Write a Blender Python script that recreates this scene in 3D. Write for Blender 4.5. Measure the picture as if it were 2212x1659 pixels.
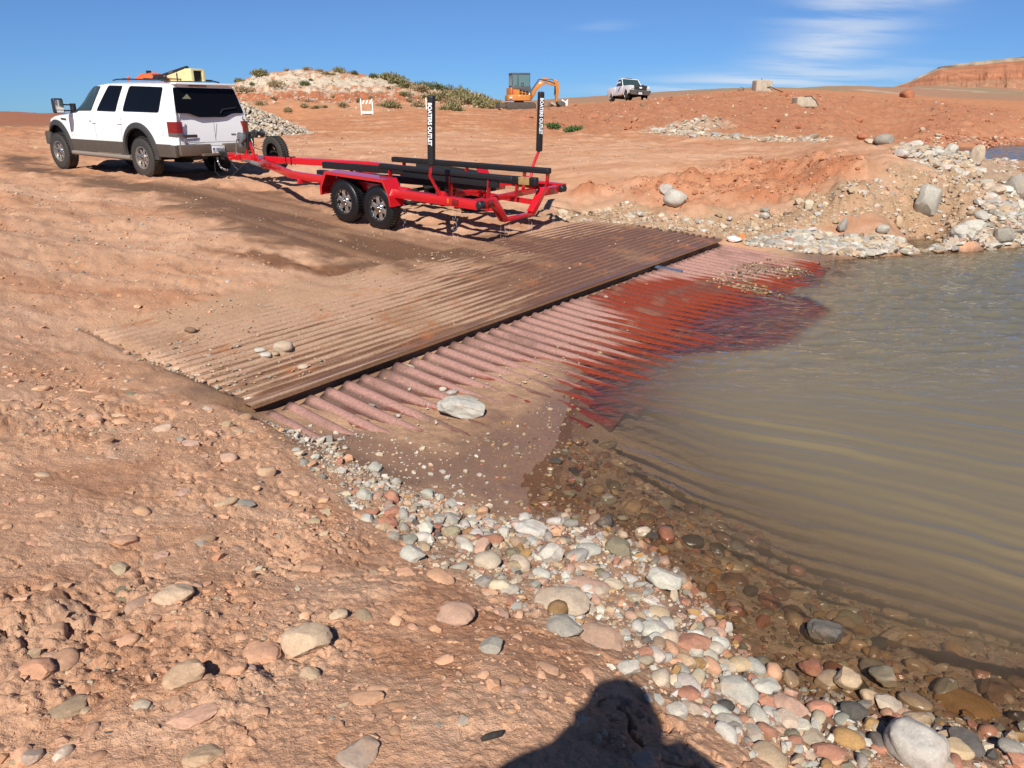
import bpy, bmesh, math, random
import numpy as np
from mathutils import Vector, Matrix
R = math.radians
for o in list(bpy.data.objects): bpy.data.objects.remove(o)
scene = bpy.context.scene
C = scene.collection

# ------------------------------------------------------------------ camera, sky, sun, exposure
CAM_H, PITCH, FPX, CX, CY = 2.25, R(20.0), 1620.0, 1106.0, 829.5
cd = bpy.data.cameras.new('camera'); cam = bpy.data.objects.new('camera', cd); C.objects.link(cam)
cam.location = (0, 0, CAM_H); cam.rotation_euler = (R(90) - PITCH, 0, 0)
cd.sensor_width = 36.0; cd.lens = FPX / 2212.0 * 36.0
cd.clip_start = 0.05; cd.clip_end = 20000
scene.camera = cam
SUN_EL, SUN_AZ = R(43.0), R(9.0)          # shadows fall towards azimuth +9 deg (right of +Y)
world = bpy.data.worlds.new('World'); scene.world = world; world.use_nodes = True
wn = world.node_tree.nodes; wl = world.node_tree.links; wn.clear()
wo = wn.new('ShaderNodeOutputWorld'); bg = wn.new('ShaderNodeBackground')
sky = wn.new('ShaderNodeTexSky'); sky.sky_type = 'NISHITA'; sky.sun_disc = False
sky.sun_elevation = SUN_EL; sky.sun_rotation = SUN_AZ + math.pi
sky.altitude = 2600; sky.air_density = 0.9; sky.dust_density = 0.0; sky.ozone_density = 4.0
bg.inputs['Strength'].default_value = 0.06
# thin high cirrus drawn by direction on the sky dome itself
tc = wn.new('ShaderNodeTexCoord')
sep = wn.new('ShaderNodeSeparateXYZ'); wl.new(tc.outputs['Generated'], sep.inputs[0])
def wmath(op, a, b=None, c=None, clamp=False):
    n = wn.new('ShaderNodeMath'); n.operation = op; n.use_clamp = clamp
    for i, v in enumerate((a, b, c)):
        if v is None: continue
        if isinstance(v, (int, float)): n.inputs[i].default_value = v
        else: wl.new(v, n.inputs[i])
    return n.outputs[0]
zc = wmath('MAXIMUM', sep.outputs[2], 0.02)
u_ = wmath('DIVIDE', sep.outputs[0], wmath('ADD', zc, 0.10)); v_ = wmath('DIVIDE', sep.outputs[1], wmath('ADD', zc, 0.10))
comb = wn.new('ShaderNodeCombineXYZ'); wl.new(u_, comb.inputs[0]); wl.new(v_, comb.inputs[1])
mp = wn.new('ShaderNodeMapping'); wl.new(comb.outputs[0], mp.inputs[0])
mp.inputs['Rotation'].default_value = (0, 0, R(28)); mp.inputs['Scale'].default_value = (0.55, 1.5, 1); mp.inputs['Location'].default_value = (0.3, 1.1, 0)
n1 = wn.new('ShaderNodeTexNoise'); n1.inputs['Scale'].default_value = 1.1; n1.inputs['Detail'].default_value = 9; n1.inputs['Roughness'].default_value = 0.58; n1.inputs['Distortion'].default_value = 0.35
wl.new(mp.outputs[0], n1.inputs['Vector'])
n2 = wn.new('ShaderNodeTexNoise'); n2.inputs['Scale'].default_value = 0.28; n2.inputs['Detail'].default_value = 3
wl.new(comb.outputs[0], n2.inputs['Vector'])
mr = wn.new('ShaderNodeMapRange'); mr.inputs[1].default_value = 0.32; mr.inputs[2].default_value = 0.60; mr.interpolation_type = 'SMOOTHSTEP'; wl.new(n1.outputs[0], mr.inputs[0])
mr2 = wn.new('ShaderNodeMapRange'); mr2.inputs[1].default_value = 0.60; mr2.inputs[2].default_value = 0.72; mr2.interpolation_type = 'SMOOTHSTEP'; wl.new(n2.outputs[0], mr2.inputs[0])
def blob(azd, eld, sa, se, rot=0.0):
    azn = wmath('ARCTAN2', sep.outputs[0], sep.outputs[1]); eln = wmath('ARCSINE', sep.outputs[2])
    da = wmath('SUBTRACT', azn, R(azd)); de = wmath('SUBTRACT', eln, R(eld)); c_, s_ = math.cos(R(rot)), math.sin(R(rot))
    a2 = wmath('ADD', wmath('MULTIPLY', da, c_), wmath('MULTIPLY', de, s_)); e2 = wmath('SUBTRACT', wmath('MULTIPLY', de, c_), wmath('MULTIPLY', da, s_))
    q = wmath('ADD', wmath('POWER', wmath('ABSOLUTE', wmath('DIVIDE', a2, R(sa))), 2.0), wmath('POWER', wmath('ABSOLUTE', wmath('DIVIDE', e2, R(se))), 2.0))
    return wmath('POWER', 2.718, wmath('MULTIPLY', q, -1.0))
mask = mr2.outputs[0]
for bl in ((23.5, 7.6, 5.5, 2.4, 38), (21, 3.9, 4.5, 1.6, 20), (17.5, 1.9, 8.5, .75, 3), (27.5, 7.2, 2.0, .8, 15), (-62, 14, 14, 3, 12), (74, 11, 12, 3, -10), (150, 16, 22, 4, 5), (-140, 12, 16, 3, 8)):
    mask = wmath('MAXIMUM', mask, wmath('MULTIPLY', blob(*bl), 1.0))
cl = wmath('MULTIPLY', wmath('MULTIPLY', mr.outputs[0], mask), 0.80)
mixc = wn.new('ShaderNodeMixRGB'); wl.new(cl, mixc.inputs[0])
tint = wn.new('ShaderNodeMixRGB'); tint.blend_type = 'MULTIPLY'; tint.inputs[0].default_value = 1; tint.inputs[2].default_value = (0.74, 0.93, 1.12, 1)
wl.new(sky.outputs[0], tint.inputs[1])
hz = wn.new('ShaderNodeMapRange'); hz.inputs[1].default_value = 0.0; hz.inputs[2].default_value = 0.16; wl.new(sep.outputs[2], hz.inputs[0])
hc = wn.new('ShaderNodeMixRGB'); wl.new(hz.outputs[0], hc.inputs[0]); hc.inputs[1].default_value = (0.50, 0.70, 0.92, 1); hc.inputs[2].default_value = (1, 1, 1.04, 1)
hm = wn.new('ShaderNodeMixRGB'); hm.blend_type = 'MULTIPLY'; hm.inputs[0].default_value = 1; wl.new(tint.outputs[0], hm.inputs[1]); wl.new(hc.outputs[0], hm.inputs[2])
wl.new(hm.outputs[0], mixc.inputs[1]); mixc.inputs[2].default_value = (9.0, 9.8, 11.0, 1)
wl.new(mixc.outputs[0], bg.inputs[0]); wl.new(bg.outputs[0], wo.inputs[0])
sl = bpy.data.lights.new('sun', 'SUN'); sl.energy = 5.0; sl.angle = R(0.53); sl.color = (1.0, 0.955, 0.885)
sun = bpy.data.objects.new('sun', sl); C.objects.link(sun)
sdir = Vector((math.sin(SUN_AZ) * math.cos(SUN_EL), math.cos(SUN_AZ) * math.cos(SUN_EL), -math.sin(SUN_EL)))
sun.rotation_euler = sdir.to_track_quat('-Z', 'Y').to_euler(); sun.location = (-3, -20, 20)
vs = scene.view_settings; vs.view_transform = 'Standard'; vs.look = 'None'; vs.exposure = 0.43; vs.gamma = 1.0; vs.use_curve_mapping = False
scene.cycles.max_bounces = 8; scene.cycles.transparent_max_bounces = 16
scene.cycles.use_denoising = True

# ------------------------------------------------------------------ numpy noise
def _h(ix, iy, seed):
    h = (ix.astype(np.int64) * 374761393 + iy.astype(np.int64) * 668265263 + seed * 974711) & 0xFFFFFFFF
    h = ((h ^ (h >> 13)) * 1274126177) & 0xFFFFFFFF
    return (h ^ (h >> 16)) & 0xFFFFFFFF
def gnoise(x, y, seed=0):
    ix = np.floor(x); iy = np.floor(y); fx = x - ix; fy = y - iy
    ux = fx * fx * fx * (fx * (fx * 6 - 15) + 10); uy = fy * fy * fy * (fy * (fy * 6 - 15) + 10)
    def g(dx, dy):
        a = _h(ix + dx, iy + dy, seed) * (2 * np.pi / 4294967296.0)
        return np.cos(a) * (fx - dx) + np.sin(a) * (fy - dy)
    a = g(0, 0); b = g(1, 0); c = g(0, 1); d = g(1, 1)
    return ((a + (b - a) * ux) * (1 - uy) + (c + (d - c) * ux) * uy) * 1.5
def fbm(x, y, seed=0, octv=4, gain=0.5):
    s = 0; a = 1.0
    for i in range(octv):
        s = s + a * gnoise(x * 2 ** i, y * 2 ** i, seed + i * 17); a *= gain
    return s
def worley(x, y, seed=0):
    ix = np.floor(x); iy = np.floor(y); best = np.full(x.shape, 9.0); rid = np.zeros(x.shape)
    for dx in (-1, 0, 1):
        for dy in (-1, 0, 1):
            h = _h(ix + dx, iy + dy, seed); h2 = _h(ix + dx, iy + dy, seed + 101)
            px = ix + dx + h / 4294967296.0; py = iy + dy + h2 / 4294967296.0
            d = (px - x) ** 2 + (py - y) ** 2
            m = d < best; best = np.where(m, d, best); rid = np.where(m, (h2 % 1000) / 1000.0, rid)
    return np.sqrt(best), rid
def sstep(a, b, x):
    t = np.clip((x - a) / (b - a), 0, 1); return t * t * (3 - 2 * t)

# ------------------------------------------------------------------ survey: photo points -> world (authoring helper)
cp, sp = math.cos(PITCH), math.sin(PITCH)
def ray(px, py):
    x = (px - CX) / FPX; v = (py - CY) / FPX
    return np.array([x, cp - v * sp, -sp - v * cp])
def at_z(px, py, z):
    d = ray(px, py); t = (z - CAM_H) / d[2]; return np.array([d[0] * t, d[1] * t, z])
def at_d(px, py, dist):                 # dist = horizontal Y distance
    d = ray(px, py); t = dist / d[1]; return np.array([d[0] * t, dist, CAM_H + d[2] * t])

# rigid frames measured for the two vehicles in front
SUV_T = np.array([-7.662, 18.242, 0.852]); SUV_YAW, SUV_PIT = R(146.85), R(0.82)
TR_T = np.array([-1.794, 13.918, 0.459]); TR_YAW, TR_PIT, TR_ROLL = R(142.465), R(3.761), R(-2.101)
def frame(yaw, pit, roll=0.0):
    h = np.array([math.cos(yaw) * math.cos(pit), math.sin(yaw) * math.cos(pit), math.sin(pit)])
    l = np.array([-math.sin(yaw), math.cos(yaw), 0.0]); u = np.cross(h, l)
    return np.stack([h, l * math.cos(roll) + u * math.sin(roll), u * math.cos(roll) - l * math.sin(roll)])
SUV_B = frame(SUV_YAW, SUV_PIT); TR_B = frame(TR_YAW, TR_PIT, TR_ROLL)
def suvw(p): return np.array(p) @ SUV_B + SUV_T
def trw(p): return np.array(p) @ TR_B + TR_T

# ------------------------------------------------------------------ terrain control points
K = []
def kz(px, py, z): K.append(at_z(px, py, z))
def kd(px, py, d): K.append(at_d(px, py, d))
def kx(px, d, z):                        # column px, distance d, explicit height
    p = at_d(px, 240, d); K.append(np.array([p[0], d, z]))
for a in ((1106,1659,.62),(600,1659,.62),(0,1659,.62),(0,1400,.60),(500,1400,.55),(900,1400,.5),(1130,1420,.47),(1230,1475,.47),(1350,1600,.50),
          (1480,1659,.42),(1620,1659,.27),(1800,1659,.10),(1980,1630,.05),(2212,1640,.03),(1340,1420,.30),(1480,1540,.30),(1620,1600,.20),
          (1250,1330,.22),(1100,1250,.22),(1000,1250,.30),(900,1150,.22),(830,1120,.17),(1100,1130,.05),(1140,1080,.005),(1400,1180,.0),(1320,1160,.02),(1450,1330,.06),(1550,1400,.04),
          (1500,1290,.0),(1590,1400,.0),(1700,1490,.0),(1850,1530,.0),(2000,1570,.0),(2212,1590,.0),
          (700,1000,.16),(640,950,.2),(580,890,.22),(800,1060,.13),(900,960,.045),(930,1040,.05),(1050,1000,.018),(1050,920,.02),(760,920,.075),
          (0,1100,.54),(300,1200,.47),(600,1200,.38),(720,1120,.27),(400,950,.36),(200,900,.42),(0,900,.50),(500,880,.24),(120,730,.36),(0,720,.47),
          (0,600,.62),(200,620,.46),(400,650,.36),(0,500,.76),(300,500,.58),(600,560,.42),(500,480,.6),(150,430,.75),(0,420,.84),(0,350,.95)):
    kz(*a)
# water bed
for a in ((1300,850,-.06),(1240,850,0),(1500,900,-.28),(1300,1050,-.06),(1220,980,-.01),(1500,1120,-.13),(1700,1250,-.14),(1900,1400,-.12),(2100,1500,-.09),(2212,1300,-.35),(2000,1100,-.55),
          (2212,900,-1.0),(1800,800,-.8),(2212,700,-1.3),(1900,640,-.5),(2000,570,-.35),(2212,590,-.6),(1840,610,-.2),(1600,760,-.35),(1500,790,-.2),(1850,560,0.0),(1760,580,-.015),(1700,562,.03),(1690,588,.012),(1750,602,-.03),(1645,548,.07),(1720,550,.04),(2212,533,0.0),(2030,545,0.0),(1750,620,-.08)):
    kz(*a)
for a in ((1760,522,.12),(1850,530,.12),(1950,527,.13),(2040,520,.14),(2120,514,.15),(2212,506,.15),(1850,578,-.12),(1950,572,-.14),(2050,565,-.15),(2150,558,-.16),(2212,555,-.17),(1950,552,0.0),(2120,540,0.0)): kz(*a)
# spit and its rubble shore
for a in ((1640,535,.06),(1720,545,.03),(1700,505,.22),(1750,495,.28),(1900,505,.30),(2100,490,.36),(2212,470,.34),(1600,500,.18),(1400,490,.25),(1250,490,.26),(1300,440,.48),(1200,450,.42)):
    kz(*a)
for a in ((1440,445,15.2),(1750,435,14.8),(1900,415,14.7),(2000,385,15.5),(2090,405,16.2),(2150,425,15.9),(2212,385,20),(2120,352,25),(1950,322,27.5),(2212,352,33),
          (1300,380,17.5),(1600,385,17.2),(1500,425,15.4),(1650,332,22.5),(1860,305,28),(1500,302,29),(1300,312,27),(1100,322,26),(900,300,30),(700,285,37),(700,340,22.5),
          (1000,252,49),(800,246,55),(900,236,62),(1050,238.5,57),(1200,256,48),(1354,219,73),(1330,221,80),(1500,206,76),(1120,237,59),(1200,233,60),(1645,199,70),(1735,233,60),(1500,250,47),(1650,250,50),
          (1800,252,51),(1450,272,41),(1700,287,36),(1800,205,76),(1877,209,80),(1977,214,80),(2101,229,76),(2212,240,74),(2000,285,53),(2100,266,58),(2212,275,60)):
    kd(*a)
for a in ((1942,310,.1),(2041,324,0.0),(2130,318,0.0),(2212,313,0.0),(2212,300,.35),(2090,312,.3)): kz(*a)
for a in ((2212,40,-.9),(2120,37,-.6),(2040,39,-.2)): kx(*a)
# vehicles stand on it
for x in (-1.2, 0, 3.48, 4.5):
    for y in (-1.1, 1.1): K.append(suvw((x, y, 0)))
for x in (-2.6, -0.4, 0.4, 2.5):
    for y in (-1.3, 1.3): K.append(trw((x, y, 0)))
K.append(trw((4.6, 0.9, 0))); K.append(trw((4.6, -1.2, 0)))
# left and far ground
for a in ((0,276,45),(0,292,33),(100,276,47),(600,262,47),(500,262,50)): kd(*a)
for a in ((0,75,-.2),(60,140,-2.5),(250,90,.3),(-300,140,-1),(30,250,-3),(300,250,-2)): kx(*a)
for a in ((20,247,360),(60,250,360),(100,254,350),(200,259,350),(-100,246,360)): kd(*a)
for a in ((640,68,1.9),(520,66,1.7),(800,70,2.0),(930,68,2.1)): kx(*a)
# pale hill
for a in ((640,153,94),(700,155,95),(560,163,91),(500,186,88),(440,225,86),(760,160,96),(850,172,99),(950,190,101),(1040,207,103),(1095,225,105),(640,200,79),(800,205,82),(560,205,78),(940,212,86),
          (640,228,70),(800,228,72),(520,232,70),(1000,234,68)): kd(*a)
for a in ((640,125,4.5),(850,130,4),(1000,135,2.4),(440,125,1.5),(640,165,1.5),(300,120,.5)): kx(*a)
# plateau, far plain
for a in ((2101,223,150),(2212,216,260),(1950,205,300),(1960,193,700),(1700,189,210),(1800,186,420),(1560,199,160),(1450,211,150),(1300,219,150),(1230,226,140),(1165,217,300),(1100,222,300),(1300,222,400),(2212,207,700),(1500,214,500),(2212,195,1300),(1990,188,1300)): kd(*a)
for a in ((640,400,-2),(300,800,-4),(900,700,-2),(0,1500,-6),(1300,1500,-6),(700,3000,-20),(1500,3000,-20),(2212,3000,40)): kx(*a)
# around and behind the photographer
for a in ((-2,0,.66),(2.0,0.3,.30),(0,-1.5,.72),(-5,0,.72),(-12,2,1.0),(-30,5,1.4),(4.5,0.0,.05),(9,0,-.6),(20,0,-2),(8,4,-1.2),(16,10,-1.8),(25,18,-1.8),(0,-10,1.0),(-15,-15,1.6),(15,-12,-.5),(0,-60,2),(60,-30,-2),(-80,0,2),(60,20,-2.5),(55,40,-1.5),(80,80,3),(120,60,2),(-60,60,1.5),(-120,120,0),(0.3,0.6,.62)):
    K.append(np.array(a, float))
K = np.array(K)
KS = 2.2
def lp(x, y):
    r = np.maximum(np.hypot(x, y), 0.6); return np.arctan2(x, y) * KS, np.log(r)
_kx, _ky = lp(K[:, 0], K[:, 1])
def _phi(r2): return 0.5 * r2 * np.log(r2 + 1e-12)
_n = len(K)
_A = np.zeros((_n + 3, _n + 3)); _A[:_n, :_n] = _phi((_kx[:, None] - _kx[None]) ** 2 + (_ky[:, None] - _ky[None]) ** 2) + np.eye(_n) * 2e-4
_A[:_n, _n] = 1; _A[:_n, _n + 1] = _kx; _A[:_n, _n + 2] = _ky; _A[_n:, :_n] = _A[:_n, _n:].T
# heights are interpolated as a saturating value so that far hills do not ring into the foreground
_sc = lambda d: 1.0 / (1.0 + d / 6.0)
_kd = np.hypot(K[:, 0], K[:, 1])
_w = np.linalg.solve(_A, np.append((K[:, 2]) * _sc(_kd), [0, 0, 0]))
def zbase(x, y):
    x = np.asarray(x, float); y = np.asarray(y, float); sh = x.shape
    a, b = lp(x.ravel(), y.ravel()); out = np.empty(a.shape)
    for i in range(0, len(a), 40000):
        j = slice(i, i + 40000)
        r2 = (a[j, None] - _kx[None]) ** 2 + (b[j, None] - _ky[None]) ** 2
        out[j] = _phi(r2) @ _w[:_n] + _w[_n] + _w[_n + 1] * a[j] + _w[_n + 2] * b[j]
    return (out / _sc(np.hypot(x.ravel(), y.ravel()))).reshape(sh)
_ts = np.exp(np.linspace(math.log(1.2), math.log(3000), 1400))
def cast(px, py):                        # photo point -> point on the smooth terrain
    d = ray(px, py); x = d[0] * _ts; y = d[1] * _ts; z = CAM_H + d[2] * _ts
    h = z - zbase(x, y); s = np.where(h < 0)[0]
    if len(s) == 0: return None
    i = s[0]
    if i == 0: return np.array([x[0], y[0], z[0]])
    f = h[i - 1] / (h[i - 1] - h[i]); t = _ts[i - 1] + f * (_ts[i] - _ts[i - 1])
    return np.array([d[0] * t, d[1] * t, CAM_H + d[2] * t])
def cpoly(pts): return np.array([cast(*p)[:2] for p in pts])
def sdpoly(x, y, poly):                  # signed distance, >0 inside
    d2 = np.full(x.shape, 1e18); ins = np.zeros(x.shape, bool); n = len(poly)
    for i in range(n):
        ax, ay = poly[i]; bx, by = poly[(i + 1) % n]
        ex, ey = bx - ax, by - ay; l = ex * ex + ey * ey + 1e-12
        t = np.clip(((x - ax) * ex + (y - ay) * ey) / l, 0, 1)
        d2 = np.minimum(d2, (x - ax - t * ex) ** 2 + (y - ay - t * ey) ** 2)
        c = ((ay > y) != (by > y)) & (x < ex * (y - ay) / (ey if abs(ey) > 1e-12 else 1e-12) + ax)
        ins ^= c
    return np.where(ins, 1, -1) * np.sqrt(d2)

# ------------------------------------------------------------------ steel ramp frame
EZ = 0.155
E0 = at_z(545, 874, EZ)[:2]; E1 = at_z(1557, 521, EZ)[:2]
RU = (E1 - E0) / np.linalg.norm(E1 - E0); RV = np.array([-RU[1], RU[0]])     # RU along the edge, RV up the ramp
RL = float(np.linalg.norm(E1 - E0)); RW = 2.42
LDIR = np.array([0.755, -0.655]); LDIR /= np.linalg.norm(LDIR)               # lower sheets run towards the water
LZ0, LSL, LLEN = 0.074, -0.046, 3.0
def ramp_uv(x, y):
    dx = x - E0[0]; dy = y - E0[1]; return dx * RU[0] + dy * RU[1], dx * RV[0] + dy * RV[1]
def mat_plane(u, v): return EZ + 0.062 * v + 0.004 * u
def low_plane(u, v):
    k = -v / abs(LDIR @ RV); return LZ0 + LSL * k

# ------------------------------------------------------------------ materials
MATS = {}
def nmat(name):
    m = bpy.data.materials.new(name); m.use_nodes = True
    nt = m.node_tree; b = nt.nodes['Principled BSDF']; return m, nt, b
def pmat(name, col, rough=0.5, metal=0.0, spec=0.5, coat=0.0, noise=0.0, nscale=20.0, bump=0.0, dust=None, dust_h=None, emit=None):
    """painted / plain surface: base colour, a little mottling, optional bump, optional road dust thickest low down (object space)"""
    m, nt, b = nmat(name); N = nt.nodes; L = nt.links
    b.inputs['Base Color'].default_value = (*col, 1); b.inputs['Roughness'].default_value = rough
    b.inputs['Metallic'].default_value = metal; b.inputs['Specular IOR Level'].default_value = spec
    b.inputs['Coat Weight'].default_value = coat; b.inputs['Coat Roughness'].default_value = 0.06
    if noise or bump or dust:
        t = N.new('ShaderNodeTexCoord')
        n = N.new('ShaderNodeTexNoise'); n.inputs['Scale'].default_value = nscale; n.inputs['Detail'].default_value = 6; n.inputs['Roughness'].default_value = 0.65
        L.new(t.outputs['Object'], n.inputs['Vector'])
        cur = None
        if noise:
            mx = N.new('ShaderNodeMixRGB'); mx.blend_type = 'MULTIPLY'; mx.inputs[0].default_value = 1; mx.inputs[1].default_value = (*col, 1)
            r = N.new('ShaderNodeMapRange'); r.inputs[1].default_value = 0.25; r.inputs[2].default_value = 0.75; r.inputs[3].default_value = 1 - noise; r.inputs[4].default_value = 1 + noise * .6
            L.new(n.outputs[0], r.inputs[0]); L.new(r.outputs[0], mx.inputs[2]); cur = mx.outputs[0]; L.new(cur, b.inputs['Base Color'])
        if bump:
            bp = N.new('ShaderNodeBump'); bp.inputs['Strength'].default_value = bump; bp.inputs['Distance'].default_value = 0.01; L.new(n.outputs[0], bp.inputs['Height']); L.new(bp.outputs[0], b.inputs['Normal'])
        if dust:
            s = N.new('ShaderNodeSeparateXYZ'); g = N.new('ShaderNodeNewGeometry'); L.new(t.outputs['Object'], s.inputs[0])
            r = N.new('ShaderNodeMapRange'); r.inputs[1].default_value = dust_h[0]; r.inputs[2].default_value = dust_h[1]; r.inputs[3].default_value = dust_h[2]; r.inputs[4].default_value = 0; L.new(s.outputs[2], r.inputs[0])
            a = N.new('ShaderNodeMath'); a.operation = 'MULTIPLY_ADD'; L.new(n.outputs[0], a.inputs[0]); a.inputs[1].default_value = 1.2; a.inputs[2].default_value = -0.1
            k = N.new('ShaderNodeMath'); k.operation = 'MULTIPLY'; k.use_clamp = True; L.new(r.outputs[0], k.inputs[0]); L.new(a.outputs[0], k.inputs[1])
            mx = N.new('ShaderNodeMixRGB'); L.new(k.outputs[0], mx.inputs[0])
            if cur: L.new(cur, mx.inputs[1])
            else: mx.inputs[1].default_value = (*col, 1)
            mx.inputs[2].default_value = (*dust, 1); L.new(mx.outputs[0], b.inputs['Base Color'])
            rr = N.new('ShaderNodeMapRange'); rr.inputs[3].default_value = rough; rr.inputs[4].default_value = 0.9; L.new(k.outputs[0], rr.inputs[0]); L.new(rr.outputs[0], b.inputs['Roughness'])
    MATS[name] = m; return m

def tag(o, label=None, cat=None, group=None, kind=None):
    for k, v in (('label', label), ('category', cat), ('group', group), ('kind', kind)):
        if v: o[k] = v
    return o
def link(o, parent=None):
    C.objects.link(o)
    if parent: o.parent = parent
    return o
def np_mesh(name, V, F, mat=None, smooth=True):
    """fast mesh from arrays, F is (n,3) or (n,4)"""
    me = bpy.data.meshes.new(name); V = np.asarray(V, np.float32); F = np.asarray(F, np.int32); k = F.shape[1]
    me.vertices.add(len(V)); me.vertices.foreach_set('co', V.ravel())
    me.loops.add(F.size); me.loops.foreach_set('vertex_index', F.ravel())
    me.polygons.add(len(F)); me.polygons.foreach_set('loop_start', np.arange(0, F.size, k, dtype=np.int32))
    me.polygons.foreach_set('use_smooth', np.full(len(F), smooth)); me.update(calc_edges=True)
    if mat: me.materials.append(mat)
    return me
def set_col(me, col, name='col'):
    a = me.color_attributes.new(name, 'FLOAT_COLOR', 'POINT'); c = np.ones((len(me.vertices), 4), np.float32); c[:, :3] = col; a.data.foreach_set('color', c.ravel())
def set_f(me, name, v):
    a = me.attributes.new(name, 'FLOAT', 'POINT'); a.data.foreach_set('value', np.asarray(v, np.float32))

# ground: albedo and dampness come with the vertices (made from world-space zones), grain from noise
gm, nt, b = nmat('ground_earth'); N = nt.nodes; L = nt.links
at = N.new('ShaderNodeAttribute'); at.attribute_name = 'col'; aw = N.new('ShaderNodeAttribute'); aw.attribute_name = 'wet'
tcg = N.new('ShaderNodeTexCoord')
def gn(scale, det=6, rough=.6):
    n = N.new('ShaderNodeTexNoise'); n.inputs['Scale'].default_value = scale; n.inputs['Detail'].default_value = det; n.inputs['Roughness'].default_value = rough; L.new(tcg.outputs['Object'], n.inputs['Vector']); return n
na = gn(1.7, 8, .65); nb = gn(38, 5, .7); ncx = gn(160, 3, .6)
def mrange(src, a, b_, c, d):
    r = N.new('ShaderNodeMapRange'); r.inputs[1].default_value = a; r.inputs[2].default_value = b_; r.inputs[3].default_value = c; r.inputs[4].default_value = d; L.new(src, r.inputs[0]); return r.outputs[0]
def mulc(c, f):
    m = N.new('ShaderNodeMixRGB'); m.blend_type = 'MULTIPLY'; m.inputs[0].default_value = 1; L.new(c, m.inputs[1]); L.new(f, m.inputs[2]); return m.outputs[0]
col = mulc(at.outputs['Color'], mrange(na.outputs[0], .3, .7, .88, 1.10))
col = mulc(col, mrange(nb.outputs[0], .3, .7, .80, 1.16))
col = mulc(col, mrange(ncx.outputs[0], .3, .7, .88, 1.1))
dk = N.new('ShaderNodeMixRGB'); dk.blend_type = 'MULTIPLY'; L.new(aw.outputs['Fac'], dk.inputs[0]); L.new(col, dk.inputs[1]); dk.inputs[2].default_value = (.46, .42, .40, 1)
L.new(dk.outputs[0], b.inputs['Base Color'])
L.new(mrange(aw.outputs['Fac'], .15, 1, .95, .24), b.inputs['Roughness']); L.new(mrange(aw.outputs['Fac'], .2, 1, .15, .5), b.inputs['Specular IOR Level'])
bp = N.new('ShaderNodeBump'); bp.inputs['Distance'].default_value = .012
bs = N.new('ShaderNodeMath'); bs.operation = 'MULTIPLY'; L.new(mrange(aw.outputs['Fac'], .3, 1, 1, .22), bs.inputs[0]); bs.inputs[1].default_value = 1.0; L.new(bs.outputs[0], bp.inputs['Strength'])
ad = N.new('ShaderNodeMath'); ad.operation = 'MULTIPLY_ADD'; L.new(ncx.outputs[0], ad.inputs[0]); ad.inputs[1].default_value = .4; L.new(nb.outputs[0], ad.inputs[2]); L.new(ad.outputs[0], bp.inputs['Height']); L.new(bp.outputs[0], b.inputs['Normal'])

# ------------------------------------------------------------------ ground mesh (one sheet, finer near where people walk)
rr = [0.5]
while rr[-1] < 9000:
    d = rr[-1]
    if d < 170: st = min(.0058 * d, .00115 * (d * d + 2.6) / 1.3, .42)
    else: st = .03 * d
    rr.append(d + max(st, .004))
rad = np.array(rr)
az = np.concatenate([np.arange(-180, -47, 3.5), np.arange(-47, 47.001, .125), np.arange(50.5, 180, 3.5)])
azr = np.radians(az); na_ = len(azr); nr_ = len(rad)
RR, AA = np.meshgrid(rad, azr, indexing='ij'); GX = RR * np.sin(AA); GY = RR * np.cos(AA)
# smooth surface on a thinned grid would alias the banks, so evaluate in full (chunked)
_ri = np.unique(np.append(np.arange(0, nr_, 3), nr_ - 1)); _ai = np.unique(np.append(np.arange(0, na_, 3), na_ - 1))
_ai = np.unique(np.concatenate([_ai, np.where(np.abs(az) > 46.5)[0]]))
_G = zbase(GX[np.ix_(_ri, _ai)], GY[np.ix_(_ri, _ai)])
_T = np.stack([np.interp(az, az[_ai], _G[i]) for i in range(len(_ri))])
_q = np.interp(np.log(rad), np.log(rad[_ri]), np.arange(len(_ri))); _i0 = np.minimum(_q.astype(int), len(_ri) - 2); _f = (_q - _i0)[:, None]
GZ = _T[_i0] * (1 - _f) + _T[_i0 + 1] * _f

# zones (photo outlines brought to the ground once, then kept in world space)
Z_track = cpoly([(0,335),(60,338),(105,362),(300,392),(480,402),(640,425),(700,445),(760,480),(850,505),(960,512),(1210,506),(1180,545),(1100,575),(950,590),(900,615),(820,590),(700,560),(560,510),(440,470),(330,430),(200,405),(0,362)])
Z_streak = cpoly([(420,528),(520,540),(660,570),(770,588),(740,606),(600,578),(500,552),(430,542)])
Z_mud = cpoly([(640,880),(760,905),(930,965),(1060,930),(1150,880),(1240,850),(1280,900),(1200,1000),(1140,1085),(1090,1125),(980,1090),(860,1050),(760,1000),(680,960),(600,905)])
Z_matmud = cpoly([(330,800),(480,770),(640,700),(860,640),(1000,610),(1100,570),(1180,520),(1350,500),(1540,522),(1100,690),(690,835),(545,866),(450,850)])
Z_tan = cpoly([(1220,455),(1340,445),(1500,470),(1700,450),(1760,425),(1880,402),(1930,365),(2000,372),(2080,385),(2130,420),(2090,480),(1950,505),(1750,500),(1640,520),(1560,515),(1450,500),(1250,485),(1180,480)])
Z_rub = cpoly([(1600,528),(1680,505),(1760,500),(1900,505),(2080,490),(2120,430),(2090,385),(1990,360),(1930,330),(1990,316),(2100,330),(2212,356),(2212,531),(2000,545),(1850,556)])
Z_road = cpoly([(0,292),(600,300),(800,290),(1000,282),(1200,300),(1300,318),(1500,330),(1650,325),(1500,362),(1300,385),(1200,400),(1000,350),(700,330),(560,360),(0,322)])
Z_red1 = cpoly([(1250,410),(1400,392),(1600,352),(1750,335),(1860,345),(1880,385),(1740,420),(1600,440),(1480,452),(1380,430)])
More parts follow.
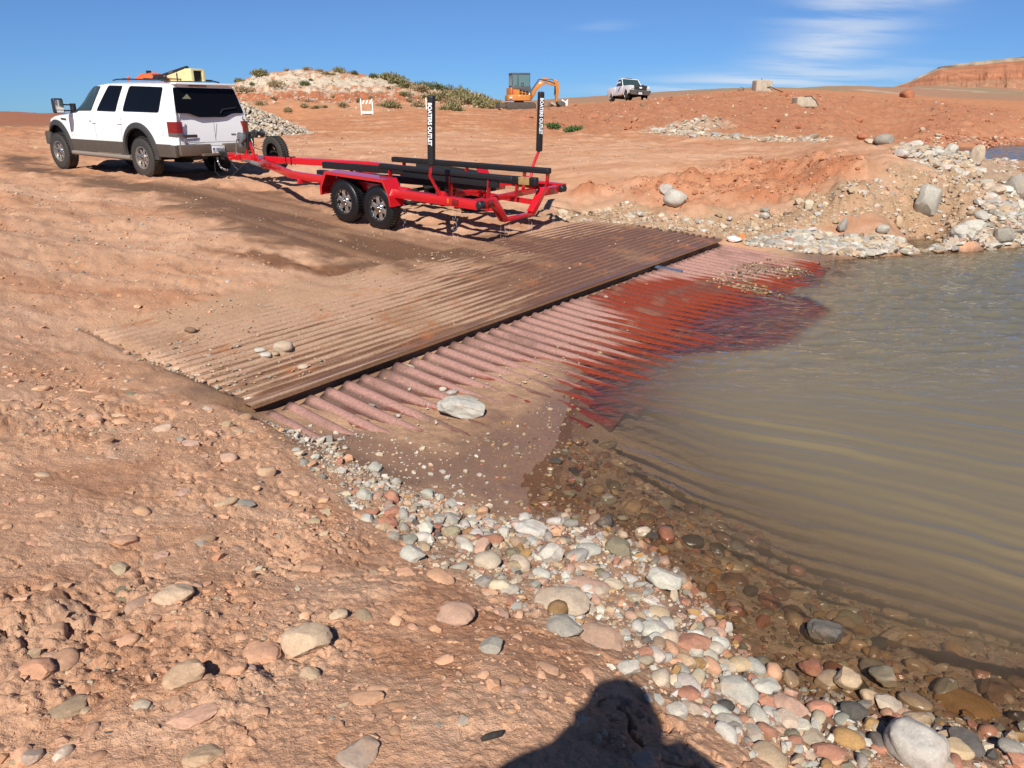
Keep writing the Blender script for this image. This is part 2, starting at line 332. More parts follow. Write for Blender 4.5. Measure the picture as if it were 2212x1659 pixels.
Z_red2 = cpoly([(1090,243),(1200,236),(1330,222),(1500,208),(1640,200),(1740,203),(1877,212),(2000,218),(2212,241),(2212,299),(2000,306),(1900,300),(1700,292),(1500,280),(1250,288),(1150,270)])
Z_paver = cpoly([(1380,285),(1470,268),(1555,258),(1560,274),(1500,290),(1640,296),(1800,300),(1780,308),(1600,304),(1480,296)])
Z_hill = cpoly([(440,228),(500,188),(560,165),(640,155),(760,163),(850,176),(950,197),(1040,213),(1085,229),(1000,228),(900,222),(800,221),(690,221),(560,221),(500,226)])
Z_hillfoot = cpoly([(440,230),(560,218),(700,217),(900,216),(1050,228),(1080,234),(900,236),(700,234),(500,236)])
Z_cob = cpoly([(600,890),(700,925),(770,985),(860,1040),(980,1085),(1090,1120),(1150,1110),(1240,1130),(1400,1180),(1520,1290),(1600,1390),(1740,1480),(1860,1520),(2212,1580),(2212,1659),(1720,1659),(1560,1610),(1430,1540),(1330,1470),(1280,1400),(1180,1340),(1060,1290),(960,1230),(880,1180),(800,1130),(700,1040),(590,950)])
wob = fbm(GX * 1.1, GY * 1.1, 5, 4); wobs = fbm(GX * 5, GY * 5, 9, 3)
def zone(poly, soft, wamp):
    s = sdpoly(GX, GY, poly); k = np.clip(RR / 6.0, .5, 6)
    return sstep(-soft, soft, s + wob * wamp + wobs * wamp * .35)
m_track = zone(Z_track, .45, .5); m_streak = zone(Z_streak, .2, .25); m_mud = zone(Z_mud, .18, .16); m_mat = zone(Z_matmud, .25, .3)
m_tan = zone(Z_tan, .5, .6); m_rub = zone(Z_rub, .4, .5); m_road = zone(Z_road, 2.0, 1.6); m_red1 = zone(Z_red1, .7, .8); m_red2 = zone(Z_red2, 2.5, 2.2)
m_pav = zone(Z_paver, .8, 1.2); m_hill = zone(Z_hill, 1.5, 2.4); m_hf = zone(Z_hillfoot, 3, 2); m_cob = zone(Z_cob, .12, .12)
U, Vv = ramp_uv(GX, GY)
ripple = fbm(GX * 2.2, GY * 2.2, 21, 5)

# --- relief
near = np.exp(-(RR / 22.0) ** 2); lum = 1 - .85 * np.maximum.reduce([m_track, m_mud, m_mat])
lum = lum * (1 - .55 * m_road)
NRW = int(np.searchsorted(rad, 13.0))
def nearf(fn):
    r = fn(GX[:NRW], GY[:NRW]); r = r if isinstance(r, tuple) else (r,)
    out = []
    for v in r: q = np.zeros(GX.shape); q[:NRW] = v; out.append(q)
    return out if len(out) > 1 else out[0]
w1, id1 = nearf(lambda x, y: worley(x * 6.5, y * 6.5, 3)); w2, id2 = nearf(lambda x, y: worley(x * 15, y * 15, 4)); w3, id3 = nearf(lambda x, y: worley(x * 34, y * 34, 8))
left = sstep(9.5, 4.0, RR) * sstep(.15, .34, GZ)
Z = GZ.copy()
Z += (fbm(GX * .9, GY * .9, 31, 4) * .035) * np.clip(RR / 6, .35, 2.2) * lum * sstep(-.1, .3, GZ + .2) * (1 - .85 * sstep(.45, .05, GZ) * sstep(8, 11, RR))
midg = sstep(5, 9, RR) * sstep(75, 45, RR) * sstep(.05, .35, GZ)
Z += midg * lum * (fbm(GX * 2.6, GY * 2.6, 36, 5, .62) * .022 * np.clip(RR / 14, .5, 2.2) - sstep(.09, 0, np.abs(fbm(GX * .6, GY * .6, 38, 4))) * .018)
Z += lum * near * (.0065 * nearf(lambda x, y: fbm(x * 9, y * 9, 33, 4)))
rough_ = sstep(-.25, .30, fbm(GX * .62 + 5, GY * .62, 48, 4)); clod = sstep(-.02, .55, fbm(GX * 1.7, GY * 1.7, 41, 4) + .30 * (rough_ - .4))
left_ = left; left = left * (.30 + .70 * rough_)
crk = np.abs(nearf(lambda x, y: fbm(x * 2.7, y * 2.7, 43, 6))); crack = sstep(.085, .0, crk) * sstep(-.05, .35, nearf(lambda x, y: fbm(x * .9, y * .9, 44, 3)))
Z += lum * left * (clod * ((.5 - w1) * .016 + (.5 - w2) * (.018 + .016 * id1)) + ((.45 - w3) * .012 + (id3 - .5) * .013) * (.35 + .65 * clod) + (id2 - .5) * .016 * clod * sstep(.62, .45, w2) - crack * .042) + lum * left * .022 * nearf(lambda x, y: np.sign(fbm(x * 2.1, y * 2.1, 47, 5)) * np.abs(fbm(x * 2.1, y * 2.1, 47, 5)) ** .6)
Z += lum * left * np.abs(nearf(lambda x, y: fbm(x * 22, y * 22, 46, 3))) * .008
Z += lum * (1 - left) * near * ((.5 - w2) * .010 + (.5 - w1) * .006)
left = left_
# churned berms
berm = np.maximum(m_red1, m_red2 * .9); far_l = sstep(12, 30, RR) * sstep(140, 80, RR)
Z += berm * (fbm(GX * .8, GY * .8, 51, 6, .62) * .16 + np.abs(fbm(GX * 3.5, GY * 3.5, 53, 4)) * .07 * np.clip(RR / 25, .7, 2) + (.5 - worley(GX * 1.7, GY * 1.7, 6)[0]) * .10)
Z += m_tan * sstep(.12, .6, GZ) * (fbm(GX * 1.6, GY * 1.6, 57, 6, .6) * .10 + (.5 - worley(GX * 4, GY * 4, 7)[0]) * .06 + np.abs(fbm(GX * 3.2, GY * 3.2, 58, 5, .6)) * .13)
Z += far_l * (1 - berm) * (1 - m_hill) * fbm(GX * .5, GY * .5, 61, 4) * .05 * sstep(.3, 1.0, GZ)
strata = np.sin(GZ * 9.0 + fbm(GX * .12, GY * .12, 66, 3) * 2.2)
Z += m_hill * (fbm(GX * .55, GY * .55, 63, 6, .6) * .30 + strata * .13 + np.abs(fbm(GX * 1.6, GY * 1.6, 64, 3)) * .16)
# wheel ruts along the driving line
du = -(GX - TR_T[0]) * TR_B[0, 1] + (GY - TR_T[1]) * TR_B[0, 0]
rut = sum(np.exp(-((np.abs(du + wob * .18) - c) / .16) ** 2) for c in (1.05,)) * m_track
Z -= rut * .022
Z += m_track * fbm(du * 3.2, (GX + GY) * .25, 71, 4) * .016
# far hills: gullies
farm = sstep(120, 400, RR)
Z += farm * (fbm(GX * .012, GY * .012, 81, 6) * 2.2 * np.clip(RR / 700, .1, 3) * np.clip(RR / 700, 0, 1))
Z -= sstep(-.02, -.3, GZ) * 0.0
# eroded lip where the dirt bank drops to the cobbles
# --- the steel ramp: earth lies in and over the sheets
inmat = sstep(-.12, .02, U) * sstep(RL + .25, RL - .1, U) * sstep(RW + .25, RW, Vv)
mudtop = -0.019 + .029 * sstep(.9, 2.3, Vv + .45 * ripple) * sstep(8.2, 4.0, U) * (1 - .62 * sstep(1.8, .4, U)) + .020 * sstep(.35, .9, fbm(GX * .8 + 3, GY * .8, 91, 3) + .75 * sstep(.8, 2.2, Vv)) + .016 * sstep(.75, .1, U) * sstep(1.5, .9, Vv) + .010 * sstep(2.0, 2.6, Vv)
mudtop += .009 * m_mat
mudtop += .005 * fbm(U * 1.2, Vv * 14, 93, 3) + .004 * ripple
upz = mat_plane(U, Vv) + mudtop
on = inmat * sstep(.06, .10, Vv)
Z = np.where(on > 0, Z * (1 - on) + upz * on, Z)
vend = -.62 - 1.9 * sstep(2.2, 4.6, U) * (1 - .72 * sstep(6.2, 7.4, U))
lowm = sstep(-.35, .05, U) * sstep(RL + .4, RL, U) * sstep(.10, .06, Vv) * sstep(vend - .45, vend, Vv)
lu = U - Vv * (LDIR @ RU) / (LDIR @ RV)          # coordinate across the lower corrugations
lowz = low_plane(lu, Vv) - .030 + .032 * sstep(.35, .9, fbm(GX * 1.1 + 8, GY * 1.1, 95, 3) + .55 * sstep(6.6, 7.6, lu) * sstep(8.6, 8.0, lu) + .5 * np.exp(-((lu - 4.55) / .18) ** 2) + .9 * sstep(6.2, 7.2, lu) * sstep(-.55, -1.05, Vv)) + .022 * sstep(5.9, 6.9, lu) * sstep(-.70, -1.15, Vv) + .045 * sstep(.55, -.1, lu) + .012 * sstep(-.9, -1.35, Vv) * sstep(2.8, .8, lu) + .004 * ripple
Z = Z * (1 - lowm) + np.minimum(lowz, np.maximum(Z, lowz - .02)) * lowm
slot = sstep(.11, .07, Vv) * sstep(-.10, -.05, Vv) * sstep(.0, .25, U) * sstep(RL + .2, RL, U)
Z = Z * (1 - slot) + np.minimum(Z, LZ0 - .03) * slot

# --- colour (albedo)
def lay(c, m, new): return c * (1 - m[..., None]) + np.array(new) * m[..., None]
colr = np.empty(GX.shape + (3,)); colr[:] = (.50, .284, .172)
pat = sstep(-.25, .45, fbm(GX * .35, GY * .35, 101, 4)); colr = lay(colr, pat * .5 * (RR < 30), (.50, .305, .20))
fine = sstep(.1, .7, fbm(GX * 2.6, GY * 2.6, 103, 4)); colr = lay(colr, fine * .55 * near, (.43, .205, .105))
colr = lay(colr, sstep(10, 40, RR), (.43, .195, .098))
colr = lay(colr, m_road * .85, (.52, .285, .165)); colr = lay(colr, m_road * .5 * sstep(.1, .5, fbm(GX * .3, GY * 1.4, 105, 4)), (.45, .20, .10))
dampc = nearf(lambda x, y: sstep(.15, .55, fbm(x * 1.1 + 9, y * 1.1, 145, 5))); colr = lay(colr, dampc * left * .5, (.36, .165, .085))
palec = nearf(lambda x, y: sstep(.1, .6, fbm(x * 2.0 + 3, y * 2.0, 147, 5))); colr = lay(colr, palec * left * .45, (.56, .36, .24))
strk = fbm(GX * .22 + GY * .03, GY * 1.1, 141, 5)
colr = lay(colr, midg * sstep(.1, .6, strk) * .45, (.37, .165, .085)); colr = lay(colr, midg * sstep(-.15, -.6, strk) * .5, (.58, .36, .235))
colr = lay(colr, m_red1, (.435, .20, .105)); colr = lay(colr, m_red1 * .6 * sstep(0, .6, fbm(GX * .9, GY * .9, 107, 4)), (.36, .125, .055))
colr = lay(colr, m_red2, (.375, .162, .086)); colr = lay(colr, m_red2 * .55 * sstep(.05, .6, fbm(GX * .25, GY * .4, 109, 5)), (.40, .20, .11))
colr = lay(colr, m_tan, (.385, .25, .150)); colr = lay(colr, m_tan * .45 * sstep(0, .6, ripple), (.34, .19, .105))
colr = lay(colr, m_rub * .85, (.36, .26, .175)); colr = lay(colr, m_pav * .7, (.42, .31, .21))
colr = lay(colr, m_hf * .7, (.44, .23, .13))
hcol = np.where((np.sin(GZ * 4.6 + wob * 1.6) > .86)[..., None], np.array((.40, .19, .10)), np.array((.50, .41, .305)))
hred = m_hill * sstep(4.3, 3.6, GZ + .5 * wob); hcol = lay(hcol, hred, (.37, .13, .06))
colr = colr * (1 - m_hill[..., None]) + hcol * m_hill[..., None]
colr = lay(colr, m_cob * .55, (.33, .215, .14))
tr = m_track * (.55 + .45 * sstep(-.5, .3, fbm(du * 2.1, (GX + GY) * .16, 111, 4)))
tr = tr * (1 - .4 * sstep(.3, .75, fbm(du * 1.5 + 4, (GX - GY) * .3, 113, 4)))
colr = lay(colr, tr * .95, (.20, .108, .060)); colr = lay(colr, m_streak * .85, (.25, .115, .05))
colr = lay(colr, m_mat * .92, (.315, .185, .108)); colr = lay(colr, m_mud, (.285, .172, .108))
dryc = np.array((.455, .275, .168)); dm = inmat * (1 - m_mat) * (1 - m_track); colr = colr * (1 - dm[..., None]) + dryc * dm[..., None]
bed = sstep(.0, -.03, GZ); colr = lay(colr, bed * .85, (.36, .25, .16))
# plain beyond: sage and clay bands
fz = sstep(110, 170, RR); vg = sstep(-.15, .45, fbm(GX * .02, GY * .006, 121, 4))
colr = lay(colr, fz, (.34, .19, .115)); colr = lay(colr, fz * vg * .75, (.26, .215, .12)); colr = lay(colr, fz * sstep(.35, .6, fbm(GX * .03, GY * .012, 123, 3)) * .6, (.47, .36, .26))
colr = lay(colr, sstep(250, 350, RR) * sstep(0, -40, GX) * .9, (.30, .115, .062))
wet = np.clip(np.maximum.reduce([tr * .5, m_streak * .5, m_mat * (.26 + .34 * sstep(1.5, .7, Vv) * sstep(-.3, .3, ripple)), m_mud * (.70 + .25 * sstep(.09, .02, GZ)), sstep(.055, .005, GZ + .012 * wobs) * sstep(60, 20, RR), sstep(.25, .05, GZ) * sstep(40, 45, RR) * sstep(75, 60, RR) * .8]), 0, 1)
wet = np.maximum(wet, sstep(.11, .04, Z) * m_cob * .9); wet = np.where(GZ < -.014, np.minimum(wet, .68 - .42 * sstep(-.014, -.06, GZ)), wet)
bd = sstep(.05, .5, fbm(GX * 1.2 + 2, GY * 2.2, 131, 3)); wet = np.maximum(wet, m_tan * sstep(.55, .38, GZ) * .4 * bd)
V3 = np.stack([GX, GY, Z], -1).reshape(-1, 3)
idx = np.arange(nr_ * na_).reshape(nr_, na_)
jn = np.roll(np.arange(na_), -1)
F = np.stack([idx[:-1, :], idx[:-1][:, jn], idx[1:][:, jn], idx[1:, :]], -1).reshape(-1, 4)
V3 = np.vstack([V3, [[0, 0, float(Z[0].mean())]]]); cap = np.stack([idx[0], np.full(na_, len(V3) - 1), np.full(na_, len(V3) - 1), idx[0][jn]], -1)
me = np_mesh('ground', V3, F, gm)
set_col(me, np.vstack([colr.reshape(-1, 3), [[.45, .24, .13]]])); set_f(me, 'wet', np.append(wet.ravel(), 0))
ground = link(bpy.data.objects.new('ground', me)); tag(ground, kind='structure')
print('ground verts', len(V3), nr_, na_)
# height lookup on the finished ground (bilinear in the polar grid)
_lr = np.log(rad)
def gz(x, y):
    x = np.asarray(x, float); y = np.asarray(y, float); r = np.hypot(x, y); a = np.degrees(np.arctan2(x, y))
    i = np.clip(np.searchsorted(rad, r) - 1, 0, nr_ - 2); j = np.clip(np.searchsorted(az, a) - 1, 0, na_ - 2)
    fr = np.clip((r - rad[i]) / (rad[i + 1] - rad[i]), 0, 1); fa = np.clip((a - az[j]) / (az[j + 1] - az[j]), 0, 1)
    return (Z[i, j] * (1 - fa) + Z[i, j + 1] * fa) * (1 - fr) + (Z[i + 1, j] * (1 - fa) + Z[i + 1, j + 1] * fa) * fr
def gval(arr, x, y):
    r = np.hypot(x, y); a = np.degrees(np.arctan2(x, y)); i = np.clip(np.searchsorted(rad, r), 0, nr_ - 1); j = np.clip(np.searchsorted(az, a), 0, na_ - 1); return arr[i, j]
def castg(px, py):                       # photo point -> finished ground
    d = ray(px, py); t = _ts; x = d[0] * t; y = d[1] * t; z = CAM_H + d[2] * t; h = z - gz(x, y); s = np.where(h < 0)[0]
    if len(s) == 0: return None
    i = max(s[0], 1); f = h[i - 1] / (h[i - 1] - h[i] + 1e-9); tt = t[i - 1] + f * (t[i] - t[i - 1]); return np.array([d[0] * tt, d[1] * tt, CAM_H + d[2] * tt])

# ------------------------------------------------------------------ lake
wm = bpy.data.materials.new('murky_water'); wm.use_nodes = True; nt = wm.node_tree; N = nt.nodes; L = nt.links; N.clear()
out = N.new('ShaderNodeOutputMaterial'); dep = N.new('ShaderNodeAttribute'); dep.attribute_name = 'depth'
tcg = N.new('ShaderNodeTexCoord')
def wmth(op, a, b=None, clamp=False):
    n = N.new('ShaderNodeMath'); n.operation = op; n.use_clamp = clamp
    for i, v in enumerate((a, b)):
        if v is None: continue
        if isinstance(v, (int, float)): n.inputs[i].default_value = v
        else: L.new(v, n.inputs[i])
    return n.outputs[0]
op_ = wmth('SUBTRACT', 1.0, wmth('POWER', 2.718, wmth('MULTIPLY', wmth('POWER', wmth('DIVIDE', dep.outputs['Fac'], .215), 1.8), -1.0)), True)
tr_ = N.new('ShaderNodeBsdfTransparent'); tr_.inputs[0].default_value = (.93, .88, .80, 1)
df = N.new('ShaderNodeBsdfDiffuse'); ramp = N.new('ShaderNodeValToRGB'); L.new(wmth('MULTIPLY', dep.outputs['Fac'], .9), ramp.inputs[0])
ramp.color_ramp.elements[0].color = (.24, .160, .094, 1); ramp.color_ramp.elements[1].color = (.152, .133, .084, 1)
e = ramp.color_ramp.elements.new(.3); e.color = (.187, .146, .088, 1)
L.new(ramp.outputs[0], df.inputs[0])
mxa = N.new('ShaderNodeMixShader'); L.new(op_, mxa.inputs[0]); L.new(tr_.outputs[0], mxa.inputs[1]); L.new(df.outputs[0], mxa.inputs[2])
gl = N.new('ShaderNodeBsdfGlossy'); gl.inputs['Roughness'].default_value = .04
fr_ = N.new('ShaderNodeFresnel'); fr_.inputs['IOR'].default_value = 1.333
mpw = N.new('ShaderNodeMapping'); mpw.inputs['Rotation'].default_value = (0, 0, R(-27)); mpw.inputs['Scale'].default_value = (1.0, 2.6, 1); L.new(tcg.outputs['Object'], mpw.inputs[0])
nw = N.new('ShaderNodeTexNoise'); nw.inputs['Scale'].default_value = 2.6; nw.inputs['Detail'].default_value = 5; nw.inputs['Roughness'].default_value = .55; nw.inputs['Distortion'].default_value = .8; L.new(mpw.outputs[0], nw.inputs['Vector'])
calm = N.new('ShaderNodeAttribute'); calm.attribute_name = 'chop'
bw = N.new('ShaderNodeBump'); bw.inputs['Distance'].default_value = .05; L.new(wmth('MULTIPLY', calm.outputs['Fac'], .8), bw.inputs['Strength']); L.new(nw.outputs[0], bw.inputs['Height'])
for n_ in (gl, fr_): L.new(bw.outputs[0], n_.inputs['Normal'])
mxb = N.new('ShaderNodeMixShader'); L.new(fr_.outputs[0], mxb.inputs[0]); L.new(mxa.outputs[0], mxb.inputs[1]); L.new(gl.outputs[0], mxb.inputs[2]); L.new(mxb.outputs[0], out.inputs[0])
wr = [1.4]
while wr[-1] < 75: wr.append(wr[-1] + min(.0065 * wr[-1] + .003, .3))
wr = np.array(wr); wa = np.radians(np.concatenate([np.arange(-14, 46, .16), np.arange(46, 130, 2.0)]))
WR, WA = np.meshgrid(wr, wa, indexing='ij'); WX = WR * np.sin(WA); WY = WR * np.cos(WA)
wdep = -gz(WX, WY)
nvec = np.array([-.46, -.888]); ph = WX * nvec[0] + WY * nvec[1] + .24 * np.clip(1.7 - WX, 0, 3) ** 1.6
ph = ph + .10 * fbm(WX * .55, WY * .55, 201, 3) + .03 * fbm(WX * 2, WY * 2, 203, 2)
env = sstep(.25, .9, WX) * sstep(6.9, 5.2, WY) * sstep(.05, .19, wdep) * (.35 + .65 * sstep(-.3, .5, fbm(WX * .8, WY * .8, 205, 3)))
cr = lambda q, k=3.0: 2.2 * np.exp(k * (np.sin(q) - 1)) - .6
wz = .0092 * env * (cr(ph * 2 * np.pi / .30) * (.6 + .4 * np.sin(ph * 2 * np.pi / 1.15)) + .45 * cr(ph * 2 * np.pi / .165 + 1.3) + .35 * np.sin(ph * 2 * np.pi / .62 + .4))
ch = sstep(5.0, 7.5, WY) * sstep(.0, .15, wdep)
wz += ch * (.026 * fbm(WX * 1.5, WY * 2.6, 211, 4) + .007 * fbm(WX * 5, WY * 8, 213, 3)) * np.clip(WR / 10, .5, 1.5)
wz += .0012 * fbm(WX * 4, WY * 6, 215, 3) * sstep(.0, .1, wdep)
wi = np.arange(WX.size).reshape(WX.shape)
wf = np.stack([wi[:-1, :-1], wi[:-1, 1:], wi[1:, 1:], wi[1:, :-1]], -1).reshape(-1, 4)
keep = (wdep.ravel()[wf] > -.035).any(1); wf = wf[keep]; used = np.unique(wf); rm = np.full(WX.size, -1); rm[used] = np.arange(len(used))
me = np_mesh('lake_water', np.stack([WX, WY, wz], -1).reshape(-1, 3)[used], rm[wf], wm)
set_f(me, 'depth', np.clip(wdep, 0, 3).ravel()[used]); set_f(me, 'chop', (.03 * sstep(.03, .2, wdep) + .97 * sstep(5.0, 7.0, WY) * sstep(-.03, .10, wdep)).ravel()[used])
lake = link(bpy.data.objects.new('lake_water', me)); tag(lake, kind='structure')

# ------------------------------------------------------------------ stones: shapes
def ico(sub):
    bm = bmesh.new(); bmesh.ops.create_icosphere(bm, subdivisions=sub, radius=1.0)
    bm.verts.ensure_lookup_table(); V = np.array([v.co[:] for v in bm.verts]); F = np.array([[v.index for v in f.verts] for f in bm.faces]); bm.free(); return V, F
ICO = {k: ico(k) for k in (1, 2, 3, 4)}
def rock_verts(rng, sub, ang):
    """unit-ish stone: ang 0 = water-worn cobble, 1 = broken block"""
    V, F = ICO[sub]; V = V.copy()
    p = 2.0 + 1.1 * rng.random() * (1 - ang * .5)
    n = np.sum(np.abs(V) ** p, 1) ** (1 / p); V = V / n[:, None]
    k = int(3 + 8 * ang)
    for _ in range(k):
        d = rng.normal(size=3); d /= np.linalg.norm(d); h = (.62 + .3 * rng.random()) if ang > .4 else (.74 + .24 * rng.random())
        s = V @ d; o = np.maximum(s - h, 0) * (.95 if ang > .4 else .75); V -= o[:, None] * d
    if sub >= 2:
        f = 2.2; sd = int(rng.integers(1000))
        amp = .05 + .05 * ang
        q = fbm(V[:, 0] * f + V[:, 2] * 1.7, V[:, 1] * f - V[:, 2] * 1.3, sd, 4 if sub > 2 else 2)
        V *= (1 + amp * q)[:, None]
    else:
        V *= (1 + .10 * rng.normal(size=len(V)))[:, None]
    return V
rng = np.random.default_rng(7)
LIB = {}
for sub in (1, 2, 3):
    LIB[sub] = [rock_verts(rng, sub, a) for a in ([0.05, .2, .3, .35, .4, .25] + [.6, .8, .9, 1.0, .7])]
# stone material: colour from the stone (vertex colour x object colour), speckle, veins, darker and glossier where the lake wets it
sm, nt, b = nmat('stone'); N = nt.nodes; L = nt.links
at = N.new('ShaderNodeAttribute'); at.attribute_name = 'col'; oi = N.new('ShaderNodeObjectInfo'); tcg = N.new('ShaderNodeTexCoord'); geo = N.new('ShaderNodeNewGeometry'); sepz = N.new('ShaderNodeSeparateXYZ'); L.new(geo.outputs['Position'], sepz.inputs[0])
def gn2(scale, det, rough):
    n = N.new('ShaderNodeTexNoise'); n.inputs['Scale'].default_value = scale; n.inputs['Detail'].default_value = det; n.inputs['Roughness'].default_value = rough; L.new(geo.outputs['Position'], n.inputs['Vector']); return n
s1 = gn2(26, 6, .7); s2 = gn2(130, 4, .7); s3 = gn2(9, 3, .5)
mm = N.new('ShaderNodeMixRGB'); mm.blend_type = 'MULTIPLY'; mm.inputs[0].default_value = 1; L.new(at.outputs['Color'], mm.inputs[1]); L.new(oi.outputs['Color'], mm.inputs[2])
def mulx(c, src, a, b_, lo, hi):
    r = N.new('ShaderNodeMapRange'); r.inputs[1].default_value = a; r.inputs[2].default_value = b_; r.inputs[3].default_value = lo; r.inputs[4].default_value = hi; L.new(src, r.inputs[0])
    m = N.new('ShaderNodeMixRGB'); m.blend_type = 'MULTIPLY'; m.inputs[0].default_value = 1; L.new(c, m.inputs[1]); L.new(r.outputs[0], m.inputs[2]); return m.outputs[0]
c = mulx(mm.outputs[0], s1.outputs[0], .3, .7, .78, 1.14); c = mulx(c, s2.outputs[0], .3, .7, .82, 1.12)
stain = N.new('ShaderNodeMixRGB'); rs = N.new('ShaderNodeMapRange'); rs.inputs[1].default_value = .55; rs.inputs[2].default_value = .75; rs.inputs[4].default_value = .5; L.new(s3.outputs[0], rs.inputs[0]); L.new(rs.outputs[0], stain.inputs[0]); L.new(c, stain.inputs[1]); stain.inputs[2].default_value = (.42, .25, .15, 1)
wz_ = N.new('ShaderNodeMapRange'); wz_.inputs[1].default_value = .045; wz_.inputs[2].default_value = .018; L.new(sepz.outputs[2], wz_.inputs[0])
wetm = N.new('ShaderNodeMixRGB'); wetm.blend_type = 'MULTIPLY'; L.new(wz_.outputs[0], wetm.inputs[0]); L.new(stain.outputs[0], wetm.inputs[1]); wetm.inputs[2].default_value = (.66, .60, .52, 1)
L.new(wetm.outputs[0], b.inputs['Base Color'])
rw = N.new('ShaderNodeMapRange'); rw.inputs[3].default_value = .9; rw.inputs[4].default_value = .22; L.new(wz_.outputs[0], rw.inputs[0]); L.new(rw.outputs[0], b.inputs['Roughness']); b.inputs['Specular IOR Level'].default_value = .35
bp = N.new('ShaderNodeBump'); bp.inputs['Strength'].default_value = .5; bp.inputs['Distance'].default_value = .006; L.new(s1.outputs[0], bp.inputs['Height']); L.new(bp.outputs[0], b.inputs['Normal'])
PAL = dict(white=(.47, .425, .36), cream=(.45, .36, .26), tan=(.42, .30, .19), grey=(.285, .255, .21), lgrey=(.40, .37, .315), dark=(.10, .088, .075), red=(.36, .165, .105), pink=(.43, .265, .19), olive=(.21, .175, .115), ochre=(.36, .21, .085), brown=(.22, .135, .085), dirt=(.50, .285, .172), dirt2=(.45, .23, .13), deep=(.36, .135, .065))
def pick(rng, mix, n):
    names = list(mix); p = np.array([mix[k] for k in names], float); p /= p.sum()
    c = np.array([PAL[k] for k in names])[rng.choice(len(names), n, p=p)]
    return c * (1 + .13 * rng.normal(size=(n, 1))) * (1 + .018 * rng.normal(size=(n, 3)))
def inpoly(poly, n, rng, bias=None):
    lo = poly.min(0); hi = poly.max(0); out = []
    while sum(map(len, out)) < n:
        q = lo + (hi - lo) * rng.random((n * 3, 2)); q = q[sdpoly(q[:, 0], q[:, 1], poly) > 0]
        if bias is not None: q = q[rng.random(len(q)) < bias(q[:, 0], q[:, 1])]
        out.append(q)
    return np.vstack(out)[:n]
def sizes(rng, n, lo, hi, k=2.3):
    u = rng.random(n); a = lo ** (1 - k); return (a + u * (hi ** (1 - k) - a)) ** (1 / (1 - k))
STONES = []       # (zone, pos, scale3, yaw, tilt, colour, angularity)
def scatter(zone, pts, sz, cols, sink, flat=(.5, .8), ang=.2, zadd=0.0):
    n = len(pts); z = gz(pts[:, 0], pts[:, 1]) + zadd
    fl = rng.uniform(*flat, n); el = rng.uniform(.62, .95, n)
    sk = rng.uniform(*sink, n)
    for i in range(n):
        s = sz[i] * .5; sc = (s * 1.12, s * el[i], s * fl[i])
        STONES.append((zone, (pts[i, 0], pts[i, 1], z[i] + sc[2] * (1 - 2 * sk[i])), sc, rng.uniform(0, 6.283), rng.normal(0, .16, 2), cols[i], rng.random() < ang))
SHORE = dict(white=2.8, cream=2.6, tan=2.0, lgrey=2.8, grey=1.9, red=1.2, pink=1.1, olive=.7, dark=.5, dirt=.8, ochre=.4)
# dirt bank: stones half buried and coated with the same dust
P_left = cpoly([(0,1659),(0,760),(200,770),(400,850),(560,900),(700,1010),(830,1120),(980,1230),(1150,1330),(1260,1420),(1300,1500),(1450,1600),(1480,1659)])
dens = lambda x, y: np.clip(.35 + .9 * fbm(x * 1.3, y * 1.3, 301, 3), .05, 1)
q = inpoly(P_left, 6800, rng, dens); scatter('dirt', q, sizes(rng, 6800, .007, .065, 2.9), pick(rng, dict(dirt=12, dirt2=3, tan=1.1, pink=.5, grey=.2, cream=.4, dark=.06), 6800), (.42, .8), (.5, .85), .7)
q = inpoly(P_left, 190, rng); scatter('dirt', q, sizes(rng, 190, .05, .13, 2.2), pick(rng, dict(dirt=8, tan=2, pink=.7, grey=.4, olive=.2, cream=.4), 190), (.55, .84), (.35, .6), .6)
P_mid = cpoly([(0,750),(0,380),(150,400),(330,440),(520,530),(640,600),(560,660),(300,700),(180,720)])
q = inpoly(P_mid, 2300, rng); scatter('dirt', q, sizes(rng, 2300, .012, .07, 2.9), pick(rng, dict(dirt=5, dirt2=2, cream=1, lgrey=.7, grey=.8, dark=.5), 2300), (.25, .5), (.45, .8), .4)
P_trk = cpoly([(105,365),(480,405),(760,484),(1210,508),(1100,572),(850,600),(560,510),(300,425)])
q = inpoly(P_trk, 1100, rng); scatter('dirt', q, sizes(rng, 1100, .012, .055, 3.0), pick(rng, dict(brown=4, tan=1, cream=.5, grey=.7), 1100), (.3, .55), (.4, .7), .3)
# cobbles along the waterline
cb = lambda x, y: np.clip(.25 + 1.1 * sstep(.35, .03, gz(x, y)), 0, 1) * (.12 + .88 * sstep(4.7, 3.4, y))
q = inpoly(Z_cob, 4300, rng, cb); scatter('cobble', q, sizes(rng, 4300, .009, .10, 2.45), pick(rng, SHORE, 4300), (.15, .5), (.45, .85), .6)
q = inpoly(Z_cob, 420, rng, cb); scatter('cobble', q, sizes(rng, 420, .045, .115, 2.6), pick(rng, SHORE, 420), (.15, .45), (.4, .75), .6)
P_bed = cpoly([(1130,1100),(1220,940),(1320,960),(1520,1090),(1720,1210),(1950,1320),(2212,1380),(2212,1600),(2000,1575),(1850,1530),(1700,1490),(1590,1400),(1500,1290),(1400,1180),(1250,1130)])
q = inpoly(P_bed, 3000, rng); scatter('bed', q, sizes(rng, 3000, .012, .13, 2.3), pick(rng, dict(tan=2, cream=1.2, brown=2, red=1.2, olive=1, grey=1, ochre=1, dark=.6), 3000), (.2, .5), (.45, .75), .3)
q = inpoly(Z_mud, 520, rng); scatter('mudflat', q, sizes(rng, 520, .010, .055, 2.4), pick(rng, dict(white=2, cream=2, lgrey=1.5, grey=1, tan=1, red=.6, dark=.3, ochre=.4), 520), (.15, .45), (.45, .8), .25)
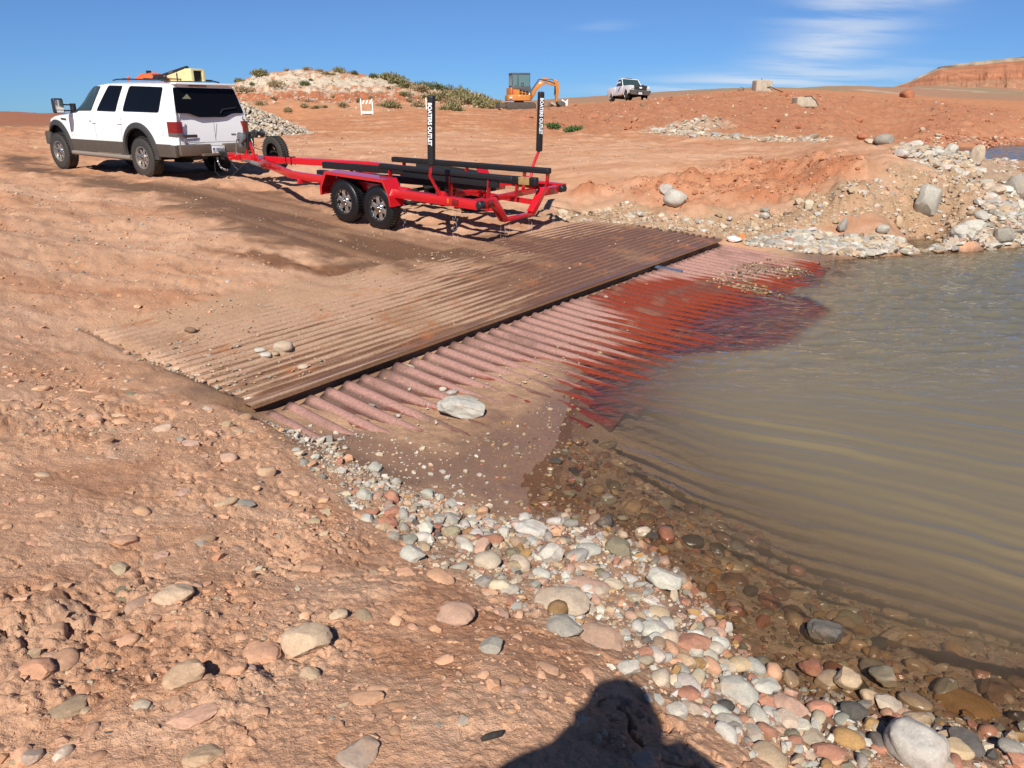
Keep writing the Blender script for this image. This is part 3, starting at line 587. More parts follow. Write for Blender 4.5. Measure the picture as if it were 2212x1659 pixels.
P_edge = cpoly([(560,880),(680,920),(770,1000),(880,1060),(1100,1130),(1080,1170),(900,1120),(780,1060),(660,980)])
q = inpoly(P_edge, 1500, rng); scatter('mudflat', q, sizes(rng, 1500, .008, .05, 2.4), pick(rng, SHORE, 1500), (.15, .45), (.5, .8), .3)
# spit
q = inpoly(Z_rub, 1600, rng); scatter('rubble', q, sizes(rng, 1600, .05, .34, 2.5), pick(rng, dict(white=4, cream=3.4, lgrey=2, tan=1.5, grey=.8, pink=.3, red=.2), 1600), (.1, .4), (.35, .7), .6)
q = inpoly(Z_tan, 4200, rng); scatter('rubble', q, sizes(rng, 4200, .02, .19, 2.4), pick(rng, dict(tan=6, cream=2, white=1, grey=.6), 4200), (.25, .6), (.45, .8), .5)
q = inpoly(Z_tan, 70, rng); scatter('rubble', q, sizes(rng, 70, .1, .26, 2.4), pick(rng, dict(cream=2, white=3, lgrey=1, tan=2), 70), (.2, .5), (.45, .7), .5)
q = inpoly(Z_red1, 1100, rng); scatter('rubble', q, sizes(rng, 1100, .03, .17, 2.8), pick(rng, dict(deep=7, dirt2=4, cream=.6, white=.3), 1100), (.2, .5), (.5, .85), .8)
q = inpoly(Z_road, 900, rng); scatter('rubble', q, sizes(rng, 900, .03, .16, 2.8), pick(rng, dict(cream=2, white=1.2, dirt=3, dirt2=2, brown=1), 900), (.2, .5), (.4, .7), .5)
q = inpoly(Z_red2, 1900, rng); scatter('rubble', q, sizes(rng, 1900, .07, .42, 2.9), pick(rng, dict(deep=7, dirt2=3, cream=1.6, white=.8, brown=1), 1900), (.2, .5), (.5, .9), .7)
q = inpoly(Z_paver, 620, rng); scatter('rubble', q, sizes(rng, 620, .12, .5, 2.5), pick(rng, dict(white=2, cream=4, lgrey=1, tan=2), 620), (.15, .45), (.35, .6), .7)
P_fs = cpoly([(1960,308),(2212,297),(2212,311),(2120,317),(2030,323)])
q = inpoly(P_fs, 420, rng); scatter('rubble', q, sizes(rng, 420, .12, .5, 2.5), pick(rng, dict(deep=3, pink=2, cream=1.5, red=2), 420), (.15, .45), (.4, .7), .5)
q = inpoly(Z_hill, 2400, rng); scatter('hill', q, sizes(rng, 2400, .12, .5, 2.6), pick(rng, dict(white=4, cream=6, tan=2.6), 2400), (.3, .6), (.45, .8), .9)
q = inpoly(Z_hillfoot, 500, rng); scatter('hill', q, sizes(rng, 500, .10, .45, 2.7), pick(rng, dict(cream=3, white=1.5, dirt=3), 500), (.2, .5), (.5, .8), .7)
# gravel lying on the ramp sheets
def ruv(n, u0, u1, v0, v1): 
    u = rng.uniform(u0, u1, n); v = rng.uniform(v0, v1, n); return np.stack([E0[0] + RU[0] * u + RV[0] * v, E0[1] + RU[1] * u + RV[1] * v], 1)
q = ruv(700, -.1, 1.1, .2, 1.7); q = q[rng.random(700) < np.clip(1.15 - (q - E0) @ RU, 0, 1)]; scatter('ramp', q, sizes(rng, len(q), .012, .06, 2.5), pick(rng, dict(tan=3, cream=2, grey=2, brown=2, pink=1), len(q)), (.1, .35), (.5, .8), .3, .008)
q = ruv(1500, .3, RL, .15, 2.5); q = q[rng.random(1500) < np.clip(.35 + fbm(q[:, 0], q[:, 1], 311, 3), .05, 1)]; scatter('ramp', q, sizes(rng, len(q), .012, .045, 2.7), pick(rng, dict(brown=4, tan=2, cream=1.4, grey=1, ochre=.8), len(q)), (.1, .4), (.5, .8), .3, .006)
q = ruv(240, .6, 4.2, -1.3, -.05); scatter('ramp', q, sizes(rng, len(q), .010, .05, 2.4), pick(rng, dict(white=3, cream=2, grey=2, lgrey=2, tan=1), len(q)), (.1, .35), (.5, .8), .3, .012)
q = ruv(1500, 6.5, 8.4, -2.0, -.2); scatter('ramp', q, sizes(rng, len(q), .016, .075, 2.6), pick(rng, dict(brown=4, ochre=3, tan=2, cream=1, dark=2, olive=2), len(q)), (.1, .4), (.5, .8), .3, .01)
q = ruv(170, 4.2, RL, -.6, -.03); scatter('ramp', q, sizes(rng, len(q), .015, .07, 2.5), pick(rng, dict(cream=3, lgrey=3, tan=2, brown=2), len(q)), (.1, .4), (.5, .8), .3, .012)

P_fg = np.array([at_z(*q)[:2] for q in ((1440,556,.03),(1560,540,.05),(1700,562,.02),(1800,606,.0),(1730,622,.0),(1640,590,.01))])
q = inpoly(P_fg, 900, rng, lambda x, y: np.clip(.45 + fbm(x * 1.3, y * 1.3, 315, 3), .05, 1)); scatter('ramp', q, sizes(rng, 900, .014, .06, 2.7), pick(rng, dict(brown=4, ochre=2.5, tan=2.5, cream=1.5, dark=2, olive=2), 900), (.3, .55), (.4, .7), .5, .008)
P_apron = cpoly([(1600,528),(1680,507),(1760,503),(1900,510),(2080,496),(2212,470),(2212,531),(2030,544),(1850,556),(1720,545)])
q = inpoly(P_apron, 3400, rng); scatter('rubble', q, sizes(rng, 3400, .05, .26, 2.0), pick(rng, dict(white=4, cream=3, lgrey=3, tan=1.5, grey=1.2, pink=.3, red=.2), 3400), (.1, .35), (.35, .65), .55)
P_rb2 = cpoly([(2110,492),(2212,468),(2212,385),(2120,395),(2090,390),(1995,362),(1930,332),(1960,318),(2040,325),(2120,352),(2130,430)])
q = inpoly(P_rb2, 2400, rng, lambda x, y: np.clip((16 / np.hypot(x, y)) ** 1.5, .1, 1)); scatter('rubble', q, sizes(rng, 2400, .07, .40, 2.0), pick(rng, dict(white=4, cream=4, lgrey=1.5, tan=1.8), 2400), (.05, .35), (.35, .65), .65)
# --- biggest-looking ones become stones of their own, the rest is joined per kind of ground
def apparent(s): return s[2][0] / (math.dist(s[1], (0, 0, CAM_H)) + 1e-6)
def inview(s):
    x, y, z = s[1]; d = y * cp - (z - CAM_H) * sp
    if d < .3: return False
    u = CX + FPX * x / d; v = CY + FPX * (-((z - CAM_H) * cp + y * sp)) / d
    return -20 < u < 2232 and -20 < v < 1690
STONES.sort(key=lambda s: -apparent(s) if (inview(s) and s[0] != 'hill') else 0)
NBIG = 235
base3 = []
for k, v in enumerate(LIB[3]):
    me = np_mesh('stone', v, ICO[3][1], sm); set_col(me, (1, 1, 1)); me.set_sharp_from_angle(angle=R(24 if k > 5 else 38)); base3.append(me)
def rotm(yaw, tilt):
    return np.array((Matrix.Rotation(yaw, 3, 'Z') @ Matrix.Rotation(tilt[0], 3, 'X') @ Matrix.Rotation(tilt[1], 3, 'Y')))
for s in STONES[:NBIG]:
    o = bpy.data.objects.new('stone', base3[rng.integers(6, 11) if s[6] else rng.integers(0, 6)]); link(o, ground)
    o.location = s[1]; o.scale = s[2]; o.rotation_euler = (s[4][0], s[4][1], s[3]); o.color = (*np.clip(s[5], .02, .8), 1)
groups = {}
for s in STONES[NBIG:]: groups.setdefault(s[0], []).append(s)
NAMES = dict(dirt='dirt_pebbles', cobble='shore_cobbles', bed='lakebed_stones', mudflat='mudflat_gravel', rubble='rubble_stones', hill='hill_rocks', ramp='ramp_gravel')
ntri = 0
def join_stones(lst):
    VV = []; FF = []; CC = []; off = 0
    for s in lst:
        sub = 2 if apparent(s) > .0105 else 1
        bv = LIB[sub][rng.integers(6, 11) if s[6] else rng.integers(0, 6)]
        v = (bv * np.array(s[2])) @ rotm(s[3], s[4]).T + np.array(s[1])
        VV.append(v); FF.append(ICO[sub][1] + off); off += len(v); CC.append(np.repeat(np.clip(s[5], .02, .8)[None], len(v), 0))
    return np.vstack(VV), np.vstack(FF), np.vstack(CC)
for z, lst in groups.items():
    V, F, Cc = join_stones(lst); ntri += len(F)
    me = np_mesh(NAMES[z], V, F, sm, smooth=z not in ('dirt', 'hill')); me.set_sharp_from_angle(angle=R(33)); set_col(me, Cc); tag(link(bpy.data.objects.new(NAMES[z], me), ground), kind='stuff')
print('joined stone tris', ntri, 'stones', len(STONES))

# ------------------------------------------------------------------ corrugated steel ramp
def steel(name, dry, wetc, grime, z0, z1, along, crest=0.0, wetc_at=None, wr=(2.3, .5)):
    m, nt, b = nmat(name); N = nt.nodes; L = nt.links
    t = N.new('ShaderNodeTexCoord'); g = N.new('ShaderNodeNewGeometry'); sz = N.new('ShaderNodeSeparateXYZ'); L.new(g.outputs['Position'], sz.inputs[0])
    mpn = N.new('ShaderNodeMapping'); mpn.inputs['Scale'].default_value = (along, 9, 9); L.new(t.outputs['Object'], mpn.inputs[0])
    oi = N.new('ShaderNodeObjectInfo'); av = N.new('ShaderNodeVectorMath'); av.operation = 'ADD'; L.new(mpn.outputs[0], av.inputs[0])
    cmb = N.new('ShaderNodeCombineXYZ'); rm_ = N.new('ShaderNodeMath'); rm_.operation = 'MULTIPLY'; L.new(oi.outputs['Random'], rm_.inputs[0]); rm_.inputs[1].default_value = 37; L.new(rm_.outputs[0], cmb.inputs[0]); L.new(rm_.outputs[0], cmb.inputs[1]); L.new(cmb.outputs[0], av.inputs[1])
    n = N.new('ShaderNodeTexNoise'); n.inputs['Scale'].default_value = 1.0; n.inputs['Detail'].default_value = 6; n.inputs['Roughness'].default_value = .65; L.new(av.outputs[0], n.inputs['Vector'])
    n2 = N.new('ShaderNodeTexNoise'); n2.inputs['Scale'].default_value = 55; n2.inputs['Detail'].default_value = 4; L.new(g.outputs['Position'], n2.inputs['Vector'])
    n3 = N.new('ShaderNodeTexNoise'); n3.inputs['Scale'].default_value = 1.3; n3.inputs['Detail'].default_value = 5; L.new(g.outputs['Position'], n3.inputs['Vector'])
    r = N.new('ShaderNodeMapRange'); r.inputs[1].default_value = z0; r.inputs[2].default_value = z1; L.new(sz.outputs[2], r.inputs[0])
    k = N.new('ShaderNodeMath'); k.operation = 'MULTIPLY_ADD'; L.new(n.outputs[0], k.inputs[0]); k.inputs[1].default_value = 1.6; k.inputs[2].default_value = -.8
    k2 = N.new('ShaderNodeMath'); k2.operation = 'ADD'; k2.use_clamp = True; L.new(r.outputs[0], k2.inputs[0]); L.new(k.outputs[0], k2.inputs[1])
    so = N.new('ShaderNodeSeparateXYZ'); L.new(t.outputs['Object'], so.inputs[0]); k3 = N.new('ShaderNodeMath'); k3.operation = 'MULTIPLY_ADD'; k3.use_clamp = True; L.new(so.outputs[2], k3.inputs[0]); k3.inputs[1].default_value = crest; L.new(k2.outputs[0], k3.inputs[2]); k2 = k3
    if wetc_at is not None:      # where the launched boat splashed the sheets
        vd = N.new('ShaderNodeVectorMath'); vd.operation = 'DISTANCE'; L.new(g.outputs['Position'], vd.inputs[0]); vd.inputs[1].default_value = tuple(map(float, wetc_at))
        wr_ = N.new('ShaderNodeMapRange'); wr_.inputs[1].default_value = wr[0]; wr_.inputs[2].default_value = wr[1]; wr_.inputs[4].default_value = 1.0; L.new(vd.outputs['Value'], wr_.inputs[0])
        k4 = N.new('ShaderNodeMath'); k4.operation = 'SUBTRACT'; k4.use_clamp = True; L.new(k3.outputs[0], k4.inputs[0]); L.new(wr_.outputs[0], k4.inputs[1]); k2 = k4
    ss = N.new('ShaderNodeMapRange'); ss.interpolation_type = 'SMOOTHSTEP'; ss.inputs[1].default_value = .38; ss.inputs[2].default_value = .62; L.new(k2.outputs[0], ss.inputs[0])
    mx = N.new('ShaderNodeMixRGB'); L.new(ss.outputs[0], mx.inputs[0]); mx.inputs[1].default_value = (*wetc, 1); mx.inputs[2].default_value = (*dry, 1)
    gr = N.new('ShaderNodeMapRange'); gr.inputs[1].default_value = .006; gr.inputs[2].default_value = -.016; gr.inputs[4].default_value = .85; L.new(so.outputs[2], gr.inputs[0])
    g2 = N.new('ShaderNodeMapRange'); g2.inputs[1].default_value = .52; g2.inputs[2].default_value = .68; g2.inputs[4].default_value = .8; L.new(n3.outputs[0], g2.inputs[0])
    gm_ = N.new('ShaderNodeMath'); gm_.operation = 'MAXIMUM'; L.new(gr.outputs[0], gm_.inputs[0]); L.new(g2.outputs[0], gm_.inputs[1])
    mx2 = N.new('ShaderNodeMixRGB'); L.new(gm_.outputs[0], mx2.inputs[0]); L.new(mx.outputs[0], mx2.inputs[1]); mx2.inputs[2].default_value = (*grime, 1)
    n4 = N.new('ShaderNodeTexNoise'); n4.inputs['Scale'].default_value = 2.6; n4.inputs['Detail'].default_value = 6; L.new(g.outputs['Position'], n4.inputs['Vector'])
    r4 = N.new('ShaderNodeMapRange'); r4.inputs[1].default_value = .56; r4.inputs[2].default_value = .70; r4.inputs[4].default_value = .6 if crest > 5 else .25; L.new(n4.outputs[0], r4.inputs[0])
    mx4 = N.new('ShaderNodeMixRGB'); L.new(r4.outputs[0], mx4.inputs[0]); L.new(mx2.outputs[0], mx4.inputs[1]); mx4.inputs[2].default_value = (.36, .125, .042, 1) if crest > 5 else (.36, .22, .14, 1); mx2 = mx4
    mx3 = N.new('ShaderNodeMixRGB'); mx3.blend_type = 'MULTIPLY'; mx3.inputs[0].default_value = 1; L.new(mx2.outputs[0], mx3.inputs[1]); rr_ = N.new('ShaderNodeMapRange'); rr_.inputs[1].default_value = .3; rr_.inputs[2].default_value = .7; rr_.inputs[3].default_value = .75; rr_.inputs[4].default_value = 1.18; L.new(n2.outputs[0], rr_.inputs[0]); L.new(rr_.outputs[0], mx3.inputs[2])
    L.new(mx3.outputs[0], b.inputs['Base Color'])
    ro = N.new('ShaderNodeMapRange'); ro.inputs[3].default_value = .3; ro.inputs[4].default_value = .85; L.new(ss.outputs[0], ro.inputs[0]); L.new(ro.outputs[0], b.inputs['Roughness']); b.inputs['Specular IOR Level'].default_value = .4
    bp = N.new('ShaderNodeBump'); bp.inputs['Strength'].default_value = .35; bp.inputs['Distance'].default_value = .006; L.new(n2.outputs[0], bp.inputs['Height']); L.new(bp.outputs[0], b.inputs['Normal'])
    return m
mat_up = steel('rusty_muddy_steel', (.39, .245, .16), (.15, .072, .042), (.27, .150, .082), .08, .33, .55, 9.0, at_z(1300, 545, .2), (4.2, .2))
mat_lo = steel('red_painted_steel', (.335, .180, .145), (.205, .034, .014), (.10, .055, .04), -.005, .062, .8, 3.0, at_z(1510, 655, .03), (2.0, .45))
mat_rim = pmat('rust_edge', (.16, .075, .045), rough=.7, noise=.5, nscale=14, bump=.4)
def ridge_mesh(name, length, pitch, amp, mat, nseg, trap, seed):
    prof = []; m = 12
    for i in range(m + 1):
        y = -pitch / 2 + pitch * i / m; c = .5 + .5 * math.cos(2 * math.pi * y / pitch)
        c = max(0, min(1, (c - .5) * trap + .5)); prof.append((y, amp * (2 * c - 1)))
    xs = np.linspace(0, length, nseg + 1); V = []
    dent = fbm(xs * 1.3, xs * 0 + seed, seed, 3) * .0035
    for x, dz in zip(xs, dent):
        for y, z in prof: V.append((x, y, z + dz))
    for x, dz in zip(xs, dent):
        for y, z in prof: V.append((x, y, z + dz - .006))
    k = m + 1; F = []; o = k * (nseg + 1)
    for i in range(nseg):
        for j in range(m): F.append((i * k + j, (i + 1) * k + j, (i + 1) * k + j + 1, i * k + j + 1)); F.append((o + i * k + j + 1, o + (i + 1) * k + j + 1, o + (i + 1) * k + j, o + i * k + j))
    for i in (0, nseg):
        for j in range(m): F.append((i * k + j, i * k + j + 1, o + i * k + j + 1, o + i * k + j)[::(1 if i == 0 else -1)])
    for i in range(nseg):
        for j in (0, m): F.append((i * k + j, o + i * k + j, o + (i + 1) * k + j, (i + 1) * k + j))
    me = np_mesh(name, V, F, mat); return me
PU = .1185; NU = 20
um = [ridge_mesh('corrugation', RL, PU, .023, mat_up, 46, 1.5, s) for s in (1, 2, 3, 4)]
root = link(bpy.data.objects.new('steel_ramp_mat', None)); tag(root, 'rusty corrugated steel mat half buried in brown mud above the black slot', 'steel mat')
yawu = math.atan2(RU[1], RU[0]); root.location = (E0[0], E0[1], EZ); root.rotation_euler = (0, -math.atan(.004), yawu)
for i in range(NU):
    v = .075 + PU * (i + .5); o = bpy.data.objects.new('corrugation', um[i % 4]); link(o, root); o.location = (rng.uniform(-.03, .03) - .01 * (i % 3), v, .062 * v - .004)
    o.scale[0] = 1 + rng.uniform(-.004, .004)
# front lip: an angle iron with the slot's dark void under it
def box_v(x0, x1, y0, y1, z0, z1): return [(x0,y0,z0),(x1,y0,z0),(x1,y1,z0),(x0,y1,z0),(x0,y0,z1),(x1,y0,z1),(x1,y1,z1),(x0,y1,z1)]
BF = [(0,3,2,1),(4,5,6,7),(0,1,5,4),(1,2,6,5),(2,3,7,6),(3,0,4,7)]
V = box_v(-.02, RL + .02, -.012, .08, -.006, .006) + box_v(-.02, RL + .02, -.016, -.004, -.034, .0075)
bm = bmesh.new(); me = np_mesh('edge_lip', V, BF + [tuple(i + 8 for i in f) for f in BF], mat_up, smooth=False); link(bpy.data.objects.new('edge_lip', me), root)
PLW = .2; nl = int(RL / PLW)
lroot = None; lyaw = math.atan2(LDIR[1], LDIR[0]); kk = abs(LDIR @ RV); across = abs(RU @ np.array([-LDIR[1], LDIR[0]]))
lm = [ridge_mesh('corrugation', LLEN, PLW * across, .026, mat_lo, 22, 1.05, s) for s in (5, 6, 7)]
SHEETS = [(0, 17, 'dusty pink corrugated steel sheet nearest the camera, with the big pale boulder on it'), (17, 23, 'pink corrugated steel sheet between black seams, strewn with pebbles, second from the near end'),
          (23, 36, 'wet bright red corrugated steel sheet running under the murky water'), (36, nl, 'faded pink corrugated steel sheet at the far end beside the pale rubble')]
for a, b_, lab in SHEETS:
    r0 = link(bpy.data.objects.new('corrugated_sheet', None)); tag(r0, lab, 'steel sheet', 'corrugated steel sheets running into the lake')
    u0 = a * PLW; st = E0 + RU * u0 - RV * .015; r0.location = (st[0], st[1], LZ0); r0.rotation_euler = (0, math.atan(-LSL), lyaw)
    ca, sa = math.cos(-lyaw), math.sin(-lyaw)
    for i in range(a, b_):
        d = RU * ((i + .5) * PLW - u0); o = bpy.data.objects.new('corrugation', lm[i % 3]); link(o, r0)
        uu = (i + .5) * PLW; o.scale[0] = float(np.interp(uu, [0, 1.5, 2.3, 3.2, 6.2, 7.0, 9.6], [.56, .62, .76, 1.0, 1.0, .76, .56])) * rng.uniform(.96, 1.04)
        o.location = (d[0] * ca - d[1] * sa - rng.uniform(-.02, .02) + .05, d[0] * sa + d[1] * ca, rng.uniform(-.002, .002) + (.012 if a in (17, 36) else 0)); o.rotation_euler[1] = .013

# ------------------------------------------------------------------ rocks one can point to: (px, py, w, h, yaw, angularity, colour, height ratio, label)
ROCKS = [
(997,893,106,50,-.15,.75,'lgrey',.62,'largest pale boulder, a blunt slab lying on the pink ribs of the nearest steel sheet'),
(613,762,43,27,-.1,.1,'cream',.62,'smooth tan cobble, biggest of the four stones resting on the rusty steel mat'),
(563,765,25,13,.1,.2,'white',.5,'flat white pebble left of the smooth tan cobble on the rusty mat'),
(575,776,24,15,.2,.3,'white',.6,'white pebble below the smooth tan cobble on the rusty mat'),
(595,772,17,10,0,.3,'tan',.6,'small brown pebble touching the smooth tan cobble on the rusty mat'),
(412,718,25,11,0,.2,'brown',.6,'small brown stone on the buried end ribs of the rusty mat'),
(656,801,24,13,0,.2,'cream',.55,'pale tan stone on the lip end of the rusty mat'),
(1295,768,15,17,0,.5,'tan',1.0,'lone upright tan stone where the red sheet meets the water'),
(880,800,34,18,-.2,.4,'cream',.5,'flat cream stone on the heads of the pink ribs just below the black slot'),
(957,845,18,14,0,.1,'white',.7,'round white pebble, upper of a pair above the largest pale boulder'),
(976,852,24,13,0,.1,'lgrey',.6,'grey-white pebble, lower of a pair above the largest pale boulder'),
(800,884,24,14,.3,.8,'grey',.6,'dark blue-grey angular stone among the nearest pink ribs'),
(1457,443,50,36,0,.3,'lgrey',.85,'big rounded white boulder on the dirt beyond the rusty mat'),
(1438,418,30,22,.4,.7,'white',.7,'smaller white block just behind the big rounded white boulder'),
(2002,458,54,58,.5,.7,'lgrey',1.1,'large grey boulder set in the face of the tan dirt bank'),
(2195,430,56,46,.2,.95,'grey',.85,'dark-sided brown-grey boulder at the right edge above the rubble'),
(2108,352,30,36,.3,.95,'cream',1.0,'tall pale broken boulder beside the far inlet'),
(2052,336,34,24,.7,.9,'white',.6,'bright white slab with a dark shadow at the head of the rubble bank'),
(1908,312,42,22,0,.5,'grey',.75,'dark grey boulder on the edge of the red terrace'),
(1878,311,26,11,0,.6,'cream',.5,'cream block beside the dark grey boulder on the terrace'),
(1862,303,24,14,0,.6,'deep',.7,'dark red block left of the cream block on the terrace'),
(2165,524,42,32,.2,.6,'grey',.8,'bulky grey-white boulder at the waterline below the tan bank'),
(2100,505,46,28,.6,.9,'white',.6,'white angular boulder above the bulky grey-white one on the spit'),
(2070,512,34,26,.2,.8,'lgrey',.65,'pale grey wedge leaning on the white angular boulder of the spit'),
(1818,500,22,30,.8,.95,'grey',1.0,'pointed upright grey stone at the foot of the tan bank'),
(1940,492,16,26,.3,.6,'tan',1.2,'upright tan stone with a dark hollow beside it at the bank foot'),
(1905,503,28,18,-.5,.4,'lgrey',.6,'tilted oval pale stone at the foot of the tan bank'),
(1746,453,18,22,.2,.8,'cream',1.0,'cream block sticking out of the tan bank face'),
(1652,474,22,16,.2,.9,'white',.7,'pale blue-white pointed stone low on the tan bank'),
(1818,531,40,14,.1,.6,'lgrey',.4,'long grey slab among the rubble by the waterline'),
(372,1292,92,44,-.1,.5,'cream',.5,'long tan slab with a sharp black shadow on the dirt bank'),
(663,1392,108,66,.35,.4,'cream',.6,'curved cream boulder casting a black shadow in the middle of the dirt bank'),
(400,1470,92,78,.75,.4,'tan',.6,'long grey-green stone pointing up the slope, left of the curved cream boulder'),
(418,1553,112,38,.0,.3,'pink',.42,'long low pinkish-tan cobble near the bottom of the dirt bank'),
(148,1532,92,46,.2,.6,'olive',.45,'flat grey-olive stone in the lower left corner of the bank'),
(72,1640,46,44,.3,.3,'grey',.8,'rounded grey stone with a black shadow in the bottom left corner'),
(440,1638,88,44,.1,.5,'tan',.5,'tan faceted stone at the bottom edge of the picture, left of the big grey slab'),
(778,1630,98,74,.6,.5,'grey',.3,'big grey slab lying flat at the bottom edge, left of the shadow'),
(792,1512,76,38,.05,.15,'dirt',.35,'oval dust-coated cobble sunk in dirt above the big grey slab'),
(731,1330,40,32,.2,.3,'cream',.6,'cream cobble right of and above the curved cream boulder'),
(986,1338,82,54,-.2,.4,'pink',.5,'broad salmon-tan stone at the edge of the cobbles'),
(892,1207,56,46,-.5,.75,'lgrey',.7,'grey angular stone at the top of the cobble slope'),
(1053,1222,62,54,-.2,.25,'cream',.65,'freckled cream cobble in the upper cobble slope'),
(1064,1405,56,50,.6,.9,'grey',.6,'grey split stone alone on the dirt next to the cobbles'),
(568,1417,80,56,.2,.3,'dirt',.42,'wide brown stone sunk in dirt beside the curved cream boulder'),
(75,1452,88,56,.3,.7,'dirt2',.45,'reddish flat rock near the left edge of the bank'),
(352,928,40,17,0,.2,'cream',.55,'pale oval stone beside the churned dirt heap'),
(206,912,32,26,.2,.9,'pink',1.0,'pointed pinkish-white rock with a black shadow on the left dirt'),
(576,1025,42,30,.3,.3,'tan',.75,'round tan stone at the lip of the dirt bank above the mud'),
(1210,1315,128,68,-.15,.12,'cream',.55,'large smooth cream oval boulder in the cobble slope'),
(1296,1384,108,62,-.25,.8,'pink',.38,'long salmon-pink slab below the large cream oval boulder'),
(1434,1268,80,54,.1,.5,'white',.75,'speckled white-grey boulder with a wet dark flank at the waterline'),
(1272,1195,56,32,0,.3,'lgrey',.6,'light grey oblong stone near the top of the cobbles'),
(1335,1193,60,46,-.3,.6,'olive',.65,'olive-brown stone standing in the shallows beside white ones'),
(1145,1152,74,42,-.35,.5,'white',.55,'long white stone at the upper end of the cobbles'),
(1189,1206,58,54,.2,.7,'white',.8,'cracked white stone below the long white one'),
(1411,1373,68,46,.05,.4,'lgrey',.7,'grey blocky stone right of the salmon-pink slab'),
(1487,1398,88,48,-.25,.85,'red',.5,'orange-red layered slab at the wet edge of the cobbles'),
(1220,1364,78,60,-.5,.75,'grey',.5,'grey angular slab tucked under the large cream oval boulder'),
(1582,1222,60,28,-.1,.25,'cream',.4,'pale flat stone alone under shallow water'),
(1776,1392,76,52,.1,.95,'dark',.8,'black-and-white speckled rock rising out of the water'),
(1827,1488,56,46,-.1,.6,'tan',.75,'tan block at the water edge right of the red broken stone'),
(1904,1480,62,62,-.4,.8,'olive',.7,'tilted tan-grey block in the shallows'),
(1592,1506,88,80,-.6,.85,'lgrey',.55,'large split grey-tan block in the lower cobble slope'),
(1596,1444,50,52,.2,.4,'tan',.7,'tan stone just above the large split block'),
(2086,1524,128,60,-.05,.15,'ochre',.35,'big yellowish boulder lying under the water near the right edge'),
(1974,1632,126,92,-.25,.45,'lgrey',.8,'big pale grey boulder in a black hollow at the bottom right'),
(2085,1616,78,54,-.3,.7,'dark',.6,'dark wet stone right of the big pale grey boulder'),
(1716,1330,50,42,.1,.5,'brown',.55,'brown stone under the shallows'),
(2089,1434,72,26,-.1,.8,'red',.4,'brick-red slab under the water near the right edge'),
(1754,1455,62,50,-.6,.95,'red',.6,'wet red broken stone at the waterline'),
(1701,1534,84,52,-.35,.8,'pink',.5,'salmon triangular slab low in the cobbles'),
(1832,1605,68,38,.0,.3,'ochre',.6,'orange-tan wet cobble at the bottom right'),
(1842,1546,56,56,.3,.7,'dark',.7,'dark brown wet stone above the orange-tan cobble'),
(1359,1454,52,50,.4,.95,'white',.75,'broken white stone in the middle of the cobbles'),
(1545,1408,36,40,.1,.3,'white',.8,'small bright white cobble on the wet red gravel'),
(2180,1626,52,40,.1,.3,'grey',.7,'rounded grey stone in the bottom right corner'),
(1272,1270,92,44,-.2,.35,'pink',.4,'pale pinkish slab above the large cream oval boulder'),
(1058,1172,62,30,.1,.8,'red',.5,'flat red sandstone slab at the upper cobbles'),
(1390,1650,58,40,.2,.5,'pink',.5,'pinkish stone at the edge of the photographer\'s shadow'),
]
rr_ = np.random.default_rng(21)
for (px, py, w, h, yaw, ang, colk, hr, lab) in ROCKS:
    p = castg(px, py)
    if p is None: continue
    dist = math.dist(p, (0, 0, CAM_H)); depth = p[1] * cp - (p[2] - CAM_H) * sp
    ondirt = px < 850 and py > 900 and 'mat' not in lab
    if ondirt and ang < .6: ang = min(.7, ang + .3)
    ww = w * depth / FPX; th = math.atan2(CAM_H - p[2], math.hypot(p[0], p[1]))
    dd = min(ww * .85, max(ww * .45, (h * dist / FPX) / (math.sin(th) + .55 * math.cos(th) * hr + 1e-3)))
    hh = max(.3 * min(ww, dd), min(dd * hr, ww * 1.2)) if th > .25 else max(h * dist / FPX, .3 * dd)
    v = rock_verts(rr_, 4 if w > 70 else 3, ang); F = ICO[4 if w > 70 else 3][1]
    e = v.max(0) - v.min(0); v = (v - (v.max(0) + v.min(0)) / 2) / e * np.array([ww, dd, hh])
    me = np_mesh('rock', v, F, sm); me.set_sharp_from_angle(angle=R(22 if ang >= .6 else 40)); set_col(me, (np.array(PAL[colk]) * (.68 if ondirt else 1) + np.array(PAL['dirt']) * (.32 if ondirt else 0)) * (1 + .05 * rr_.normal()) * (1 + .012 * rr_.normal(size=3)))
    o = link(bpy.data.objects.new('rock', me)); view = math.atan2(p[0], p[1])
    sink = (.26 if ondirt else .12) if hr > .45 else .34
    # push the centre back so that the stone's foot stands where the photo shows it
    cx_, cy_ = p[0], p[1]
    zz = float(gz(cx_, cy_)); zz = max(zz, float(mat_plane(*ramp_uv(cx_, cy_)) + .012) if (0 < ramp_uv(cx_, cy_)[0] < RL and .1 < ramp_uv(cx_, cy_)[1] < 2.0) else -9)
    lift = max(0.0, .07 - (zz + hh * (1 - sink))) if px in (1776, 1827, 1904, 1974, 2085, 1335) else 0.0
    o.location = (cx_, cy_, zz + hh * (.5 - sink) + min(lift, hh * .3)); o.rotation_euler = (rr_.normal(0, .06), rr_.normal(0, .06), -view + yaw)
    tag(o, lab, 'rock')

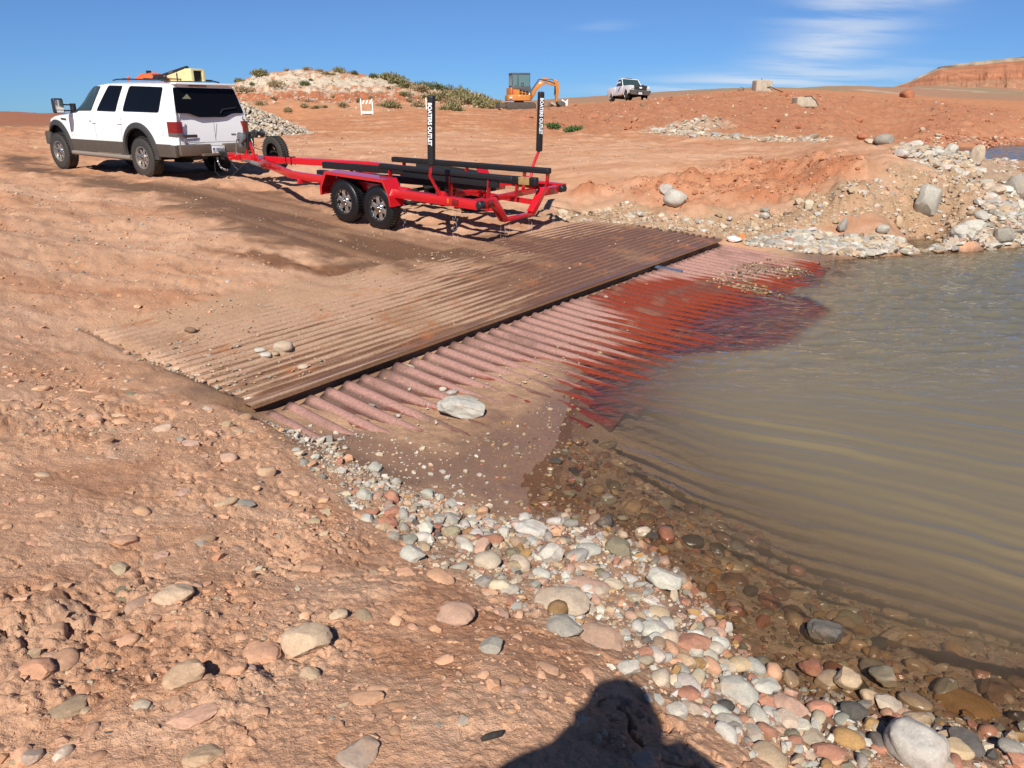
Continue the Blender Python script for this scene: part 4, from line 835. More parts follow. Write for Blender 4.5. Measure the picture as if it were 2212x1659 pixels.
# ------------------------------------------------------------------ mesh builder for made things
class MB:
    def __init__(s): s.V = []; s.F = []
    def add(s, V, F):
        o = len(s.V); s.V += [tuple(map(float, v)) for v in V]; s.F += [tuple(i + o for i in f) for f in F]; return s
    def box(s, c, d, rot=None, taper=None):
        hx, hy, hz = d[0] / 2, d[1] / 2, d[2] / 2
        P = np.array(box_v(-hx, hx, -hy, hy, -hz, hz))
        if taper: P[4:, 0] *= taper[0]; P[4:, 1] *= taper[1]
        if rot is not None: P = P @ np.array(rot).T
        return s.add(P + np.array(c), BF)
    def bar(s, a, b, w, h, up=(0, 0, 1)):
        a = np.array(a, float); b = np.array(b, float); d = b - a; l = np.linalg.norm(d); x = d / l; u = np.array(up, float); y = np.cross(u, x); y /= np.linalg.norm(y) + 1e-9; z = np.cross(x, y)
        return s.box((a + b) / 2, (l, w, h), np.stack([x, y, z], 1))
    def tube(s, pts, r, n=10, cap=True):
        pts = [np.array(p, float) for p in pts]; rs = r if hasattr(r, '__len__') else [r] * len(pts); V = []; F = []
        prev = None
        for i, p in enumerate(pts):
            t = (pts[min(i + 1, len(pts) - 1)] - pts[max(i - 1, 0)]); t /= np.linalg.norm(t) + 1e-12
            if prev is None: a = np.array([0, 0, 1.0]) if abs(t[2]) < .9 else np.array([1.0, 0, 0])
            else: a = prev
            x = a - t * (a @ t); x /= np.linalg.norm(x); prev = x; y = np.cross(t, x)
            for k in range(n):
                q = 2 * math.pi * k / n; V.append(p + rs[i] * (math.cos(q) * x + math.sin(q) * y))
        for i in range(len(pts) - 1):
            for k in range(n): F.append((i * n + k, i * n + (k + 1) % n, (i + 1) * n + (k + 1) % n, (i + 1) * n + k))
        if cap: F.append(tuple(range(n - 1, -1, -1))); F.append(tuple((len(pts) - 1) * n + k for k in range(n)))
        return s.add(V, F)
    def cyl(s, a, b, r, n=20): return s.tube([a, b], r, n)
    def lathe(s, prof, c=(0, 0, 0), axis='y', n=36, a0=0, a1=2 * math.pi):
        """prof: (radius, offset along axis) pairs, closed ring"""
        V = []; F = []; full = abs(a1 - a0 - 2 * math.pi) < 1e-6; m = n if full else n + 1; k = len(prof)
        for i in range(m):
            q = a0 + (a1 - a0) * i / n
            for r, o in prof:
                if axis == 'y': V.append((c[0] + r * math.cos(q), c[1] + o, c[2] + r * math.sin(q)))
                else: V.append((c[0] + r * math.cos(q), c[1] + r * math.sin(q), c[2] + o))
        for i in range(n):
            j = (i + 1) % m
            for p in range(k - 1): F.append((i * k + p, i * k + p + 1, j * k + p + 1, j * k + p))
        return s.add(V, F)
    def prism(s, poly, o, ex, ey, ez):
        """outline poly in (ex,ey) extruded along vector ez from origin o"""
        o, ex, ey, ez = (np.array(v, float) for v in (o, ex, ey, ez)); n = len(poly)
        V = [o + ex * p[0] + ey * p[1] for p in poly] + [o + ex * p[0] + ey * p[1] + ez for p in poly]
        return s.add(V, [tuple(range(n - 1, -1, -1)), tuple(range(n, 2 * n))] + [(i, (i + 1) % n, n + (i + 1) % n, n + i) for i in range(n)])
    def build(s, name, mat, parent=None, bevel=0.0, smooth=38, seg=2):
        me = bpy.data.meshes.new(name); bm = bmesh.new(); vs_ = [bm.verts.new(v) for v in s.V]
        for f in s.F:
            try: bm.faces.new([vs_[i] for i in f])
            except ValueError: pass
        bmesh.ops.recalc_face_normals(bm, faces=bm.faces)
        if bevel:
            ed = [e for e in bm.edges if len(e.link_faces) == 2 and e.calc_face_angle(0) > .5]
            bmesh.ops.bevel(bm, geom=ed, offset=bevel, segments=seg, profile=.6, affect='EDGES', clamp_overlap=True)
        bm.to_mesh(me); bm.free()
        if mat: me.materials.append(mat)
        if smooth:
            me.polygons.foreach_set('use_smooth', [True] * len(me.polygons)); me.set_sharp_from_angle(angle=R(smooth))
        return link(bpy.data.objects.new(name, me), parent)
def thing(name, label, cat, loc=(0, 0, 0), basis=None, group=None):
    o = link(bpy.data.objects.new(name, None)); tag(o, label, cat, group)
    M = Matrix.Identity(4)
    if basis is not None:
        for i in range(3):
            for j in range(3): M[j][i] = basis[i][j]
    M.translation = Vector(loc); o.matrix_world = M; return o
def text_part(txt, size, mat, parent, M, name='lettering', depth=.001, bold=0.0, sx=1.0):
    cu = bpy.data.curves.new(name, 'FONT'); cu.body = txt; cu.size = size; cu.extrude = depth; cu.offset = bold; cu.align_x = 'CENTER'; cu.align_y = 'CENTER'
    t = bpy.data.objects.new(name, cu); C.objects.link(t); dg = bpy.context.evaluated_depsgraph_get(); me = bpy.data.meshes.new_from_object(t.evaluated_get(dg)); bpy.data.objects.remove(t)
    me.materials.clear(); me.materials.append(mat); me.transform(Matrix.Diagonal((sx, 1, 1, 1))); o = link(bpy.data.objects.new(name, me), parent); o.matrix_local = M; return o
def mat3(x, y, z, o):
    M = Matrix.Identity(4)
    for i, v in enumerate((x, y, z)):
        v = Vector(v)
        for j in range(3): M[j][i] = v[j]
    M.translation = Vector(o); return M
DUST = (.30, .185, .12)
m_white = pmat('white_paint', (.80, .80, .79), rough=.28, spec=.5, coat=.5, dust=DUST, dust_h=(.45, 1.15, .42), nscale=5)
m_clad = pmat('dusty_cladding', (.060, .050, .042), rough=.7, dust=(.115, .080, .056), dust_h=(.3, 1.1, 1.1), nscale=6)
m_flare = pmat('flare_plastic', (.034, .034, .034), rough=.6, noise=.2, nscale=12, dust=(.12, .085, .06), dust_h=(.3, .9, .5))
m_black = pmat('black_plastic', (.018, .018, .019), rough=.45)
m_dark = pmat('underbody_dark', (.012, .012, .012), rough=.9)
m_glass = pmat('tinted_glass', (.004, .004, .005), rough=.05, spec=.22)
m_glass2 = pmat('door_glass', (.030, .050, .055), rough=.04, spec=.35)
m_rubber = pmat('tyre_rubber', (.022, .021, .020), rough=.8, noise=.3, nscale=30, dust=(.115, .082, .056), dust_h=(-.5, .6, .6))
m_rubber_wet = pmat('wet_tyre', (.006, .006, .007), rough=.45, bump=.1, nscale=60)
m_chrome = pmat('chrome', (.62, .60, .57), rough=.18, metal=1.0, noise=.15, nscale=10)
m_alloy_d = pmat('dusty_alloy', (.46, .43, .39), rough=.38, metal=.8, noise=.3, nscale=14)
m_red_l = pmat('tail_lens', (.20, .010, .012), rough=.12, coat=.6, noise=.4, nscale=30)
m_smoke = pmat('smoked_lens', (.10, .09, .085), rough=.2)
m_step = pmat('step_metal', (.20, .165, .135), rough=.55, dust=(.26, .19, .14), dust_h=(.3, .5, .8), nscale=9)
m_bumper = pmat('dusty_chrome_bumper', (.20, .155, .115), rough=.34, metal=.45, dust=(.13, .088, .058), dust_h=(.42, .85, 1.1), nscale=7)
m_plate = pmat('plate_white', (.72, .72, .72), rough=.4)
m_ink = pmat('plate_ink', (.03, .035, .05), rough=.5)
m_blue = pmat('flag_blue', (.05, .08, .25), rough=.5); m_flagred = pmat('flag_red', (.5, .08, .09), rough=.5)
m_seam = pmat('panel_gap', (.20, .20, .20), rough=.8)

def wheel_parts(root, c, r, w, side, m_tyre, m_rim, m_face, spokes, name='wheel', rimr=.58, dish=.03, deep=False, drum=True):
    """side +1: outer face towards +y. wheel > tyre, rim, hub"""
    wh = link(bpy.data.objects.new(name, None), root); wh.location = c
    t = MB(); h = w / 2; pr = [(r * rimr, -h * .86), (r * rimr * 1.04, -h), (r * .80, -h * 1.04), (r * .93, -h * .96), (r * .985, -h * .78), (r, -h * .5), (r, h * .5), (r * .985, h * .78), (r * .93, h * .96), (r * .80, h * 1.04), (r * rimr * 1.04, h), (r * rimr, h * .86)]
    t.lathe(pr, n=48)
    for k in range(44):                       # tread blocks
        q = 2 * math.pi * k / 44
        for sgn in (-1, 1):
            x, z = (r + .003) * math.cos(q + sgn * .035), (r + .003) * math.sin(q + sgn * .035); t.box((x, sgn * h * .55, z), (.018, h * .62, r * .085), np.array([[math.cos(q), 0, -math.sin(q)], [0, 1, 0], [math.sin(q), 0, math.cos(q)]]))
    t.build('tyre', m_tyre, wh, smooth=45)
    rm = MB(); rr = r * rimr * 1.02; y = side * h
    rm.lathe([(rr * .99, -h * .8), (rr, y * .80), (rr * 1.02, y * .98), (rr * .94, y * 1.0), (rr * .88, y * .72), (rr * .86, y * .05)], n=40)
    rm.build('rim', m_rim, wh)
    if drum: d = MB(); d.lathe([(rr * .87, y * .05), (0.0001, y * .02)], n=30); d.build('brake_drum', m_dark, wh)
    f = MB(); yo = y * (.60 - dish)
    for k in range(spokes):
        q = 2 * math.pi * k / spokes + .3
        ca, sa = math.cos(q), math.sin(q); M_ = np.array([[ca, 0, -sa], [0, 1, 0], [sa, 0, ca]])
        wsp = rr * (1.05 if spokes <= 6 else .62) * (.36 if spokes <= 6 else .42)
        f.box(np.array([ca, 0, sa]) * rr * .54 + np.array([0, yo, 0]), (rr * .82, h * .22, wsp), M_)
        if spokes <= 6:
            for sg in (-1, 1):
                q2 = q + sg * math.pi / spokes * .62; f.box(np.array([math.cos(q2), 0, math.sin(q2)]) * rr * .86 + np.array([0, y * .75, 0]), (rr * .16, h * .12, rr * .20), np.array([[math.cos(q2), 0, -math.sin(q2)], [0, 1, 0], [math.sin(q2), 0, math.cos(q2)]]))
    f.build('spokes', m_face, wh, bevel=.006)
    hb = MB(); hb.lathe([(rr * .34, yo - side * h * .1), (rr * .33, yo + side * h * .22), (rr * .20, yo + side * h * .34), (rr * .18, yo + side * h * (.75 if deep else .5)), (0.0001, yo + side * h * (.8 if deep else .55))], n=24)
    for k in range(8 if spokes > 6 else 6):
        q = 2 * math.pi * k / (8 if spokes > 6 else 6); p = np.array([math.cos(q) * rr * .27, yo + side * h * .2, math.sin(q) * rr * .27]); hb.cyl(p, p + np.array([0, side * h * .22, 0]), rr * .05, 8)
    hb.build('hub', m_chrome, wh)
    return wh

# ------------------------------------------------------------------ big white SUV
suv = thing('sport_utility_vehicle', 'large white SUV with mud-brown lower sides towing the red trailer, roof loaded', 'car', SUV_T, SUV_B)
XR, XF = -1.24, 4.02
def lerp(pts, x): return float(np.interp(x, [p[0] for p in pts], [p[1] for p in pts]))
ROOF = [(-1.24, 1.955), (-1.0, 1.975), (-.5, 1.985), (.6, 1.99), (1.4, 1.985), (1.75, 1.965), (1.95, 1.92), (2.15, 1.82), (2.5, 1.56), (2.82, 1.335), (3.0, 1.315), (3.5, 1.275), (3.8, 1.22), (3.95, 1.13), (4.02, 1.02)]
def ytop(x): return lerp([(-1.24, .80), (-.8, .815), (1.5, .80), (1.9, .76), (2.82, .80), (3.4, .80), (3.9, .74), (4.02, .70)], x)      # half width of the roof / hood edge
def ybelt(x): return lerp([(-1.24, .945), (-1.0, .972), (0, .985), (2.8, .985), (3.5, .96), (3.9, .90), (4.02, .84)], x)
def side_y(x, z):
    zt = lerp(ROOF, x); zb = min(1.34, zt - .02); yb = ybelt(x); yt = min(ytop(x), yb - .02)
    if z <= zb:
        t = (z - .45) / (zb - .45); crease = .010 * math.exp(-((z - 1.21) / .035) ** 2)
        return yb + .018 * math.sin(max(0, min(1, t)) * math.pi) + crease - .02 * max(0, (.62 - z) / .2)
    t = (z - zb) / max(zt - .05 - zb, .02); t = min(t, 1.2); return yb + (yt - yb) * (t ** 1.25)
def arch(x, base):
    z = base
    for cx, rad_, cz in ((0.06, .56, .52), (3.48, .55, .52)):
        if abs(x - cx) < rad_: z = max(z, cz + math.sqrt(rad_ * rad_ - (x - cx) ** 2))
    return z
xs = sorted(set([round(v, 4) for v in np.concatenate([np.linspace(XR, XF, 108), [-1.20, -1.22, .06 - .56, .06 + .56, 3.48 - .55, 3.48 + .55]])]))
NS, NR_ = 22, 9
V = []; rows = 2 * NS + NR_
for x in xs:
    zt = lerp(ROOF, x); zb0 = arch(x, .50); zedge = zt - .055
    inset = .05 * max(0, (x - 3.75) / .27) ** 2 + .06 * max(0, (-1.12 - x) / .12) ** 2
    def rx(z): return x + (-.0 if x > -.6 else (lerp([(.5, 0), (1.2, 0), (1.35, .02), (1.97, .20)], z)) * min(1, (-.6 - x) / .64))
    L_ = []
    for i in range(NS):
        z = zb0 + (zedge - zb0) * i / (NS - 1); L_.append((rx(z), side_y(x, z) - inset, z))
    yt = side_y(x, zedge) - inset
    T_ = []
    for i in range(1, NR_ + 1):
        a = math.pi * i / (NR_ + 1); s_ = math.cos(a); cr = (1 - abs(s_) ** 2.6)
        T_.append((rx(zt), yt * (abs(s_) ** .55) * (1 if s_ > 0 else -1), zedge + (zt - zedge) * (cr ** .75) + .012 * cr))
    V += L_ + T_ + [(p[0], -p[1], p[2]) for p in reversed(L_)]
F = []; n = rows
for i in range(len(xs) - 1):
    for k in range(n - 1): F.append((i * n + k, i * n + k + 1, (i + 1) * n + k + 1, (i + 1) * n + k))
F.append(tuple(range(n))); F.append(tuple((len(xs) - 1) * n + k for k in range(n)))
MB().add(V, F).build('body', m_white, suv, smooth=32)
u = MB()       # dark floor pan, wells and engine bay so that light does not pass below
u.box((1.4, 0, .66), (4.9, 1.62, .36)); u.box((.06, 0, .98), (1.05, 1.75, .26)); u.box((3.48, 0, .95), (1.0, 1.70, .2)); u.box((1.4, 0, .46), (4.2, .5, .1))
u.cyl((0, -.75, .42), (0, .75, .42), .07); u.box((0, 0, .42), (.3, .3, .28)); u.cyl((3.48, -.75, .42), (3.48, .75, .42), .06); u.cyl((.7, .45, .46), (-1.1, .5, .48), .04)
u.build('underbody', m_dark, suv)
def side_patch(poly, off, name, mat, sides=(1, -1), th=.004, n=9, parent=suv, sf=None):
    """rounded panel laid on the body side; poly in (x,z)"""
    out = []
    for sd in sides:
        bm = bmesh.new(); vs_ = [bm.verts.new((p[0], 0, p[1])) for p in poly]; f = bm.faces.new(vs_)
        bmesh.ops.triangulate(bm, faces=[f]); 
        for _ in range(3): bmesh.ops.subdivide_edges(bm, edges=[e for e in bm.edges if e.calc_length() > .12], cuts=1, use_grid_fill=True); bmesh.ops.triangulate(bm, faces=bm.faces)
        ex = bmesh.ops.extrude_face_region(bm, geom=list(bm.faces)); ev = set(v for v in ex['geom'] if isinstance(v, bmesh.types.BMVert))
        for v in bm.verts:
            yy = (sf or side_y)(v.co.x, v.co.z); v.co.y = sd * (yy + (off if v in ev else off - th))
            if v.co.x < -.6 and sf is None: v.co.x += lerp([(.5, 0), (1.2, 0), (1.35, .02), (1.97, .20)], v.co.z) * min(1, (-.6 - v.co.x) / .64)
        bmesh.ops.recalc_face_normals(bm, faces=bm.faces); me = bpy.data.meshes.new(name); bm.to_mesh(me); bm.free(); me.materials.append(mat)
        me.polygons.foreach_set('use_smooth', [True] * len(me.polygons)); me.set_sharp_from_angle(angle=R(30)); out.append(link(bpy.data.objects.new(name, me), parent))
    return out
def rnd(poly, r, n=4):
    """round the corners of an outline"""
    out = []; m = len(poly)
    for i in range(m):
        p = np.array(poly[i], float); a = np.array(poly[i - 1], float) - p; b = np.array(poly[(i + 1) % m], float) - p
        la, lb = np.linalg.norm(a), np.linalg.norm(b); rr = min(r, la * .45, lb * .45); a = a / la * rr; b = b / lb * rr
        for k in range(n + 1):
            t = k / n; out.append(tuple(p + a * (1 - t) ** 2 + b * t ** 2))
    return out
def grow(poly, d):
    c = np.mean(np.array(poly), 0); return [tuple(c + (np.array(p) - c) * (1 + d / max(np.linalg.norm(np.array(p) - c), 1e-6))) for p in poly]
WIN = [([(2.70, 1.36), (2.40, 1.58), (2.10, 1.80), (1.93, 1.89), (1.58, 1.90), (1.84, 1.39), (2.36, 1.39), (2.44, 1.345), (2.68, 1.33)], m_glass2, .035), ([(1.22, 1.905), (.68, 1.905), (.84, 1.39), (1.58, 1.39)], m_glass, .05), ([(.38, 1.905), (-.90, 1.88), (-.76, 1.385), (.54, 1.39)], m_glass, .07)]
for poly, mt, r in WIN:
    side_patch(rnd(grow(poly, .026), r), .004, 'window_seal', m_black); side_patch(rnd(poly, r), .007, 'window', mt)
# panel gaps, handles, badge bar, filler door
for pl in ([(1.775, 1.36), (1.72, .77)], [(.62, 1.36), (.70, .77)], [(2.80, 1.30), (2.78, .80)], [(1.44, 1.93), (1.775, 1.36)], [(.50, 1.93), (.62, 1.36)]):
    (xa, za), (xb, zb) = pl; side_patch([(xa - .006, za), (xa + .006, za), (xb + .006, zb), (xb - .006, zb)], .0022, 'panel_gap', m_seam, th=.003)
for x0 in (1.83, .79):
    side_patch(rnd([(x0 + .02, 1.165), (x0 - .15, 1.165), (x0 - .15, 1.115), (x0 + .02, 1.115)], .02), .022, 'door_handle', m_white if x0 < 1 else m_white, th=.02)
side_patch([(1.93, 1.165), (1.86, 1.165), (1.86, 1.135), (1.93, 1.135)], .006, 'lock_cover', m_black, sides=(1,), th=.006)
side_patch([(3.20, 1.205), (2.95, 1.19), (2.95, 1.145), (3.20, 1.16)], .006, 'fender_vent', m_flare, th=.006)
fl = [( -.78 + .10 * math.cos(a), 1.0 + .10 * math.sin(a)) for a in np.linspace(0, 2 * math.pi, 25)[:-1]]; side_patch(fl, .002, 'filler_gap', m_seam, sides=(1,), th=.003); side_patch([(-.78 + (x + .78) * .93, 1 + (z - 1) * .93) for x, z in fl], .004, 'filler_door', m_white, sides=(1,), th=.004)
# lower cladding and flares
for x0, x1 in ((-1.06, -.52), (.64, 2.90)):
    side_patch([(x0, .47), (x1, .47), (x1, .735), (x0, .735)], .014, 'lower_cladding', m_clad, th=.03)
for cx, rad_ in ((.06, .56), (3.48, .55)):
    for sd in (1, -1):
        fm = MB(); ring = []
        for i in range(25):
            a = math.pi * (-.06 + 1.12 * i / 24); ring.append(a)
        VV = []; FF = []
        for a in ring:
            for rr, off in ((rad_ - .045, .0), (rad_ - .03, .045), (rad_ + .03, .048), (rad_ + .085, .022), (rad_ + .09, -.02)):
                x, z = cx + rr * math.cos(a), .52 + rr * math.sin(a); VV.append((x, sd * (side_y(min(max(x, -1.2), 3.95), max(z, .5)) + off), z))
        for i in range(24):
            for k in range(4): FF.append((i * 5 + k, i * 5 + k + 1, i * 5 + 6 + k, i * 5 + 5 + k))
        fm.add(VV, FF).build('wheel_flare', m_flare, suv)
for sd in (1, -1):
    s = MB(); s.tube([(2.78, sd * 1.04, .425), (.38, sd * 1.04, .405)], .052, 10); s.box((1.6, sd * .97, .43), (2.3, .12, .05))
    s.build('running_board', m_step, suv)
# wheels
for c in ((0, .90, .42), (3.48, .90, .42)): wheel_parts(suv, c, .42, .27, 1, m_rubber, m_alloy_d, m_alloy_d, 8, rimr=.56, deep=True)
for c in ((0, -.90, .42), (3.48, -.90, .42)): wheel_parts(suv, c, .42, .27, -1, m_rubber, m_alloy_d, m_alloy_d, 8, rimr=.56, deep=True)
# rear: tailgate glass, lamps, bumper, plate
def rear_x(z): return XR + lerp([(.5, 0), (1.2, 0), (1.35, .02), (1.97, .20)], z)
def rear_patch(poly, off, name, mat, th=.006, parent=suv):
    bm = bmesh.new(); f = bm.faces.new([bm.verts.new((0, p[0], p[1])) for p in poly]); bmesh.ops.triangulate(bm, faces=[f])
    for _ in range(2): bmesh.ops.subdivide_edges(bm, edges=[e for e in bm.edges if e.calc_length() > .15], cuts=1, use_grid_fill=True); bmesh.ops.triangulate(bm, faces=bm.faces)
    ex = bmesh.ops.extrude_face_region(bm, geom=list(bm.faces)); ev = set(v for v in ex['geom'] if isinstance(v, bmesh.types.BMVert))
    for v in bm.verts: v.co.x = rear_x(v.co.z) - (off if v in ev else off - th)
    bmesh.ops.recalc_face_normals(bm, faces=bm.faces); me = bpy.data.meshes.new(name); bm.to_mesh(me); bm.free(); me.materials.append(mat); return link(bpy.data.objects.new(name, me), parent)
RG = [(.765, 1.885), (-.765, 1.885), (-.86, 1.37), (-.56, 1.37), (-.34, 1.29), (.34, 1.29), (.56, 1.37), (.86, 1.37)]
rear_patch(rnd(RG, .05), .006, 'rear_window', m_glass)
wp = MB(); wp.tube([(rear_x(1.40) - .03, -.22, 1.37), (rear_x(1.45) - .03, -.3, 1.45), (rear_x(1.47) - .03, -.66, 1.49)], .012, 6); wp.build('wiper', m_black, suv)
tri = rear_patch([(.62, 1.66), (.40, 1.66), (.47, 1.76)], .0085, 'window_sticker', pmat('sticker', (.16, .155, .10), rough=.6), th=.002)
for sd in (1, -1):
    l = MB(); z0, z1 = .90, 1.20
    pr = [(-1.02, .975), (-1.14, .968), (-1.215, .93), (-1.245, .88), (-1.247, .775)]
    VV = []; FF = []
    for z in (z0, z0 + .075, z1):
        for x, y in pr: VV.append((x - .012, sd * (y + .014), z))
    o_ = len(VV)
    for z in (z0, z0 + .075, z1):
        for x, y in pr: VV.append((x + .03, sd * (y - .03), z))
    k = 5
    for a in (0, 1):
        for b_ in range(k - 1): FF.append((a * k + b_, a * k + b_ + 1, (a + 1) * k + b_ + 1, (a + 1) * k + b_))
    FF += [(0 + b_, 1 + b_, o_ + 1 + b_, o_ + b_) for b_ in range(k - 1)] + [(10 + b_, 11 + b_, o_ + 11 + b_, o_ + 10 + b_) for b_ in range(k - 1)] + [(0, 5, o_ + 5, o_), (5, 10, o_ + 10, o_ + 5), (4, 9, o_ + 9, o_ + 4), (9, 14, o_ + 14, o_ + 9)]
    lo = l.add(VV, FF).build('tail_lamp', m_red_l, suv)
    low = MB(); low.add([(x - .014, sd * (y + .016), z) for z in (z0, z0 + .07) for x, y in pr], [(b_, b_ + 1, b_ + 6, b_ + 5) for b_ in range(4)]).build('reverse_lens', m_smoke, lo)
sp_ = MB(); sp_.box((-1.08, 0, 1.965), (.20, 1.50, .045)); sp_.build('roof_spoiler', m_white, suv, bevel=.018)
b3 = MB(); b3.box((rear_x(1.94) - .05, .17, 1.94), (.04, .42, .055)); b3.build('brake_lamp', m_red_l, suv, bevel=.01)
for y0, y1, nm in ((.94, .17, 0), (-.17, -.92, 0)):
    b_ = MB(); yc, w = (y0 + y1) / 2, abs(y1 - y0); b_.box((-1.26, yc, .615), (.15, w, .21)); b_.box((-1.25, yc, .715), (.13, w, .04)); b_.build('rear_bumper', m_bumper, suv, bevel=.022)
b_ = MB(); b_.box((-1.26, 0, .60), (.1, .36, .2)); b_.box((-1.33, 0, .515), (.16, .9, .05)); b_.build('bumper_step', m_bumper, suv, bevel=.01)
for sd in (1, -1):
    c_ = MB(); c_.box((-1.16, sd * .985, .60), (.2, .09, .25)); c_.build('bumper_corner', m_clad, suv, bevel=.02)
    hg = MB(); hg.box((rear_x(1.25) - .012, sd * .80, 1.26), (.02, .03, .09)); hg.box((rear_x(.9) - .012, sd * .76, .80), (.03, .05, .09)); hg.build('tailgate_hinge', m_alloy_d, suv, bevel=.004)
pl = MB(); pl.box((-1.345, 0.02, .61), (.008, .33, .165)); pl = pl.build('licence_plate', m_plate, suv, bevel=.004)
PX = (0, -1, 0); PZ = (-1, 0, 0); PYv = (0, 0, 1)
text_part('789WH', .105, m_ink, pl, mat3(PX, PYv, PZ, (-1.3495, -.035, .60)), 'plate_number', bold=.0015, sx=.72)
fg = MB(); fg.box((-1.3495, .135, .625), (.002, .05, .05)); fg.build('plate_flag', m_blue, pl); fg = MB()
for k in range(3): fg.box((-1.3495, .13, .585 - k * .022), (.002, .06, .011))
fg.build('plate_stripes', m_flagred, pl)
tb = MB(); tb.box((rear_x(.9) - .008, .60, .905), (.012, .32, .065)); tb.build('badge_bar', pmat('badge_bar', (.05, .03, .03), rough=.4), suv, bevel=.006)
sc_ = MB()          # illegible script badge: a thin looping line
sc_.tube([(rear_x(.85) - .008, .70 - t * .26, .838 + .018 * math.sin(t * 26) * (1 if t < .25 or .45 < t < .6 else .45)) for t in np.linspace(0, 1, 40)], .0035, 5); sc_.build('script_badge', m_ink, suv)
em = MB(); em.prism([(.065 * math.cos(a), .032 * math.sin(a)) for a in np.linspace(0, 2 * math.pi, 25)[:-1]], (rear_x(.92) - .004, -.665, .925), (0, 1, 0), (0, 0, 1), (-.01, 0, 0)); em.build('oval_emblem', m_black, suv)
em = MB(); em.box((rear_x(.92) - .006, -.50, .925), (.006, .12, .022)); em.build('nameplate', m_smoke, suv)
sg = MB(); sg.box((rear_x(1.0) - .001, -.02, 1.03), (.004, .01, .46)); sg.box((rear_x(.8) - .0, 0, .77), (.004, 1.7, .008)); sg.build('tailgate_gap', m_seam, suv)
# front bumper, lamps, windscreen, mirrors
fb = MB(); fb.box((4.08, 0, .72), (.16, 1.86, .32)); fb.box((3.98, .93, .72), (.26, .1, .30)); fb.box((3.98, -.93, .72), (.26, .1, .30)); fb.build('front_bumper', m_clad, suv, bevel=.03)
gr = MB(); gr.box((4.03, 0, 1.0), (.05, 1.0, .24)); gr.build('grille', m_chrome, suv, bevel=.01)
for sd in (1, -1):
    h_ = MB(); h_.box((3.99, sd * .70, 1.02), (.1, .26, .18)); h_.build('headlamp', m_smoke, suv, bevel=.02)
ws = MB(); ws.add([(1.98, .66, 1.915), (1.98, -.66, 1.915), (2.80, -.76, 1.36), (2.80, .76, 1.36)], [(0, 1, 2, 3)]); ws.build('windscreen', m_glass2, suv)
for sd in (1, -1):
    mi = link(bpy.data.objects.new('mirror', None), suv)
    h_ = MB(); h_.box((2.58, sd * 1.32, 1.475), (.13, .23, .33)); h_.build('mirror_housing', m_black, mi, bevel=.045, seg=3)
    g_ = MB(); g_.box((2.512, sd * 1.32, 1.50), (.006, .185, .215)); g_.build('mirror_glass', m_chrome, mi, bevel=.002); g_ = MB(); g_.box((2.512, sd * 1.32, 1.355), (.006, .16, .05)); g_.build('mirror_glass', m_chrome, mi)
    a_ = MB(); a_.tube([(2.62, sd * 1.24, 1.50), (2.60, sd * .98, 1.50)], .016, 8); a_.tube([(2.62, sd * 1.24, 1.37), (2.60, sd * .98, 1.37)], .016, 8); a_.box((2.60, sd * .965, 1.43), (.17, .06, .2)); a_.build('mirror_arm', m_black, mi, bevel=.006)
# roof rack
rk = MB()
for sd in (1, -1): rk.tube([(1.30, sd * .64, 2.035), (1.15, sd * .64, 2.055), (-.55, sd * .64, 2.045), (-.75, sd * .64, 2.015)], .016, 8)
for x in (.85, .05, -.45): rk.bar((x, -.68, 2.065), (x, .68, 2.065), .045, .022)
rk.build('roof_rack', m_black, suv)
def suvthing(n, lab, cat): return thing(n, lab, cat, SUV_T, SUV_B)
m_orange = pmat('orange_plastic', (.72, .115, .025), rough=.5, noise=.15); m_cream_p = pmat('cream_plastic', (.64, .55, .27), rough=.55, noise=.2, nscale=8)
t = suvthing('orange_board', 'orange rounded plastic float strapped on the SUV roof in front of the cream box', 'float')
o_ = MB(); st = [(-.05, .02), (.1, .10), (.35, .16), (.65, .15), (.85, .07), (.95, .01)]
VV = []; FF = []
for i, (x, hgt) in enumerate(st):
    for k in range(9): a = math.pi * k / 8; VV.append((x - .02, .20 + .30 * math.cos(a) * (.6 + hgt * 2.4), 2.05 + hgt * math.sin(a)))
for i in range(len(st) - 1):
    for k in range(8): FF.append((i * 9 + k, i * 9 + k + 1, i * 9 + 10 + k, i * 9 + 9 + k))
o_.add(VV, FF + [tuple(range(9)), tuple(range(45, 54))]).build('shell', m_orange, t, smooth=60)
o_ = MB(); o_.box((.42, .30, 2.20), (.06, .10, .09)); o_.build('cleat', m_black, t, bevel=.01)
o_ = MB(); o_.tube([(1.02, .45, 2.05), (1.06, .40, 2.10), (1.14, .36, 2.10), (1.2, .34, 2.05)], .03, 8); o_.build('grab_handle', m_orange, t)
t = suvthing('cream_housing', 'cream yellow hollow plastic box with a black opening at the back of the SUV roof', 'plastic box')
hx = MB(); x0, x1 = -.82, .30
op_ = [(x0, 2.03), (x1, 2.03), (x1, 2.09), (-.30, 2.20), (-.62, 2.275), (x0, 2.27)]
hx.prism(op_, (0, .11, 0), (1, 0, 0), (0, 0, 1), (0, -.035, 0)); hx.prism(op_, (0, -.19, 0), (1, 0, 0), (0, 0, 1), (0, -.035, 0))
hx.bar((x0, -.06, 2.265), (-.60, -.06, 2.265), .33, .035); hx.bar((-.60, -.06, 2.26), (.28, -.06, 2.085), .33, .03); hx.box((x0 - .01, .085, 2.15), (.04, .07, .25)); hx.box((x0 - .01, -.195, 2.15), (.04, .07, .25)); hx.box((x0 - .01, -.055, 2.262), (.04, .34, .04))
hx.build('shell', m_cream_p, t, bevel=.012)
d_ = MB(); d_.box((-.60, -.055, 2.14), (.34, .21, .21)); d_.build('opening', m_dark, t)
